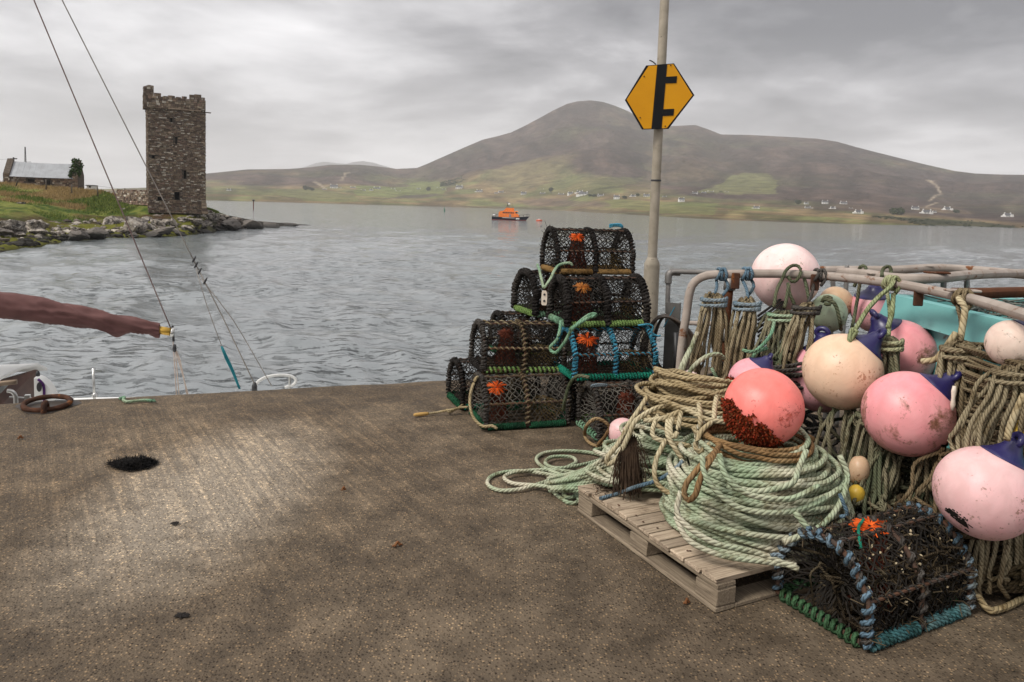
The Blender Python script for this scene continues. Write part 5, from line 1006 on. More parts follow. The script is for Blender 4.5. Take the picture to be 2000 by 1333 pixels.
# pot ropes
def pot_rope(name, pts, r, mat, label, cat='rope', group='pot ropes', **k):
    m = MB(); rope(m, pts, r, .015, 7, .004); return m.build(name, mat, None, True, label=label, cat=cat, group=group)
pot_rope('pot_rope', [az(940, 735, .33), ay(928, 742, 5.2), ay(918, 780, 5.16), ay(924, 812, 5.12), ay(942, 832, 5.08), ay(962, 832, 5.06), ay(972, 838, 5.05)], .011, M_tan, 'tan rope looping down the front left of the bottom left pot')
pot_rope('pot_rope', [ay(1112, 645, 5.1), ay(1150, 616, 5.1), ay(1165, 616, 5.08), ay(1150, 622, 5.08), ay(1120, 640, 5.1), ay(1103, 668, 5.12), ay(1085, 690, 5.16), ay(1074, 680, 5.2), ay(1090, 660, 5.2), ay(1095, 628, 5.3)], .012, M_mint, 'green and tan rope slung between the lime laced pot and the blue pot')
pot_rope('pot_rope', [ay(1152, 737, 4.92), ay(1128, 735, 4.94), ay(1112, 752, 4.98), ay(1104, 780, 5.0), ay(1100, 802, 5.05)], .012, M_olive, 'olive rope hanging from the lower left corner of the blue pot')
pot_rope('pot_rope', [ay(1050, 518, 5.8), ay(1054, 530, 5.65), ay(1060, 555, 5.5), ay(1064, 562, 5.45), ay(1075, 545, 5.5), ay(1090, 520, 5.6), ay(1112, 514, 5.6), ay(1118, 520, 5.6)], .011, M_mint, 'mint green rope tied at the corner of the topmost pot')
m = MB(); c = ay(1063, 582, 5.42); V = []; 
for k, (w_, h_) in enumerate(((.014, -.055), (.02, -.045), (.021, 0), (.019, .04), (.012, .052))): V += [(-w_, -.012, h_), (w_, -.012, h_), (w_, .012, h_), (-w_, .012, h_)]
q = []
for k in range(4): q += [[4 * k + i, 4 * k + (i + 1) % 4, 4 * k + 4 + (i + 1) % 4, 4 * k + 4 + i] for i in range(4)]
q += [[3, 2, 1, 0], [16, 17, 18, 19]]; m.add(np.array(V) + c, q)
tg = m.build('rope_toggle', pm('white_plastic', (.62, .52, .42), (.7, .62, .52), scale=20, rough=.5, bmp=0), None, label='white plastic toggle hanging on mint rope beside the top pots', cat='toggle')
for dz in (-.022, .026): m = MB(); lathe(m, [(0, 0), (.0085, 0), (.0085, .003), (0, .003)], 10, Matrix.Translation(c + [0, -.0125, dz]) @ Matrix.Rotation(math.pi / 2, 4, 'X')); m.build('eye_hole', M_dark, tg)
pt = [az(914, 795, .06), az(900, 796, .05), az(885, 800, .04), az(868, 803, .03), az(850, 806, .014), az(838, 808, .013)]
m = MB(); rope(m, pt, .0095, .015, 7, .004); rope(m, [az(905, 790, .05), az(890, 800, .03), az(878, 806, .014), az(873, 800, .02)], .008); t_ = m.build('toggle_rope', M_tan, None, True, label='tan rope with wooden toggle running left from bottom pots', cat='rope'); m = MB(); a, b = az(837, 808, .013), az(808, 811, .013); tube(m, [a, a + (b - a) * .1, a + (b - a) * .5, a + (b - a) * .9, b], [.008, .013, .015, .013, .008], 8); m.build('wooden_toggle', pm('yellow_plastic', (.55, .34, .10), (.42, .26, .09), bmp=0), t_, True)
pot_rope('pot_rope', [az(1170, 873, .012), az(1150, 866, .012), az(1141, 850, .03), ay(1146, 832, 4.75), ay(1162, 819, 4.74), ay(1178, 822, 4.74), ay(1190, 835, 4.72), ay(1182, 852, 4.7), az(1168, 870, .02), az(1175, 866, .012), az(1195, 866, .012)], .012, M_rustrope, 'orange-brown rope loop standing in front of the black roped pot')
m = MB()
for k in range(2): rope(m, [ay(1154, 757, 4.86), ay(1158, 752 + k * 3, 4.86), ay(1172, 751 + k * 3, 4.88), ay(1186, 752 + k * 2, 4.9)], .007)
m.build('blue_lashing', M_bluer, None, True, label='pale blue lashing on top corner of the black roped pot', cat='rope')
m = MB()
for k in range(2): rope(m, [ay(1190, 440 + k * 4, 5.95), ay(1200, 439 + k * 2, 5.95), ay(1212, 439 + k * 3, 5.96), ay(1216, 445, 5.96)], .010)
m.build('blue_lashing', M_sky, None, True, label='bright blue lashing on the top right edge of the topmost pot', cat='rope')
m = MB(); rope(m, [ay(1246, 636, 5.3), ay(1268, 634, 5.3), ay(1276, 640, 5.3), ay(1272, 650, 5.3), ay(1285, 657, 5.3), ay(1290, 655, 5.3)], .007); m.build('blue_lashing', M_sky, None, True, label='blue rope tail at the top right corner of the blue pot', cat='rope')
# ================================================================== SIGN POLE
def sign_pole():
    d = 7.15; s = d / F_PX; base = ay(1262, 755, d); base[2] = 0; top = ay(1301, -60, d); jt = ay(1272, 515, d)
    e = empty('sign_pole', base, label='grey steel pole carrying a yellow hexagonal junction sign', cat='sign pole')
    Mp = pm('weathered_galvanised', (.25, .22, .17), (.34, .30, .24), scale=7, rough=.65, metal=.15, bmp=.3, bscale=60, spots=(.12, .095, .07), spot_scale=24, spot_at=.63)
    rel = lambda p: np.array(p) - base
    ax = rel(top) / np.linalg.norm(rel(top)); hj = rel(jt) @ ax
    def mt(h): return Matrix.Translation(Vector(ax * h)) @ Vector(ax).to_track_quat('Z', 'Y').to_matrix().to_4x4()
    n = MB(); lathe(n, [(.082, -.02), (.080, .25), (.075, hj - .02), (.074, hj), (.049, hj + .055), (.047, hj + .06)], 28, mt(0)); n.build('base_sleeve', Mp, e, True)
    n = MB(); lathe(n, [(.046, hj - .02), (.045, hj + .8), (.043, hj + 2.2), (.041, hj + 4.2), (0, hj + 4.2)], 24, mt(0)); n.build('pole', Mp, e, True)
    n = MB(); p = rel(ay(1284, 353, d)); lathe(n, [(.048, -.008), (.051, -.004), (.051, .004), (.048, .008)], 24, mt(p @ ax)); n.build('band', M_dark, e, True)
    # sign plate: pixel outline converted to a flat plate standing in front of the pole
    ds = d - .09
    C = ay(1289, 189, ds); cpx, cpy = 1289, 189; k = ds / F_PX * 1.0
    def P(px, py, off=0.0): return rel(np.array([C[0] + (px - cpx) * k, C[1] - off + (px - cpx) * k * .12, C[2] - (py - cpy) * k]))
    outl = [(1259, 132), (1313.5, 125), (1357, 183), (1309, 249.5), (1257, 253), (1221, 199)]
    def plate(name, pts, off, th, mat, par):
        V = np.array([P(x, y, off) for x, y in pts] + [P(x, y, off - th) for x, y in pts]); n_ = len(pts); m = MB(); m.add(V, [[i, i + n_, (i + 1) % n_ + n_, (i + 1) % n_] for i in range(n_)], [[0, i + 1, i] for i in range(1, n_ - 1)] + [[n_, n_ + i, n_ + i + 1] for i in range(1, n_ - 1)]); return m.build(name, mat, par)
    My = pm('sign_yellow', (.66, .30, .006), (.60, .265, .006), scale=3, rough=.5, bmp=0, spots=(.34, .15, .015), spot_scale=26, spot_at=.66, spec=.2); Mk = pm('sign_black', (.008, .008, .009), rough=.5, bmp=0, spec=.2)
    sg = plate('sign_plate', outl, .0, .012, Mk, e)
    inn = [(1264, 132.5), (1312, 127), (1353, 183.5), (1305, 248.5), (1260, 251.5), (1224, 198)]; plate('yellow_face', inn, .004, .003, My, sg)
    bar = [(1280.5, 130.5), (1300, 128), (1295, 250), (1275, 251)]; plate('black_symbol', bar, .008, .003, Mk, sg)
    plate('black_symbol', [(1298, 151.5), (1320.5, 149), (1320, 162), (1297.5, 164)], .0085, .003, Mk, sg); plate('black_symbol', [(1295.5, 213), (1318, 211), (1317, 224), (1295, 226)], .0085, .003, Mk, sg)
    for x, y in ((1256, 153), (1252, 231), (1307, 129.5), (1302, 245)): n = MB(); lathe(n, [(0, .004), (.006, .003), (.007, 0)], 8, Matrix.Translation(P(x, y, .007)) @ Matrix.Rotation(math.pi / 2, 4, 'X')); n.build('bolt', M_rust, sg)
    n = MB(); tube(n, catmull([P(1278, 129, 0), P(1271, 124, 0), P(1265, 122, 0)], .01), .006, 5); n.build('loose_wire', M_dark, sg)
sign_pole()

# ================================================================== STEEL RACK
M_pipe = pm('worn_white_pipe', (.36, .31, .27), (.28, .235, .20), scale=10, rough=.6, bmp=.5, bscale=70, bdist=.002, spots=(.15, .06, .025), spot_scale=8, spot_at=.575); M_galv = pm('galvanised_pipe', (.24, .23, .215), (.17, .16, .15), scale=9, rough=.5, metal=.4, bmp=.2, spots=(.13, .07, .04), spot_scale=8, spot_at=.66); M_rustp = pm('rusted_pipe', (.115, .045, .02), (.075, .03, .016), scale=9, rough=.85, bmp=.6, spots=(.2, .15, .11), spot_scale=7, spot_at=.66)
def rack():
    e = empty('pipe_rack', (1.3, 4.5, 0), label='worn white tubular steel rack hung with buoys and rope hanks', cat='rack'); o = np.array([1.3, 4.5, 0])
    def part(name, pts, r, mat, n=12, step=.04): m = MB(); tube(m, catmull(np.array(pts) - o, step), r, n); return m.build(name, mat, e, True)
    near = [ay(1322, 760, 4.62), ay(1330, 690, 4.62), ay(1340, 620, 4.62), ay(1347, 572, 4.61), ay(1358, 550, 4.60), ay(1382, 538, 4.58), ay(1416, 536, 4.55), ay(1475, 535, 4.55), ay(1553, 536, 4.52), ay(1640, 542, 4.40), ay(1757, 556, 4.05), ay(1893, 584, 3.52), ay(2000, 615, 3.05), ay(2060, 634, 2.75)]; near[0][2] = 0
    nr = part('near_rail', near, .0265, M_pipe)
    part('elbow_post', [ay(1303, 720, 5.9), ay(1304, 600, 5.9), ay(1305, 560, 5.9), ay(1306, 545, 5.9)], .020, M_galv); part('back_rail', [ay(1306, 536, 5.9), ay(1318, 531, 5.88), ay(1345, 531.5, 5.8), ay(1400, 533, 5.6), ay(1480, 540, 5.2), ay(1600, 545, 4.9)], .020, M_galv)
    m = MB(); p = ay(1306, 537, 5.9) - o; tube(m, catmull([p + [0, 0, -.07], p + [0, 0, -.01], p + [.02, 0, .02], p + [.09, 0, .022]], .01), .03, 10); m.build('pipe_elbow', M_galv, e, True)
    part('lower_rail', [ay(1333, 631, 5.5), ay(1400, 633, 5.3), ay(1430, 634, 5.2)], .017, M_pipe); pr = part('rusty_post', [ay(1425, 555, 5.1), ay(1419, 620, 5.1), ay(1413, 700, 5.1), ay(1409, 760, 5.1)], .030, M_rustp)
    for px, py in ((1425, 556), (1416, 655)): m = MB(); p = ay(px, py, 5.1) - o; tube(m, [p + [0, 0, .05], p - [0, 0, .04]], .042, 10); m.build('pipe_clamp', M_galv, pr, True)
    part('second_rail', [ay(1640, 531, 4.9), ay(1687, 535, 4.7), ay(1740, 543, 4.5), ay(1784, 545, 4.4), ay(1840, 543, 4.45), ay(1889, 538, 4.7), ay(1950, 535, 5.0), ay(2040, 534, 5.4)], .031, M_pipe); part('third_rail', [ay(1560, 529, 5.6), ay(1660, 528, 5.6), ay(1740, 528, 5.6), ay(1823, 524, 5.7), ay(1890, 527, 5.7), ay(1960, 533, 5.4), ay(2040, 541, 5.2)], .033, M_pipe)
    part('rusty_bar', [ay(1862, 574, 3.75), ay(1902, 574, 3.9), ay(1960, 572, 4.1), ay(2040, 570, 4.4)], .031, M_rustp)
    for px, y0, y1, dd in ((1653, 520, 552, 5.5), (1800, 546, 580, 4.42), (1841, 549, 590, 4.46), (1887, 547, 585, 4.7), (1626, 540, 600, 5.2)): q = part('upright', [ay(px, y0, dd), ay(px, y1, dd), np.append(ay(px, y1, dd)[:2], 0)], .017, M_galv)
    for px, py, dd, w in ((1808, 520, 5.68, .05), (1830, 533, 4.43, .07), (1955, 528, 5.4, .07), (1880, 568, 3.6, .08), (1715, 535, 4.6, .06)): m = MB(); p = ay(px, py, dd) - o; bevbox(m, p + [-w, -.03, -.006], p + [w, .03, .006], .004); m.build('flat_bracket', M_rustp if w == .07 else M_pipe, e)
    for px, py, dd in ((1436, 549, 4.53), (1793, 580, 3.92), (1591, 552, 4.46)): m = MB(); p = ay(px, py, dd) - o; bevbox(m, p + [-.026, -.012, -.05], p + [.026, .004, .05], .005); m.build('bracket_tab', M_rust, nr)
rack()
def channel_post():
    d = 5.75; b = ay(1307, 740, d); b[2] = 0; t = ay(1310, 592, d); h = t[2]; e = empty('channel_post', b, R_(-20), label='grey steel channel post with black hose coiled on it', cat='post')
    m = MB(); w = .055
    for a, c in (((-w, 0, 0), (-w + .012, .07, h)), ((-w + .012, 0, 0), (w - .012, .012, h)), ((w - .012, 0, 0), (w, .07, h))): box(m, a, c)
    m.build('channel', pm('grey_channel_steel', (.15, .145, .135), (.10, .095, .088), scale=6, rough=.6, metal=.3, bmp=.3, spots=(.09, .05, .03), spot_at=.64), e)
    m = MB()
    for k in range(7):
        a = np.linspace(0, 2 * math.pi, 40, endpoint=False); cx = (-.01 + rng.normal(0, .015)); hw = .12 + .016 * k; hh = .23 + .012 * k; tube(m, np.stack([cx + hw * np.cos(a), -.05 + .02 * k * np.cos(a) * .3 + .09 * np.cos(2 * a) * 0 - .012 * k, h - .10 - hh + hh * np.sin(a) + .02 * np.cos(3 * a)], 1), .0115, 7, True)
    o = m.build('coiled_hose', pm('brown_hose', (.075, .055, .04), (.04, .03, .024), scale=8, rough=.45, bmp=0), None, True, label='dark brown hose coil hanging on the grey channel post', cat='hose'); o.location = b; o.rotation_euler = (0, 0, R_(-20))
    m = MB(); rope(m, [ay(1318, 600, 5.66), ay(1308, 618, 5.66), ay(1296, 640, 5.66)], .004); rope(m, [ay(1317, 659, 5.66), ay(1326, 660, 5.66)], .005); m.build('blue_tie', M_sky, e, True, ).matrix_parent_inverse = e.matrix_basis.inverted()
    m = MB(); tube(m, [ay(1320, 650, 5.6), ay(1320, 740, 5.6)], .02, 8); m.build('black_pipe', M_dark, None, True, label='short black plastic pipe leaning by the channel post', cat='pipe')
channel_post()

# ================================================================== FISH TUB
def fish_tub():
    e = empty('fish_tub', (2.34, 4.5, 0), label='large turquoise plastic fish tub behind the rack', cat='fish tub'); Mt = pm('turquoise_plastic', (.17, .44, .42), (.14, .38, .37), scale=3, rough=.5, bmp=.1, spots=(.075, .085, .06), spot_scale=11, spot_at=.62)
    L_, W_, H_ = 1.75, 1.1, 1.135; sl = .05      # runs towards the camera (local -y) from the far corner
    m = MB(); b0 = [(sl, -sl, .1), (sl, -L_ + sl, .1), (W_ - sl, -L_ + sl, .1), (W_ - sl, -sl, .1)]; t0 = [(0, 0, H_ - .14), (0, -L_, H_ - .14), (W_, -L_, H_ - .14), (W_, 0, H_ - .14)]; ti = [(.05, -.05, H_ - .14), (.05, -L_ + .05, H_ - .14), (W_ - .05, -L_ + .05, H_ - .14), (W_ - .05, -.05, H_ - .14)]; bi = [(.09, -.09, .2), (.09, -L_ + .09, .2), (W_ - .09, -L_ + .09, .2), (W_ - .09, -.09, .2)]
    V = np.array(b0 + t0 + ti + bi); q = []
    for k in range(4): j = (k + 1) % 4; q += [[k, j, 4 + j, 4 + k], [4 + k, 4 + j, 8 + j, 8 + k], [8 + k, 8 + j, 12 + j, 12 + k]]
    q += [[3, 2, 1, 0], [12, 13, 14, 15]]; m.add(V, q); m.build('shell', Mt, e)
    m = MB(); o_ = .045
    ro = [(-o_, o_, H_ - .135), (-o_, -L_ - o_, H_ - .135), (W_ + o_, -L_ - o_, H_ - .135), (W_ + o_, o_, H_ - .135)]; rt = [(-.012, .012, H_), (-.012, -L_ - .012, H_), (W_ + .012, -L_ - .012, H_), (W_ + .012, .012, H_)]; ri = [(.06, -.06, H_), (.06, -L_ + .06, H_), (W_ - .06, -L_ + .06, H_), (W_ - .06, -.06, H_)]; rb = [(.06, -.06, H_ - .15), (.06, -L_ + .06, H_ - .15), (W_ - .06, -L_ + .06, H_ - .15), (W_ - .06, -.06, H_ - .15)]; ru = [(.004, -.004, H_ - .143), (.004, -L_ + .004, H_ - .143), (W_ - .004, -L_ + .004, H_ - .143), (W_ - .004, -.004, H_ - .143)]
    V = np.array(ru + ro + rt + ri + rb); q = []
    for k in range(4):
        j = (k + 1) % 4
        for l in range(4): q.append([4 * l + k, 4 * l + j, 4 * l + 4 + j, 4 * l + 4 + k])
    m.add(V, q); m.build('rim', Mt, e)
    for k in range(5): y = -.18 - k * .36; m = MB(); bevbox(m, (-.018, y - .03, .14), (.035, y + .03, H_ - .2 - .1 * (k % 2)), .012); m.build('rib', Mt, e)
    for x in (.1, W_ - .3): m = MB(); bevbox(m, (x, -L_ + .1, 0), (x + .2, -.1, .11), .01); m.build('skid', Mt, e)
    # grey net bundled in the tub
    m = MB(); o = np.array([2.34, 4.5, 0])
    for k in range(150):
        c = o + [rng.uniform(.2, .95), -rng.uniform(.1, 1.6), H_ - .1 + rng.uniform(-.05, .12)]; P = [c + rng.normal(0, .13, 3) * [1, 1.2, .32] for _ in range(4)]; P = [np.array([min(max(p[0], 2.44), 3.36), min(max(p[1], 2.84), 4.4), p[2]]) for p in P]; rope(m, P, .005, .03, 4)
    m.build('fishing_net', pm('grey_green_net', (.20, .20, .17), (.09, .12, .12), scale=6, rough=.9, bmp=0), None, True, label='grey green fishing net bundled in the turquoise tub', cat='fishing net')
fish_tub()

# ================================================================== PALLET
PN = np.array([.860, 2.822]); pu = np.array([-.469, .940]); pu /= np.linalg.norm(pu); pv = np.array([pu[1], -pu[0]])
def pallet():
    e = empty('pallet', (PN[0], PN[1], 0), math.atan2(pu[1], pu[0]), label='weathered wooden pallet under the green rope coil', cat='pallet')   # local x runs along the long front edge to the left corner, -y into the heap
    m_, nt, b, N, L = nodes('weathered_timber'); c = coords(N); mp = N('ShaderNodeMapping'); mp.inputs[3].default_value = (120, 5.0, 120); L(c, mp.inputs[0]); n1 = noise_n(N, L, mp.outputs[0], 1.0, 7, .65, .8); oi = N('ShaderNodeObjectInfo')
    r = ramp(N, [(.33, (.09, .062, .042)), (.43, (.30, .228, .158)), (.64, (.47, .375, .27))]); L(n1, r.inputs[0]); hs = N('ShaderNodeHueSaturation'); mr = N('ShaderNodeMapRange'); L(oi.outputs['Random'], mr.inputs[0]); mr.inputs[3].default_value = .72; mr.inputs[4].default_value = 1.2; L(mr.outputs[0], hs.inputs['Value']); L(r.outputs[0], hs.inputs['Color'])
    n2 = noise_n(N, L, c, 9, 6, .7); r2 = ramp(N, [(.54, (1, 1, 1)), (.68, (.38, .33, .28))]); L(n2, r2.inputs[0]); L(mixc(N, L, 1.0, hs.outputs[0], r2.outputs[0], 'MULTIPLY'), b.inputs['Base Color']); b.inputs['Roughness'].default_value = .85; bump(N, L, b, n1, .8, .0025); Mt = m_
    m_, nt, b, N, L = nodes('grey_timber'); c = coords(N); mp = N('ShaderNodeMapping'); mp.inputs[3].default_value = (6, 110, 110); L(c, mp.inputs[0]); n1 = noise_n(N, L, mp.outputs[0], 1.0, 7, .65, .8); r = ramp(N, [(.3, (.09, .066, .044)), (.5, (.20, .155, .105)), (.72, (.33, .265, .185))]); L(n1, r.inputs[0]); L(r.outputs[0], b.inputs['Base Color']); b.inputs['Roughness'].default_value = .9; bump(N, L, b, n1, .5, .0018); Mg = m_
    A, Bd = 1.06, 1.05
    k = 0; x = 0.0
    while x < A - .03:                                     # deck boards run into the heap, laid side by side along the edge
        w = min(rng.choice([.075, .09, .1, .12, .095]), A - x); n = MB(); g = rng.uniform(.002, .006); st = rng.uniform(-.012, .012); bevbox(n, (x + g, -Bd, .122 + rng.uniform(0, .003)), (x + w - g, .0 + st, .143 + rng.uniform(-.002, .003)), .003, .0012); n.build('deck_board', Mt, e); x += w
    for y in (-.05, -Bd / 2, -Bd + .05): n = MB(); bevbox(n, (.0, y - .05, .099), (A, y + .05, .1195), .004, .001); n.build('stringer_board', Mg, e)
    for x in (.065, A / 2, A - .065):
        for y in (-.052, -Bd / 2, -Bd + .052): n = MB(); bevbox(n, (x - .065, y - .05, .0225), (x + .065, y + .05, .0965), .005, .0015); n.build('block', Mg, e)
    for y in (-.05, -Bd / 2, -Bd + .05): n = MB(); bevbox(n, (-.0, y - .05, .001), (A, y + .052, .02), .004, .001); n.build('bottom_board', Mg, e)
    for x in (.05, A - .05): n = MB(); bevbox(n, (x - .05, -Bd + .103, .001), (x + .05, -.103, .02), .004); n.build('bottom_board', Mg, e)
    for k in range(10): n = MB(); x = rng.uniform(.05, A - .05); lathe(n, [(0, .0012), (.005, .001), (.006, 0)], 8, Matrix.Translation((x, -.05 + rng.uniform(-.02, .02), .1462))); n.build('nail_head', M_rust, e)
pallet()

# ================================================================== ROPE COILS
def coil(loops, ppl=40):
    """loops: rows (cx, cy, rx, ry, z, tilt, tilt phase, twist); one continuous rope through all of them."""
    A = np.array(loops, float); n = len(A); th = np.linspace(0, n - 1, (n - 1) * ppl); I = [np.interp(th, np.arange(n), A[:, k]) for k in range(8)]
    a = 2 * math.pi * th; wob = 1 + .035 * fbm(np.stack([np.cos(a) * 1.5 + 3, np.sin(a) * 1.5, th * .9], 1), 3, 3)
    x = I[2] * wob * np.cos(a); y = I[3] * wob * np.sin(a); ct, st = np.cos(I[7]), np.sin(I[7])
    return np.stack([I[0] + x * ct - y * st, I[1] + x * st + y * ct, I[4] + I[5] * np.cos(a - I[6]) + .008 * fbm(np.stack([np.cos(a) * 2, np.sin(a) * 2, th * 1.3], 1), 2, 8)], 1)
CB = np.array([1.175, 3.37])
def green_coil():
    prof = [(.0, .385, .165), (.12, .405, .19), (.3, .40, .26), (.5, .375, .335), (.7, .335, .415), (.85, .295, .47), (1.0, .25, .51)]; pr = np.array(prof); loops = []
    for layer, (cnt, ins) in enumerate(((16, .085), (22, .05), (26, .022), (34, .0))):
        for k in range(cnt):
            u = k / (cnt - 1); u = u if layer % 2 == 0 else 1 - u; R = np.interp(u, pr[:, 0], pr[:, 1]) - ins; z = np.interp(u, pr[:, 0], pr[:, 2]); lt = .012 + (.10 if layer >= 2 and rng.uniform() < .45 else .03) * rng.uniform()
            loops.append((CB[0] + rng.normal(0, .016), CB[1] + rng.normal(0, .016), R * rng.uniform(.94, 1.05), R * rng.uniform(.90, 1.03), max(z + rng.normal(0, .03), .158), lt, rng.uniform(0, 6.28), rng.normal(0, .3)))
    P = coil(loops); P[:, 2] = np.maximum(P[:, 2], .157); m = MB(); tube(m, P, .0125, 8)
    o = m.build('rope_coil', M_gr, None, True, label='large pale green rope coil piled on the pallet', cat='rope coil')
    m = MB(); L2 = []
    for k in range(5): L2.append((CB[0] + rng.normal(0, .012), CB[1] + rng.normal(0, .012), .245 + .012 * rng.normal(), .235 + .012 * rng.normal(), .53 + .011 * k * .6, .02 + .01 * rng.uniform(), rng.uniform(0, 6), 0))
    tube(m, coil(L2), .0115, 8); a = np.array([CB[0], CB[1]])
    rope(m, [ay(1405, 870, 3.22), ay(1395, 885, 3.08), ay(1375, 905, 3.02), ay(1352, 930, 3.0), ay(1340, 945, 3.0), ay(1335, 965, 2.99), ay(1345, 978, 2.98), ay(1358, 965, 2.96), ay(1368, 935, 2.97), ay(1385, 905, 3.0), ay(1400, 880, 3.1)], .013, jit=.003)
    m.build('brown_rope_ring', M_rustrope, None, True, label='rust brown rope ring round the mouth of the green coil', cat='rope')
    # single strands slung across the coil's face and its trailing tail
    m = MB(); rope(m, [ay(1371, 890, 3.02), ay(1380, 935, 2.96), ay(1430, 985, 2.93), ay(1500, 1002, 2.90), ay(1580, 990, 2.93), ay(1640, 955, 3.05)], .0125); rope(m, [ay(1552, 1000, 2.90), ay(1570, 1022, 2.88), ay(1590, 1045, 2.86), ay(1604, 1056, 2.84)], .0125); rope(m, [ay(1320, 1010, 3.05), ay(1345, 1055, 2.96), ay(1410, 1085, 2.90), ay(1500, 1098, 2.86), ay(1555, 1105, 2.84)], .0125); rope(m, [ay(1330, 960, 3.0), ay(1322, 1000, 2.99), ay(1345, 1030, 2.95), ay(1400, 1062, 2.9), ay(1480, 1080, 2.88), ay(1560, 1112, 2.82)], .0125)
    rope(m, [ay(1405, 888, 2.99), ay(1418, 930, 2.93), ay(1460, 965, 2.9), ay(1540, 975, 2.89), ay(1600, 950, 2.95)], .0125); rope(m, [ay(1640, 890, 3.1), ay(1655, 930, 3.08), ay(1640, 985, 3.0), ay(1600, 1030, 2.9), ay(1530, 1060, 2.86)], .0125); rope(m, [ay(1575, 880, 3.05), ay(1560, 915, 3.0), ay(1545, 945, 2.95), ay(1480, 960, 2.93), ay(1420, 950, 2.93)], .0125)
    m.build('slung_strands', M_gr, o, True)
    m = MB(); rope(m, [ay(1640, 965, 2.98), ay(1648, 985, 2.95), ay(1655, 1005, 2.94), ay(1640, 1010, 2.94)], .008); m.build('blue_twine', M_bluer, o, True); m = MB(); rope(m, [ay(1505, 1085, 2.86), ay(1520, 1083, 2.85), ay(1530, 1090, 2.84)], .008); m.build('blue_twine', M_bluer, o, True)
green_coil()
def tan_heap():
    c0 = np.array([.98, 3.92]); loops = []
    for k in range(34):                                    # broad green loops spilling to the left
        u = k / 33; loops.append((c0[0] - .12 * (1 - u) + rng.normal(0, .035), c0[1] + rng.normal(0, .035) - .03, .40 - .12 * u + rng.normal(0, .04), .27 - .07 * u + rng.normal(0, .03), .17 + .27 * u + rng.normal(0, .02), .06 * rng.uniform(.2, 1), rng.uniform(0, 6.28), .25 + rng.normal(0, .12)))
    P = coil(loops); P[:, 2] = np.maximum(P[:, 2], .158); m = MB(); tube(m, P, .0115, 8)
    # bundle of strands running down to the quay and the loose loops lying there
    for k in range(9):
        j = rng.normal(0, 1, 2); rope(m, [ay(1330 + 6 * k, 870 + 8 * k + j[0] * 4, 3.85), ay(1250, 862 + 9 * k, 3.8), ay(1190, 890 + 8 * k, 3.8), ay(1140 + j[1] * 4, 918 + 5 * k, 3.85), az(1075 + j[0] * 10, 935 + 3 * k, .02 + .012 * (k % 4))], .0115)
    rope(m, [az(1075, 938, .03), az(1020, 955, .02), az(975, 958, .012), az(952, 945, .012), az(965, 928, .012), az(1010, 920, .014), az(1060, 925, .03), az(1100, 935, .045), az(1090, 950, .05), az(1040, 948, .03), az(1000, 944, .025), az(985, 932, .025), az(1010, 922, .03), az(1070, 918, .04), az(1140, 925, .06)], .0115)
    rope(m, [az(1140, 940, .05), az(1075, 920, .04), az(1048, 900, .012), az(1060, 886, .012), az(1100, 881, .012), az(1150, 884, .012), az(1180, 893, .02), az(1150, 905, .03), az(1090, 915, .04), az(1065, 905, .03), az(1078, 893, .025), az(1115, 893, .02), az(1125, 903, .02), az(1108, 913, .03)], .0115); rope(m, [az(1065, 945, .03), az(1085, 965, .012), az(1110, 982, .012), az(1130, 980, .012), az(1122, 960, .03), az(1112, 950, .04), az(1100, 962, .03), az(1108, 972, .026), az(1128, 968, .02), az(1140, 950, .05)], .0115)
    o = m.build('rope_heap', M_gr, None, True, label='pale green rope heap spilling off the pallet onto the quay', cat='rope heap')
    m = MB(); loops = []; c1 = np.array([.99, 3.95])
    for k in range(24): u = k / 23; loops.append((c1[0] + .10 * (1 - u) + rng.normal(0, .03), c1[1] + rng.normal(0, .03), .32 - .15 * u + rng.normal(0, .03), .24 - .12 * u + rng.normal(0, .025), .43 + .27 * u ** .8 + rng.normal(0, .012), .05 * rng.uniform(.2, 1), rng.uniform(0, 6.28), -.2 + rng.normal(0, .15)))
    P = coil(loops); tube(m, P, .0125, 8)
    for pts in ([ay(1265, 775, 3.72), ay(1250, 800, 3.66), ay(1228, 830, 3.64), ay(1205, 870, 3.64), ay(1185, 895, 3.66), ay(1187, 908, 3.66), ay(1205, 895, 3.62), ay(1228, 850, 3.60), ay(1245, 820, 3.6), ay(1290, 795, 3.62), ay(1330, 800, 3.6)], [ay(1285, 812, 3.6), ay(1275, 840, 3.52), ay(1278, 855, 3.5), ay(1300, 864, 3.48), ay(1330, 868, 3.46), ay(1350, 872, 3.46)], [ay(1305, 810, 3.56), ay(1303, 850, 3.46), ay(1320, 880, 3.42), ay(1336, 900, 3.4)], [ay(1330, 805, 3.52), ay(1322, 845, 3.46), ay(1312, 855, 3.46), ay(1308, 835, 3.48), ay(1315, 810, 3.55)], [ay(1365, 790, 3.5), ay(1368, 830, 3.4), ay(1362, 850, 3.38), ay(1355, 835, 3.4)],
                [ay(1300, 860, 3.46), ay(1282, 895, 3.42), ay(1278, 930, 3.4), ay(1290, 953, 3.38), ay(1318, 966, 3.34), ay(1350, 965, 3.3)], [ay(1260, 808, 3.64), ay(1262, 822, 3.6), ay(1300, 815, 3.54), ay(1345, 800, 3.52), ay(1400, 812, 3.48)], [ay(1290, 780, 3.6), ay(1340, 800, 3.5), ay(1380, 820, 3.42), ay(1420, 826, 3.4)], [ay(1400, 775, 3.6), ay(1396, 800, 3.5), ay(1393, 822, 3.42), ay(1372, 840, 3.36), ay(1358, 866, 3.33), ay(1366, 882, 3.3), ay(1392, 862, 3.32)]): rope(m, pts, .0125, jit=.003)
    m.build('tan_rope_coil', M_tan, None, True, label='tan rope coil heaped on top of the spilled green rope', cat='rope coil')
    m = MB()
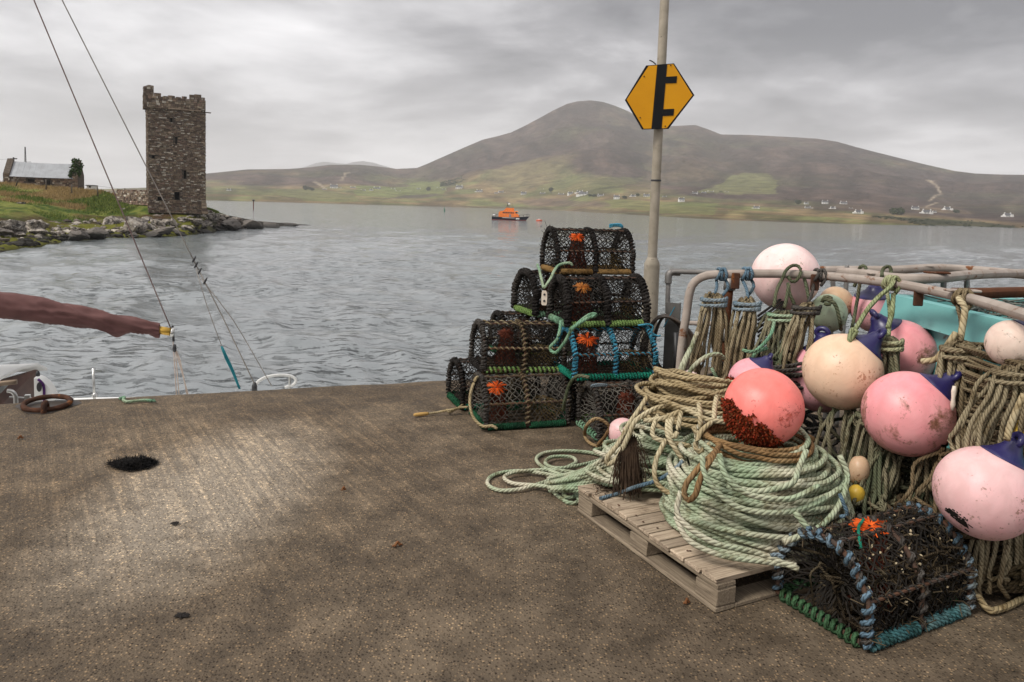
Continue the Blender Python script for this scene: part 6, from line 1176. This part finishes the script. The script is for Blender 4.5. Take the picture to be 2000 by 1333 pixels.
    for k in range(240): a = ay(1232 + rng.normal(0, 5), 858 + rng.normal(0, 5), 3.62); o2 = rng.normal(0, .032); tube(m, catmull([a, a + [o2 * .7 + rng.normal(0, .006), -.02, -.08], a + [o2 * 1.1 + rng.normal(0, .012), -.03 + rng.normal(0, .02), -.19 - rng.uniform(0, .08)]], .04), .0028, 3, cap=False)
    m.build('fibre_tassel', pm('dark_brown_fibre', (.028, .018, .012), (.05, .032, .02), scale=20, rough=.95, bmp=0), None, True, label='dark brown frayed rope tassel hanging between the two rope heaps', cat='rope end')
    m = MB(); rope(m, [az(1172, 974, .155), az(1205, 965, .157), ay(1240, 952, 3.5), ay(1285, 938, 3.42), ay(1320, 915, 3.36), ay(1334, 900, 3.36)], .0095); rope(m, [az(1208, 951, .158), az(1213, 946, .165), az(1218, 951, .158)], .008); m.build('blue_rope', M_bluer, None, True, label='faded blue rope end lying across the pallet', cat='rope')
    m = MB()
    for k in range(150): c = az(1195 + rng.normal(0, 16), 950 + rng.normal(0, 5), .15); q = rng.normal(0, .02, 3) * [1, 1, .4]; tube(m, [c, c + np.abs(q) * [0, 0, 1] + q * [1, 1, 0], c + q * 1.7 * [1, 1, 0]], .0016, 3, cap=False)
    m.build('fibre_scraps', bpy.data.materials['dark_brown_fibre'], label='brown fibre scraps on the back corner of the pallet', cat='fibre scraps', kind='stuff')
tan_heap()

# ================================================================== BUOYS
def buoy_mat(name, c1, c2, dirt, amt=.66, dscale=5, streak=None):
    m, nt, b, N, L = nodes(name); c = coords(N); n = noise_n(N, L, c, 2.6, 4, .5, .4); r = ramp(N, [(.36, c1), (.64, c2)]); L(n, r.inputs[0]); col = r.outputs[0]
    n2 = noise_n(N, L, c, dscale, 9, .72, .5); r2 = ramp(N, [(amt, (0, 0, 0)), (amt + .09, (.85, .85, .85))]); L(n2, r2.inputs[0]); col = mixc(N, L, r2.outputs[0], col, dirt)
    n3 = noise_n(N, L, c, 34, 4, .6); r3 = ramp(N, [(.68, (0, 0, 0)), (.73, (.7, .7, .7))]); L(n3, r3.inputs[0]); col = mixc(N, L, r3.outputs[0], col, tuple(v * .5 for v in dirt))
    n5 = noise_n(N, L, c, 70, 5, .65); n6 = noise_n(N, L, c, 4.5, 4, .6, .6); mm_ = N('ShaderNodeMath'); mm_.operation = 'MULTIPLY'; L(n5, mm_.inputs[0]); L(n6, mm_.inputs[1]); r5 = ramp(N, [(.325, (0, 0, 0)), (.37, (.75, .75, .75))]); L(mm_.outputs[0], r5.inputs[0]); col = mixc(N, L, r5.outputs[0], col, tuple(v * .7 for v in dirt))
    n4 = noise_n(N, L, c, 9, 5, .6, 1.2); r4 = ramp(N, [(.35, (.9, .88, .87)), (.6, (1.02, 1.02, 1.02))]); L(n4, r4.inputs[0]); col = mixc(N, L, 1.0, col, r4.outputs[0], 'MULTIPLY')
    L(col, b.inputs['Base Color']); b.inputs['Roughness'].default_value = .42; b.inputs['Specular IOR Level'].default_value = .4; b.inputs['Subsurface Weight'].default_value = .12; b.inputs['Subsurface Radius'].default_value = (.05, .02, .02); b.inputs['Subsurface Scale'].default_value = .3
    bump(N, L, b, noise_n(N, L, c, 55, 4), .06, .004); return m
M_cap = pm('blue_buoy_cap', (.016, .013, .085), (.022, .018, .07), scale=6, rough=.35, bmp=.1, spots=(.05, .045, .08), spot_scale=22, spot_at=.68)
def buoy(center, r, axis, mat, label, cap=True, capf=.83, squash=1.0, name='buoy'):
    A = Vector(axis).normalized(); e = empty(name, center, label=label, cat='buoy', group='buoys on the rack'); Rm = A.to_track_quat('Z', 'Y').to_matrix().to_4x4()
    ph = np.linspace(0, math.pi * (capf if cap else 1), 40); pr = np.stack([r * np.sin(ph), -r * np.cos(ph) * squash], 1); m = MB(); lathe(m, pr, 56, Rm); V = m.v[0]; m.v[0] = V * (1 + .016 * fbm(V / r * 1.1 + np.array(center) * 7, 3, 4))[:, None]; m.build('body', mat, e, True)
    if cap:
        p0 = pr[-1]; rr = p0[0]; z0 = p0[1]; pc = [(rr * 1.0, z0 - .02 * r), (rr * 1.035, z0 - .005 * r), (rr * 1.03, z0 + .01 * r), (rr * .86, z0 + .07 * r), (rr * .64, z0 + .16 * r), (rr * .46, z0 + .27 * r), (rr * .37, z0 + .36 * r), (rr * .33, z0 + .42 * r)]
        m = MB(); lathe(m, pc, 40, Rm); zt = z0 + .42 * r
        w, th, hh = .26 * r, .075 * r, .26 * r; a = np.linspace(0, 2 * math.pi, 24, endpoint=False)   # flattened eye
        ring = np.stack([np.cos(a) * w * .62, np.zeros(24), zt + hh * .25 + np.sin(a) * hh * .5], 1); V = np.array([(Rm @ Vector(p))[:] for p in ring]); tube(m, V, th, 10, True); lathe(m, [(rr * .33, z0 + .42 * r), (rr * .22, z0 + .48 * r), (0, z0 + .5 * r)], 24, Rm); m.build('cap', M_cap, e, True)
    return e
PKD = (.28, .12, .07)
m_w = buoy_mat('white_pink_vinyl', (.82, .66, .62), (.78, .52, .50), (.45, .30, .2), .66); m_cream = buoy_mat('cream_vinyl', (.72, .49, .33), (.74, .54, .39), (.50, .20, .10), .62, 3.2); m_pink = buoy_mat('pink_vinyl', (.78, .27, .30), (.78, .38, .38), (.20, .09, .045), .535, 4.2); m_pale = buoy_mat('pale_pink_vinyl', (.70, .48, .46), (.75, .43, .44), (.36, .2, .13), .62); m_lil = buoy_mat('lilac_pink_vinyl', (.72, .31, .36), (.73, .40, .42), PKD, .64); m_coral = buoy_mat('coral_vinyl', (.86, .17, .14), (.86, .27, .24), (.5, .07, .04), .57, 3.6); m_mint = buoy_mat('mint_vinyl', (.36, .45, .30), (.42, .50, .36), (.10, .10, .06), .60, 7); m_tan = buoy_mat('tan_vinyl', (.58, .40, .25), (.52, .36, .23), (.22, .09, .03), .60, 5); m_mot = buoy_mat('mottled_white_vinyl', (.66, .50, .42), (.70, .57, .48), (.13, .075, .03), .54, 4.5); m_yel = buoy_mat('yellow_vinyl', (.62, .42, .05), (.56, .37, .05), (.3, .18, .05), .7)
def bp(px, py, d, rpx): return ay(px, py, d), rpx * d / F_PX * (1 - .16 * ((px - 1000) / F_PX) ** 2)
for (px, py, d, rp, axis, mat, lab, kw) in [
    (1534, 541, 4.78, 67, (.15, .3, -.9), m_w, 'big white and pink buoy standing highest above the rail', dict(cap=False)),
    (1633, 592, 4.95, 33, (0, -.3, .9), m_tan, 'small tan round buoy behind the mint green one', dict(cap=False)),
    (1618, 612, 4.62, 36, (-.3, -.3, .8), m_mint, 'small mint green buoy with rope over its top', dict(cap=False, squash=1.1)),
    (1708, 604, 4.85, 46, (-.12, -.1, 1), m_lil, 'pink buoy with upright blue cap left of the turquoise tub', dict(capf=.70, squash=1.05)),
    (1757, 690, 4.1, 70, (-.55, .1, .8), m_pink, 'pink buoy behind the cream one in front of the tub', dict(capf=.82)),
    (1604, 738, 4.25, 70, (-.08, -.1, 1), m_lil, 'lilac pink buoy half hidden behind the cream buoy', dict(capf=.835)),
    (1645, 726, 3.82, 77.5, (.62, -.12, .78), m_cream, 'big cream buoy hanging from the middle of the rail', dict(capf=.835)),
    (1470, 746, 4.05, 48, (.5, -.1, .9), m_lil, 'small pink buoy behind the coral one', dict(capf=.78)),
    (1491, 796, 3.37, 78, (.15, .3, -.9), m_coral, 'coral red buoy with seaweed patch sitting in the green coil', dict(cap=False)),
    (1772, 808, 3.42, 88, (.66, -.18, .74), m_pink, 'large dirty pink buoy with blue cap, front middle', dict(capf=.835)),
    (1922, 962, 2.86, 97, (.42, -.05, .9), m_pale, 'large pale pink buoy with black smudge, lower right', dict(capf=.835)),
    (1976, 672, 3.15, 50, (.45, -.1, .85), m_mot, 'mottled white buoy hanging at the right picture edge', dict(capf=.835)),
    (2006, 850, 2.95, 34, (0, 0, 1), m_yel, 'yellow buoy peeking in at the right picture edge', dict(cap=False)),
    (1676, 918, 3.5, 22, (.2, 0, 1), m_tan, 'small tan cork float low behind the green coil', dict(cap=False, squash=1.35)),
    (1672, 966, 3.45, 17, (.2, 0, 1), m_yel, 'small yellow float low behind the green coil', dict(cap=False, squash=1.2)),
    (1216, 845, 4.72, 29, (0, 0, 1), m_pale, 'small pale buoy lying behind the tan rope strands', dict(cap=False)),
    (1348, 738, 4.35, 16, (0, 0, 1), m_w, 'tiny white float among the hanging rope hanks', dict(cap=False))]:
    c, r = bp(px, py, d, rp); e = buoy(c, r, axis, mat, lab, **kw)
    if 'coral' in lab:
        m = MB(); toc = np.array([0, 0, CH]) - c; toc /= np.linalg.norm(toc); u = np.cross([0, 0, 1.], toc); u /= np.linalg.norm(u); v = np.cross(toc, u); k = 0
        while k < 2300:
            a, b = rng.uniform(-.98, .55), rng.uniform(-.98, .1)
            if a * a + b * b > .985 or b > .06 - .72 * (a + .75) + .16 * float(vnoise(np.array([a * 5, b * 5, 1.]))): continue
            k += 1; n_ = u * a + v * b + toc * math.sqrt(max(0, 1 - a * a - b * b)); p = n_ * r; dr = n_ * .5 + rng.normal(0, .6, 3) + np.array([0, 0, -.15]); dr /= np.linalg.norm(dr); w = np.cross(dr, n_); w /= np.linalg.norm(w) + 1e-6; l = rng.uniform(.008, .022); t = rng.uniform()
            m.add([p - w * .0025, p + w * .0025, p + dr * l + w * .0035, p + dr * l * 1.05 - w * .0035], [[0, 1, 2, 3]], col=np.array([.26, .028, .010]) * (1 - t) + np.array([.08, .03, .010]) * t)
        m.build('seaweed', vc_mat('red_weed', .6, bmp=0), e, colors=True)
    if 'smudge' in lab:
        m = MB(); toc = np.array([0, 0, CH]) - c; toc /= np.linalg.norm(toc); u = np.cross([0, 0, 1.], toc); u /= np.linalg.norm(u); v = np.cross(toc, u)
        for k in range(90):
            t = rng.uniform(); a = -.62 + .42 * t + rng.normal(0, .035); b = -.52 - .26 * t + rng.normal(0, .045); n_ = u * a + v * b + toc * math.sqrt(max(.01, 1 - a * a - b * b)); q = []
            dl = np.array([.035, -.02]) * rng.uniform(.5, 1.4); ww = np.array([.008, .012]) * rng.uniform(.4, 1.2)
            for s_, t_ in ((-1, -1), (1, -1), (1, 1), (-1, 1)):
                aa, bb = a + dl[0] * s_ + ww[0] * t_, b + dl[1] * s_ + ww[1] * t_; q.append((u * aa + v * bb + toc * math.sqrt(max(.01, 1 - aa * aa - bb * bb))) * (r * 1.0025 + k * 2e-6))
            m.add(q, [[0, 1, 2, 3]])
        m.build('tar_smudge', bpy.data.materials['tar'], e)

# ================================================================== HANGING ROPE HANKS
def hank(top, bot, n, w, r, mat, label, bind=None, lash=None, tail=None, depth=.06, ratio=.66):
    top = np.array(top); bot = np.array(bot); ax = bot - top; L_ = np.linalg.norm(ax); e = empty('rope_hank', top, label=label, cat='rope hank', group='rope hanks on the rack')
    side = np.array([1, -.25, 0]); side /= np.linalg.norm(side); dp = np.array([-.25, -1, 0]); dp /= np.linalg.norm(dp); P = []
    for k in range(n):
        o = (k / (n - 1) - .5) * 2 if n > 1 else 0; o = o + rng.normal(0, .22); dd = rng.uniform(-1, 1) * depth; end = 1 - abs(rng.normal(0, .16)); o2 = o + rng.normal(0, .35); st = 0 if ratio < .8 else rng.uniform(-.12, .08); sp = [st + .03, st + .12, .3, .6, .88, 1.0]
        seq = [ax * (t * end) + side * ((o + (o2 - o) * max(0, t)) * w * (ratio + (1 - ratio) * math.sin(min(1, t * 1.1) * math.pi / 2)) * (1 if t > .05 else .6)) + dp * dd * min(1, t * 3 + .2) + rng.normal(0, .007, 3) for t in sp]
        if k % 2 == 1: seq = seq[::-1]
        P += seq
    m = MB(); P = catmull(P, .025); tube(m, P, r, 7); m.build('strands', mat, e, True)
    if ratio > .8: return e
    m = MB(); a = np.linspace(0, 2 * math.pi * 3.3, 60); bw = w * ratio * 1.0 + r * 2; c = ax / L_ * (.05 * L_ + .012); tube(m, np.stack([(c + side * 0)[0] + 0 * a, 0 * a, 0 * a], 1) * 0 + c + np.outer(np.cos(a) * bw, side) + np.outer(np.sin(a) * (depth * .8 + r * 2), dp) + np.outer(np.linspace(-.02, .035, 60) + .012 * np.sin(a * .5), ax / L_), r * 1.05, 7); m.build('binding', bind or mat, e, True)
    if lash is not None:                                    # turns round the rail and a stem down to the hank
        rail, raxis, rr, nt_ = lash; rail = np.array(rail) - top; raxis = np.array(raxis, float); raxis /= np.linalg.norm(raxis); u = np.cross(raxis, [0, 0, 1.]); u /= np.linalg.norm(u); v = np.cross(u, raxis); a = np.linspace(-math.pi / 2, -math.pi / 2 + 2 * math.pi * nt_, int(22 * nt_)); R0 = rr + r * .9
        Q = rail + np.outer(np.cos(a) * R0, u) + np.outer(np.sin(a) * R0, v) + np.outer(np.linspace(-.03, .03, len(a)) + .006 * np.sin(a * 1.7), raxis); m = MB(); tube(m, np.vstack([catmull([np.array([0, 0, .0]), (Q[0]) * .5 + [.006, -.01, 0], Q[0]], .02)[:-1], Q]), r, 7); Q2 = catmull([Q[-1], Q[-1] + [.01, -.03, -.04], Q[-1] + [-.02, -.02, -.10]], .02); tube(m, Q2, r, 7); m.build('lashing', bind or mat, e, True)
    return e
M_fouledh = rope_mat('fouled_brown_rope', (.13, .085, .045), (.06, .04, .022), (.16, .12, .07))
M_sage = rope_mat('sage_green_rope', (.27, .30, .16), (.17, .20, .10), (.33, .33, .20))
RA = (1, 0, 0); RB = (.35, -.93, 0)
hank(ay(1396, 574, 4.5), ay(1372, 762, 4.35), 22, .085, 0.0095, M_brown, 'leftmost brown rope hank hanging from the rail', M_bluer, (ay(1410, 536, 4.55), RA, .0265, 3))
hank(ay(1461, 583, 4.46), ay(1432, 760, 4.2), 21, .085, 0.0099, M_brown, 'second brown rope hank, bound with blue, left of the white pink buoy', M_bluer, (ay(1460, 535, 4.55), RA, .0265, 3))
hank(ay(1528, 608, 4.42), ay(1512, 722, 4.2), 21, .10, 0.0086, M_olive, 'dark olive rope hank below the white and pink buoy', M_mint, None)
hank(ay(1578, 592, 4.38), ay(1532, 742, 4.15), 19, .085, 0.0099, M_brown, 'tan brown rope hank slanting beside the mint green buoy', M_greyr, (ay(1600, 538, 4.47), RA, .0265, 2.5))
hank(ay(1736, 656, 3.85), ay(1722, 850, 3.72), 15, .07, 0.0103, M_olive, 'olive rope hank between the cream and the dirty pink buoy', M_sage, (ay(1742, 553, 4.08), RB, .0265, 3.5))
hank(ay(1876, 668, 3.42), ay(1868, 900, 3.3), 19, .09, 0.0103, M_brown, 'thick brown rope hank right of the dirty pink buoy', M_brown, (ay(1882, 581, 3.55), RB, .0265, 2.5))
hank(ay(1990, 716, 2.95), ay(1925, 905, 2.95), 22, .10, 0.0090, M_brown, 'broad brown rope hank above the lower right buoy', M_brown, None)
hank(ay(1716, 800, 3.62), ay(1694, 1020, 3.4), 21, .10, 0.0090, M_olive, 'long dark rope hank hanging below the cream buoy', M_olive, None, ratio=.8)
hank(ay(1790, 860, 3.6), ay(1775, 985, 3.45), 15, .10, 0.0086, M_olive, 'dark green rope hank below the dirty pink buoy', M_olive, None, ratio=.9)
hank(ay(1835, 820, 3.45), ay(1815, 1000, 3.3), 10, .06, 0.0095, M_brown, 'narrow brown rope hank between the two large pink buoys', M_brown, None, ratio=.9)
hank(ay(1935, 1000, 3.05), ay(1915, 1172, 2.95), 10, .06, 0.0095, M_brown, 'brown rope strands hanging out below the lower right buoy', M_brown, None, ratio=.9)
hank(ay(1990, 1010, 3.0), ay(1985, 1150, 2.95), 12, .07, 0.0095, M_brown, 'brown rope strands at the right picture edge below the buoys', M_brown, None, ratio=.9)
hank(ay(1770, 870, 3.5), ay(1745, 1010, 3.35), 15, .13, .0090, M_olive, 'wide dark rope curtain directly under the dirty pink buoy', M_olive, None, ratio=.95)
hank(ay(1870, 880, 3.25), ay(1850, 1010, 3.15), 12, .09, .0095, M_fouledh, 'fouled brown rope curtain left of the lower right buoy', M_fouledh, None, ratio=.95)
hank(ay(1660, 800, 3.75), ay(1650, 960, 3.7), 14, .13, .0095, M_olive, 'dark rope curtain behind the right side of the green coil', M_olive, None, ratio=.95)
def loose(label, pts_list, r, mat, name='hanging_rope'):
    m = MB()
    rope(m, pts_list[0], r, .02, 7, .003); o = m.build(name, mat, None, True, label=label, cat='rope', group='loose ropes on the rack')
    for p in pts_list[1:]: m = MB(); rope(m, p, r, .02, 7, .003); m.build('strand', mat, o, True)
    return o
A = ay
loose('twisted olive ropes looped over the rail in front of the white pink buoy', [[A(1512, 600, 4.40), A(1517, 570, 4.42), A(1527, 545, 4.45), A(1535, 528, 4.47), A(1548, 519, 4.50), A(1560, 521, 4.50), A(1564, 532, 4.46), A(1556, 547, 4.46), A(1546, 550, 4.46), A(1538, 540, 4.48)], [A(1538, 552, 4.46), A(1543, 575, 4.44), A(1552, 595, 4.42)], [A(1570, 540, 4.5), A(1575, 560, 4.46), A(1580, 585, 4.42)], [A(1540, 556, 4.45), A(1537, 580, 4.43), A(1532, 602, 4.4)]], .0105, M_olive)
loose('pale green rope running from rail knot to the cream buoy', [[A(1664, 664, 3.76), A(1670, 648, 3.78), A(1690, 612, 3.86), A(1716, 580, 3.95), A(1738, 562, 4.0), A(1748, 545, 4.06)], [A(1658, 668, 3.74), A(1668, 658, 3.74), A(1674, 650, 3.76), A(1666, 645, 3.77), A(1661, 655, 3.75), A(1660, 672, 3.73)], [A(1745, 575, 4.02), A(1742, 610, 3.95), A(1734, 640, 3.88)]], .0125, M_sage)
loose('thick tan rope hanging from rail over the tub to the brown hank', [[A(1872, 572, 3.6), A(1876, 590, 3.5), A(1884, 600, 3.48), A(1882, 630, 3.46), A(1876, 665, 3.44)], [A(1868, 650, 3.44), A(1858, 665, 3.44), A(1830, 700, 3.5), A(1800, 705, 3.55)]], .0155, M_tan)
loose('white rope arching from the hanks down to the tan coil', [[A(1336, 752, 4.25), A(1352, 720, 4.2), A(1378, 697, 4.18), A(1402, 692, 4.2), A(1414, 700, 4.25)], [A(1330, 735, 4.35), A(1345, 690, 4.35), A(1362, 650, 4.4)], [A(1328, 742, 4.35), A(1332, 715, 4.35), A(1348, 680, 4.38)]], .0135, M_gr)
loose('teal and green ropes tangled behind the small pink buoy', [[A(1450, 684, 4.2), A(1470, 688, 4.18), A(1490, 675, 4.2), A(1505, 655, 4.22), A(1512, 630, 4.3)], [A(1390, 720, 4.3), A(1400, 740, 4.25), A(1404, 765, 4.2)], [A(1470, 705, 4.2), A(1476, 690, 4.22), A(1500, 680, 4.22)]], .0105, M_mint)
loose('rope dangling over the mint green buoy', [[A(1612, 585, 4.45), A(1625, 588, 4.42), A(1634, 600, 4.42), A(1640, 625, 4.42), A(1642, 645, 4.45)], [A(1606, 590, 4.46), A(1612, 580, 4.46), A(1624, 582, 4.44), A(1620, 595, 4.43), A(1610, 592, 4.44)]], .0115, M_olive)
loose('dark ropes wrapped on the back rail left of the tub', [[A(1668, 560, 4.8), A(1674, 545, 4.8), A(1680, 522, 4.72), A(1690, 522, 4.7), A(1692, 540, 4.66), A(1680, 548, 4.7), A(1672, 600, 4.75), A(1665, 640, 4.7)], [A(1722, 540, 4.5), A(1726, 524, 4.6), A(1738, 522, 4.6), A(1742, 540, 4.5)]], .0115, M_olive)
loose('coarse rope dropping from the lower right buoy cap', [[A(2000, 770, 2.8), A(1985, 800, 2.8), A(1972, 835, 2.8), A(1966, 860, 2.78)]], .0125, M_tan)
loose('ochre knotted rope trailing from the foreground pot along the ground', [[az(1893, 1165, .05), A(1905, 1163, 2.9), A(1915, 1172, 2.9), az(1935, 1195, .02), az(1975, 1180, .02), az(2030, 1150, .02)]], .014, M_tan)
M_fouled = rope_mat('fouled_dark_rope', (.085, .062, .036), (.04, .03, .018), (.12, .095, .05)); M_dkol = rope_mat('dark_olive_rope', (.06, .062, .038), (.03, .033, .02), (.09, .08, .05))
def blk_heap():
    # dark piled rope filling the space under the rack
    m = MB(); loops = []
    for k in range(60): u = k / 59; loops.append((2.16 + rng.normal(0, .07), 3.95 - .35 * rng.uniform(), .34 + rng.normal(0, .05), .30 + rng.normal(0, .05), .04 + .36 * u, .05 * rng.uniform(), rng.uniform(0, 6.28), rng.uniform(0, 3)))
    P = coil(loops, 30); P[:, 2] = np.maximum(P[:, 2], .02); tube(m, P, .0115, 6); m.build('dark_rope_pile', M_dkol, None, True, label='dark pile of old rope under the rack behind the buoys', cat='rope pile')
    m = MB(); loops = []
    for k in range(44): u = k / 43; loops.append((2.19 + rng.normal(0, .015), 3.30 + rng.normal(0, .03), .085 + rng.normal(0, .012), .30 + rng.normal(0, .04), .55 + .45 * u + rng.normal(0, .015), .03 * rng.uniform(), rng.uniform(0, 6.28), -.03 + rng.normal(0, .04)))
    tube(m, coil(loops, 30), .0095, 6); m.build('dark_rope_coil', M_brown, None, True, label='dark brown rope coil stacked between tub and right-hand hanks', cat='rope coil')
    m = MB(); loops = []
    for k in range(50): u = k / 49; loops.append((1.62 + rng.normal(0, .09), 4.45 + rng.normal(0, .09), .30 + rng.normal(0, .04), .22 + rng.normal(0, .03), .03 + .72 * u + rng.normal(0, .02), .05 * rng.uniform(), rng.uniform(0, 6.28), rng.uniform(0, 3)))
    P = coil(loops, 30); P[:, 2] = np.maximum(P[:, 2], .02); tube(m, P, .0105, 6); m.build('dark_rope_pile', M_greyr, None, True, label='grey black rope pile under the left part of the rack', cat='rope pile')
    m = MB()
    for k in range(10): y = k * .018; rope(m, [A(1480, 690 - k * 8, 4.6), A(1510, 668 - k * 8, 4.62), A(1535, 640 - k * 7, 4.64)], .008)
    m.build('tarred_rope_bundle', M_black, None, True, label='slanting dark tarred rope bundle under the white pink buoy', cat='rope bundle')
    m = MB(); loops = []
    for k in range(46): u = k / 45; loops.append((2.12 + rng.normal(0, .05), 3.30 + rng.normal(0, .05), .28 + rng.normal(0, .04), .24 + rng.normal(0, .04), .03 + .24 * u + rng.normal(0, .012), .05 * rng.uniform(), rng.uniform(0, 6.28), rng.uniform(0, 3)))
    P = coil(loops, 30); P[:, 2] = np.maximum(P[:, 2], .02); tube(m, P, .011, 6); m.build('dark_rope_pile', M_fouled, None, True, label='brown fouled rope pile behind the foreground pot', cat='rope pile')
    c = ay(1862, 778, 3.25); m = MB(); tube(m, [c + [0, 0, .055], c + [0, 0, .03], c, c - [0, 0, .03], c - [0, 0, .055]], [.007, .011, .008, .011, .008], 8); m.build('rope_toggle', bpy.data.materials['white_plastic'], None, True, label='white plastic toggle beside the dirty pink buoy', cat='toggle')
blk_heap()

# ================================================================== HAZE
def haze():
    m = MB(); box(m, (-6500, -40, -6.5), (6500, 7600, 470)); o = m.build('haze', None, kind='stuff', label='thin grey sea haze over the sound', cat='haze')
    mt = bpy.data.materials.new('haze'); mt.use_nodes = True; nt = mt.node_tree; nt.nodes.clear(); out = nt.nodes.new('ShaderNodeOutputMaterial'); v = nt.nodes.new('ShaderNodeVolumePrincipled'); v.inputs['Color'].default_value = (.97, .965, .97, 1); v.inputs['Density'].default_value = .00018; v.inputs['Anisotropy'].default_value = .2; nt.links.new(v.outputs[0], out.inputs['Volume']); o.data.materials.append(mt)
haze()
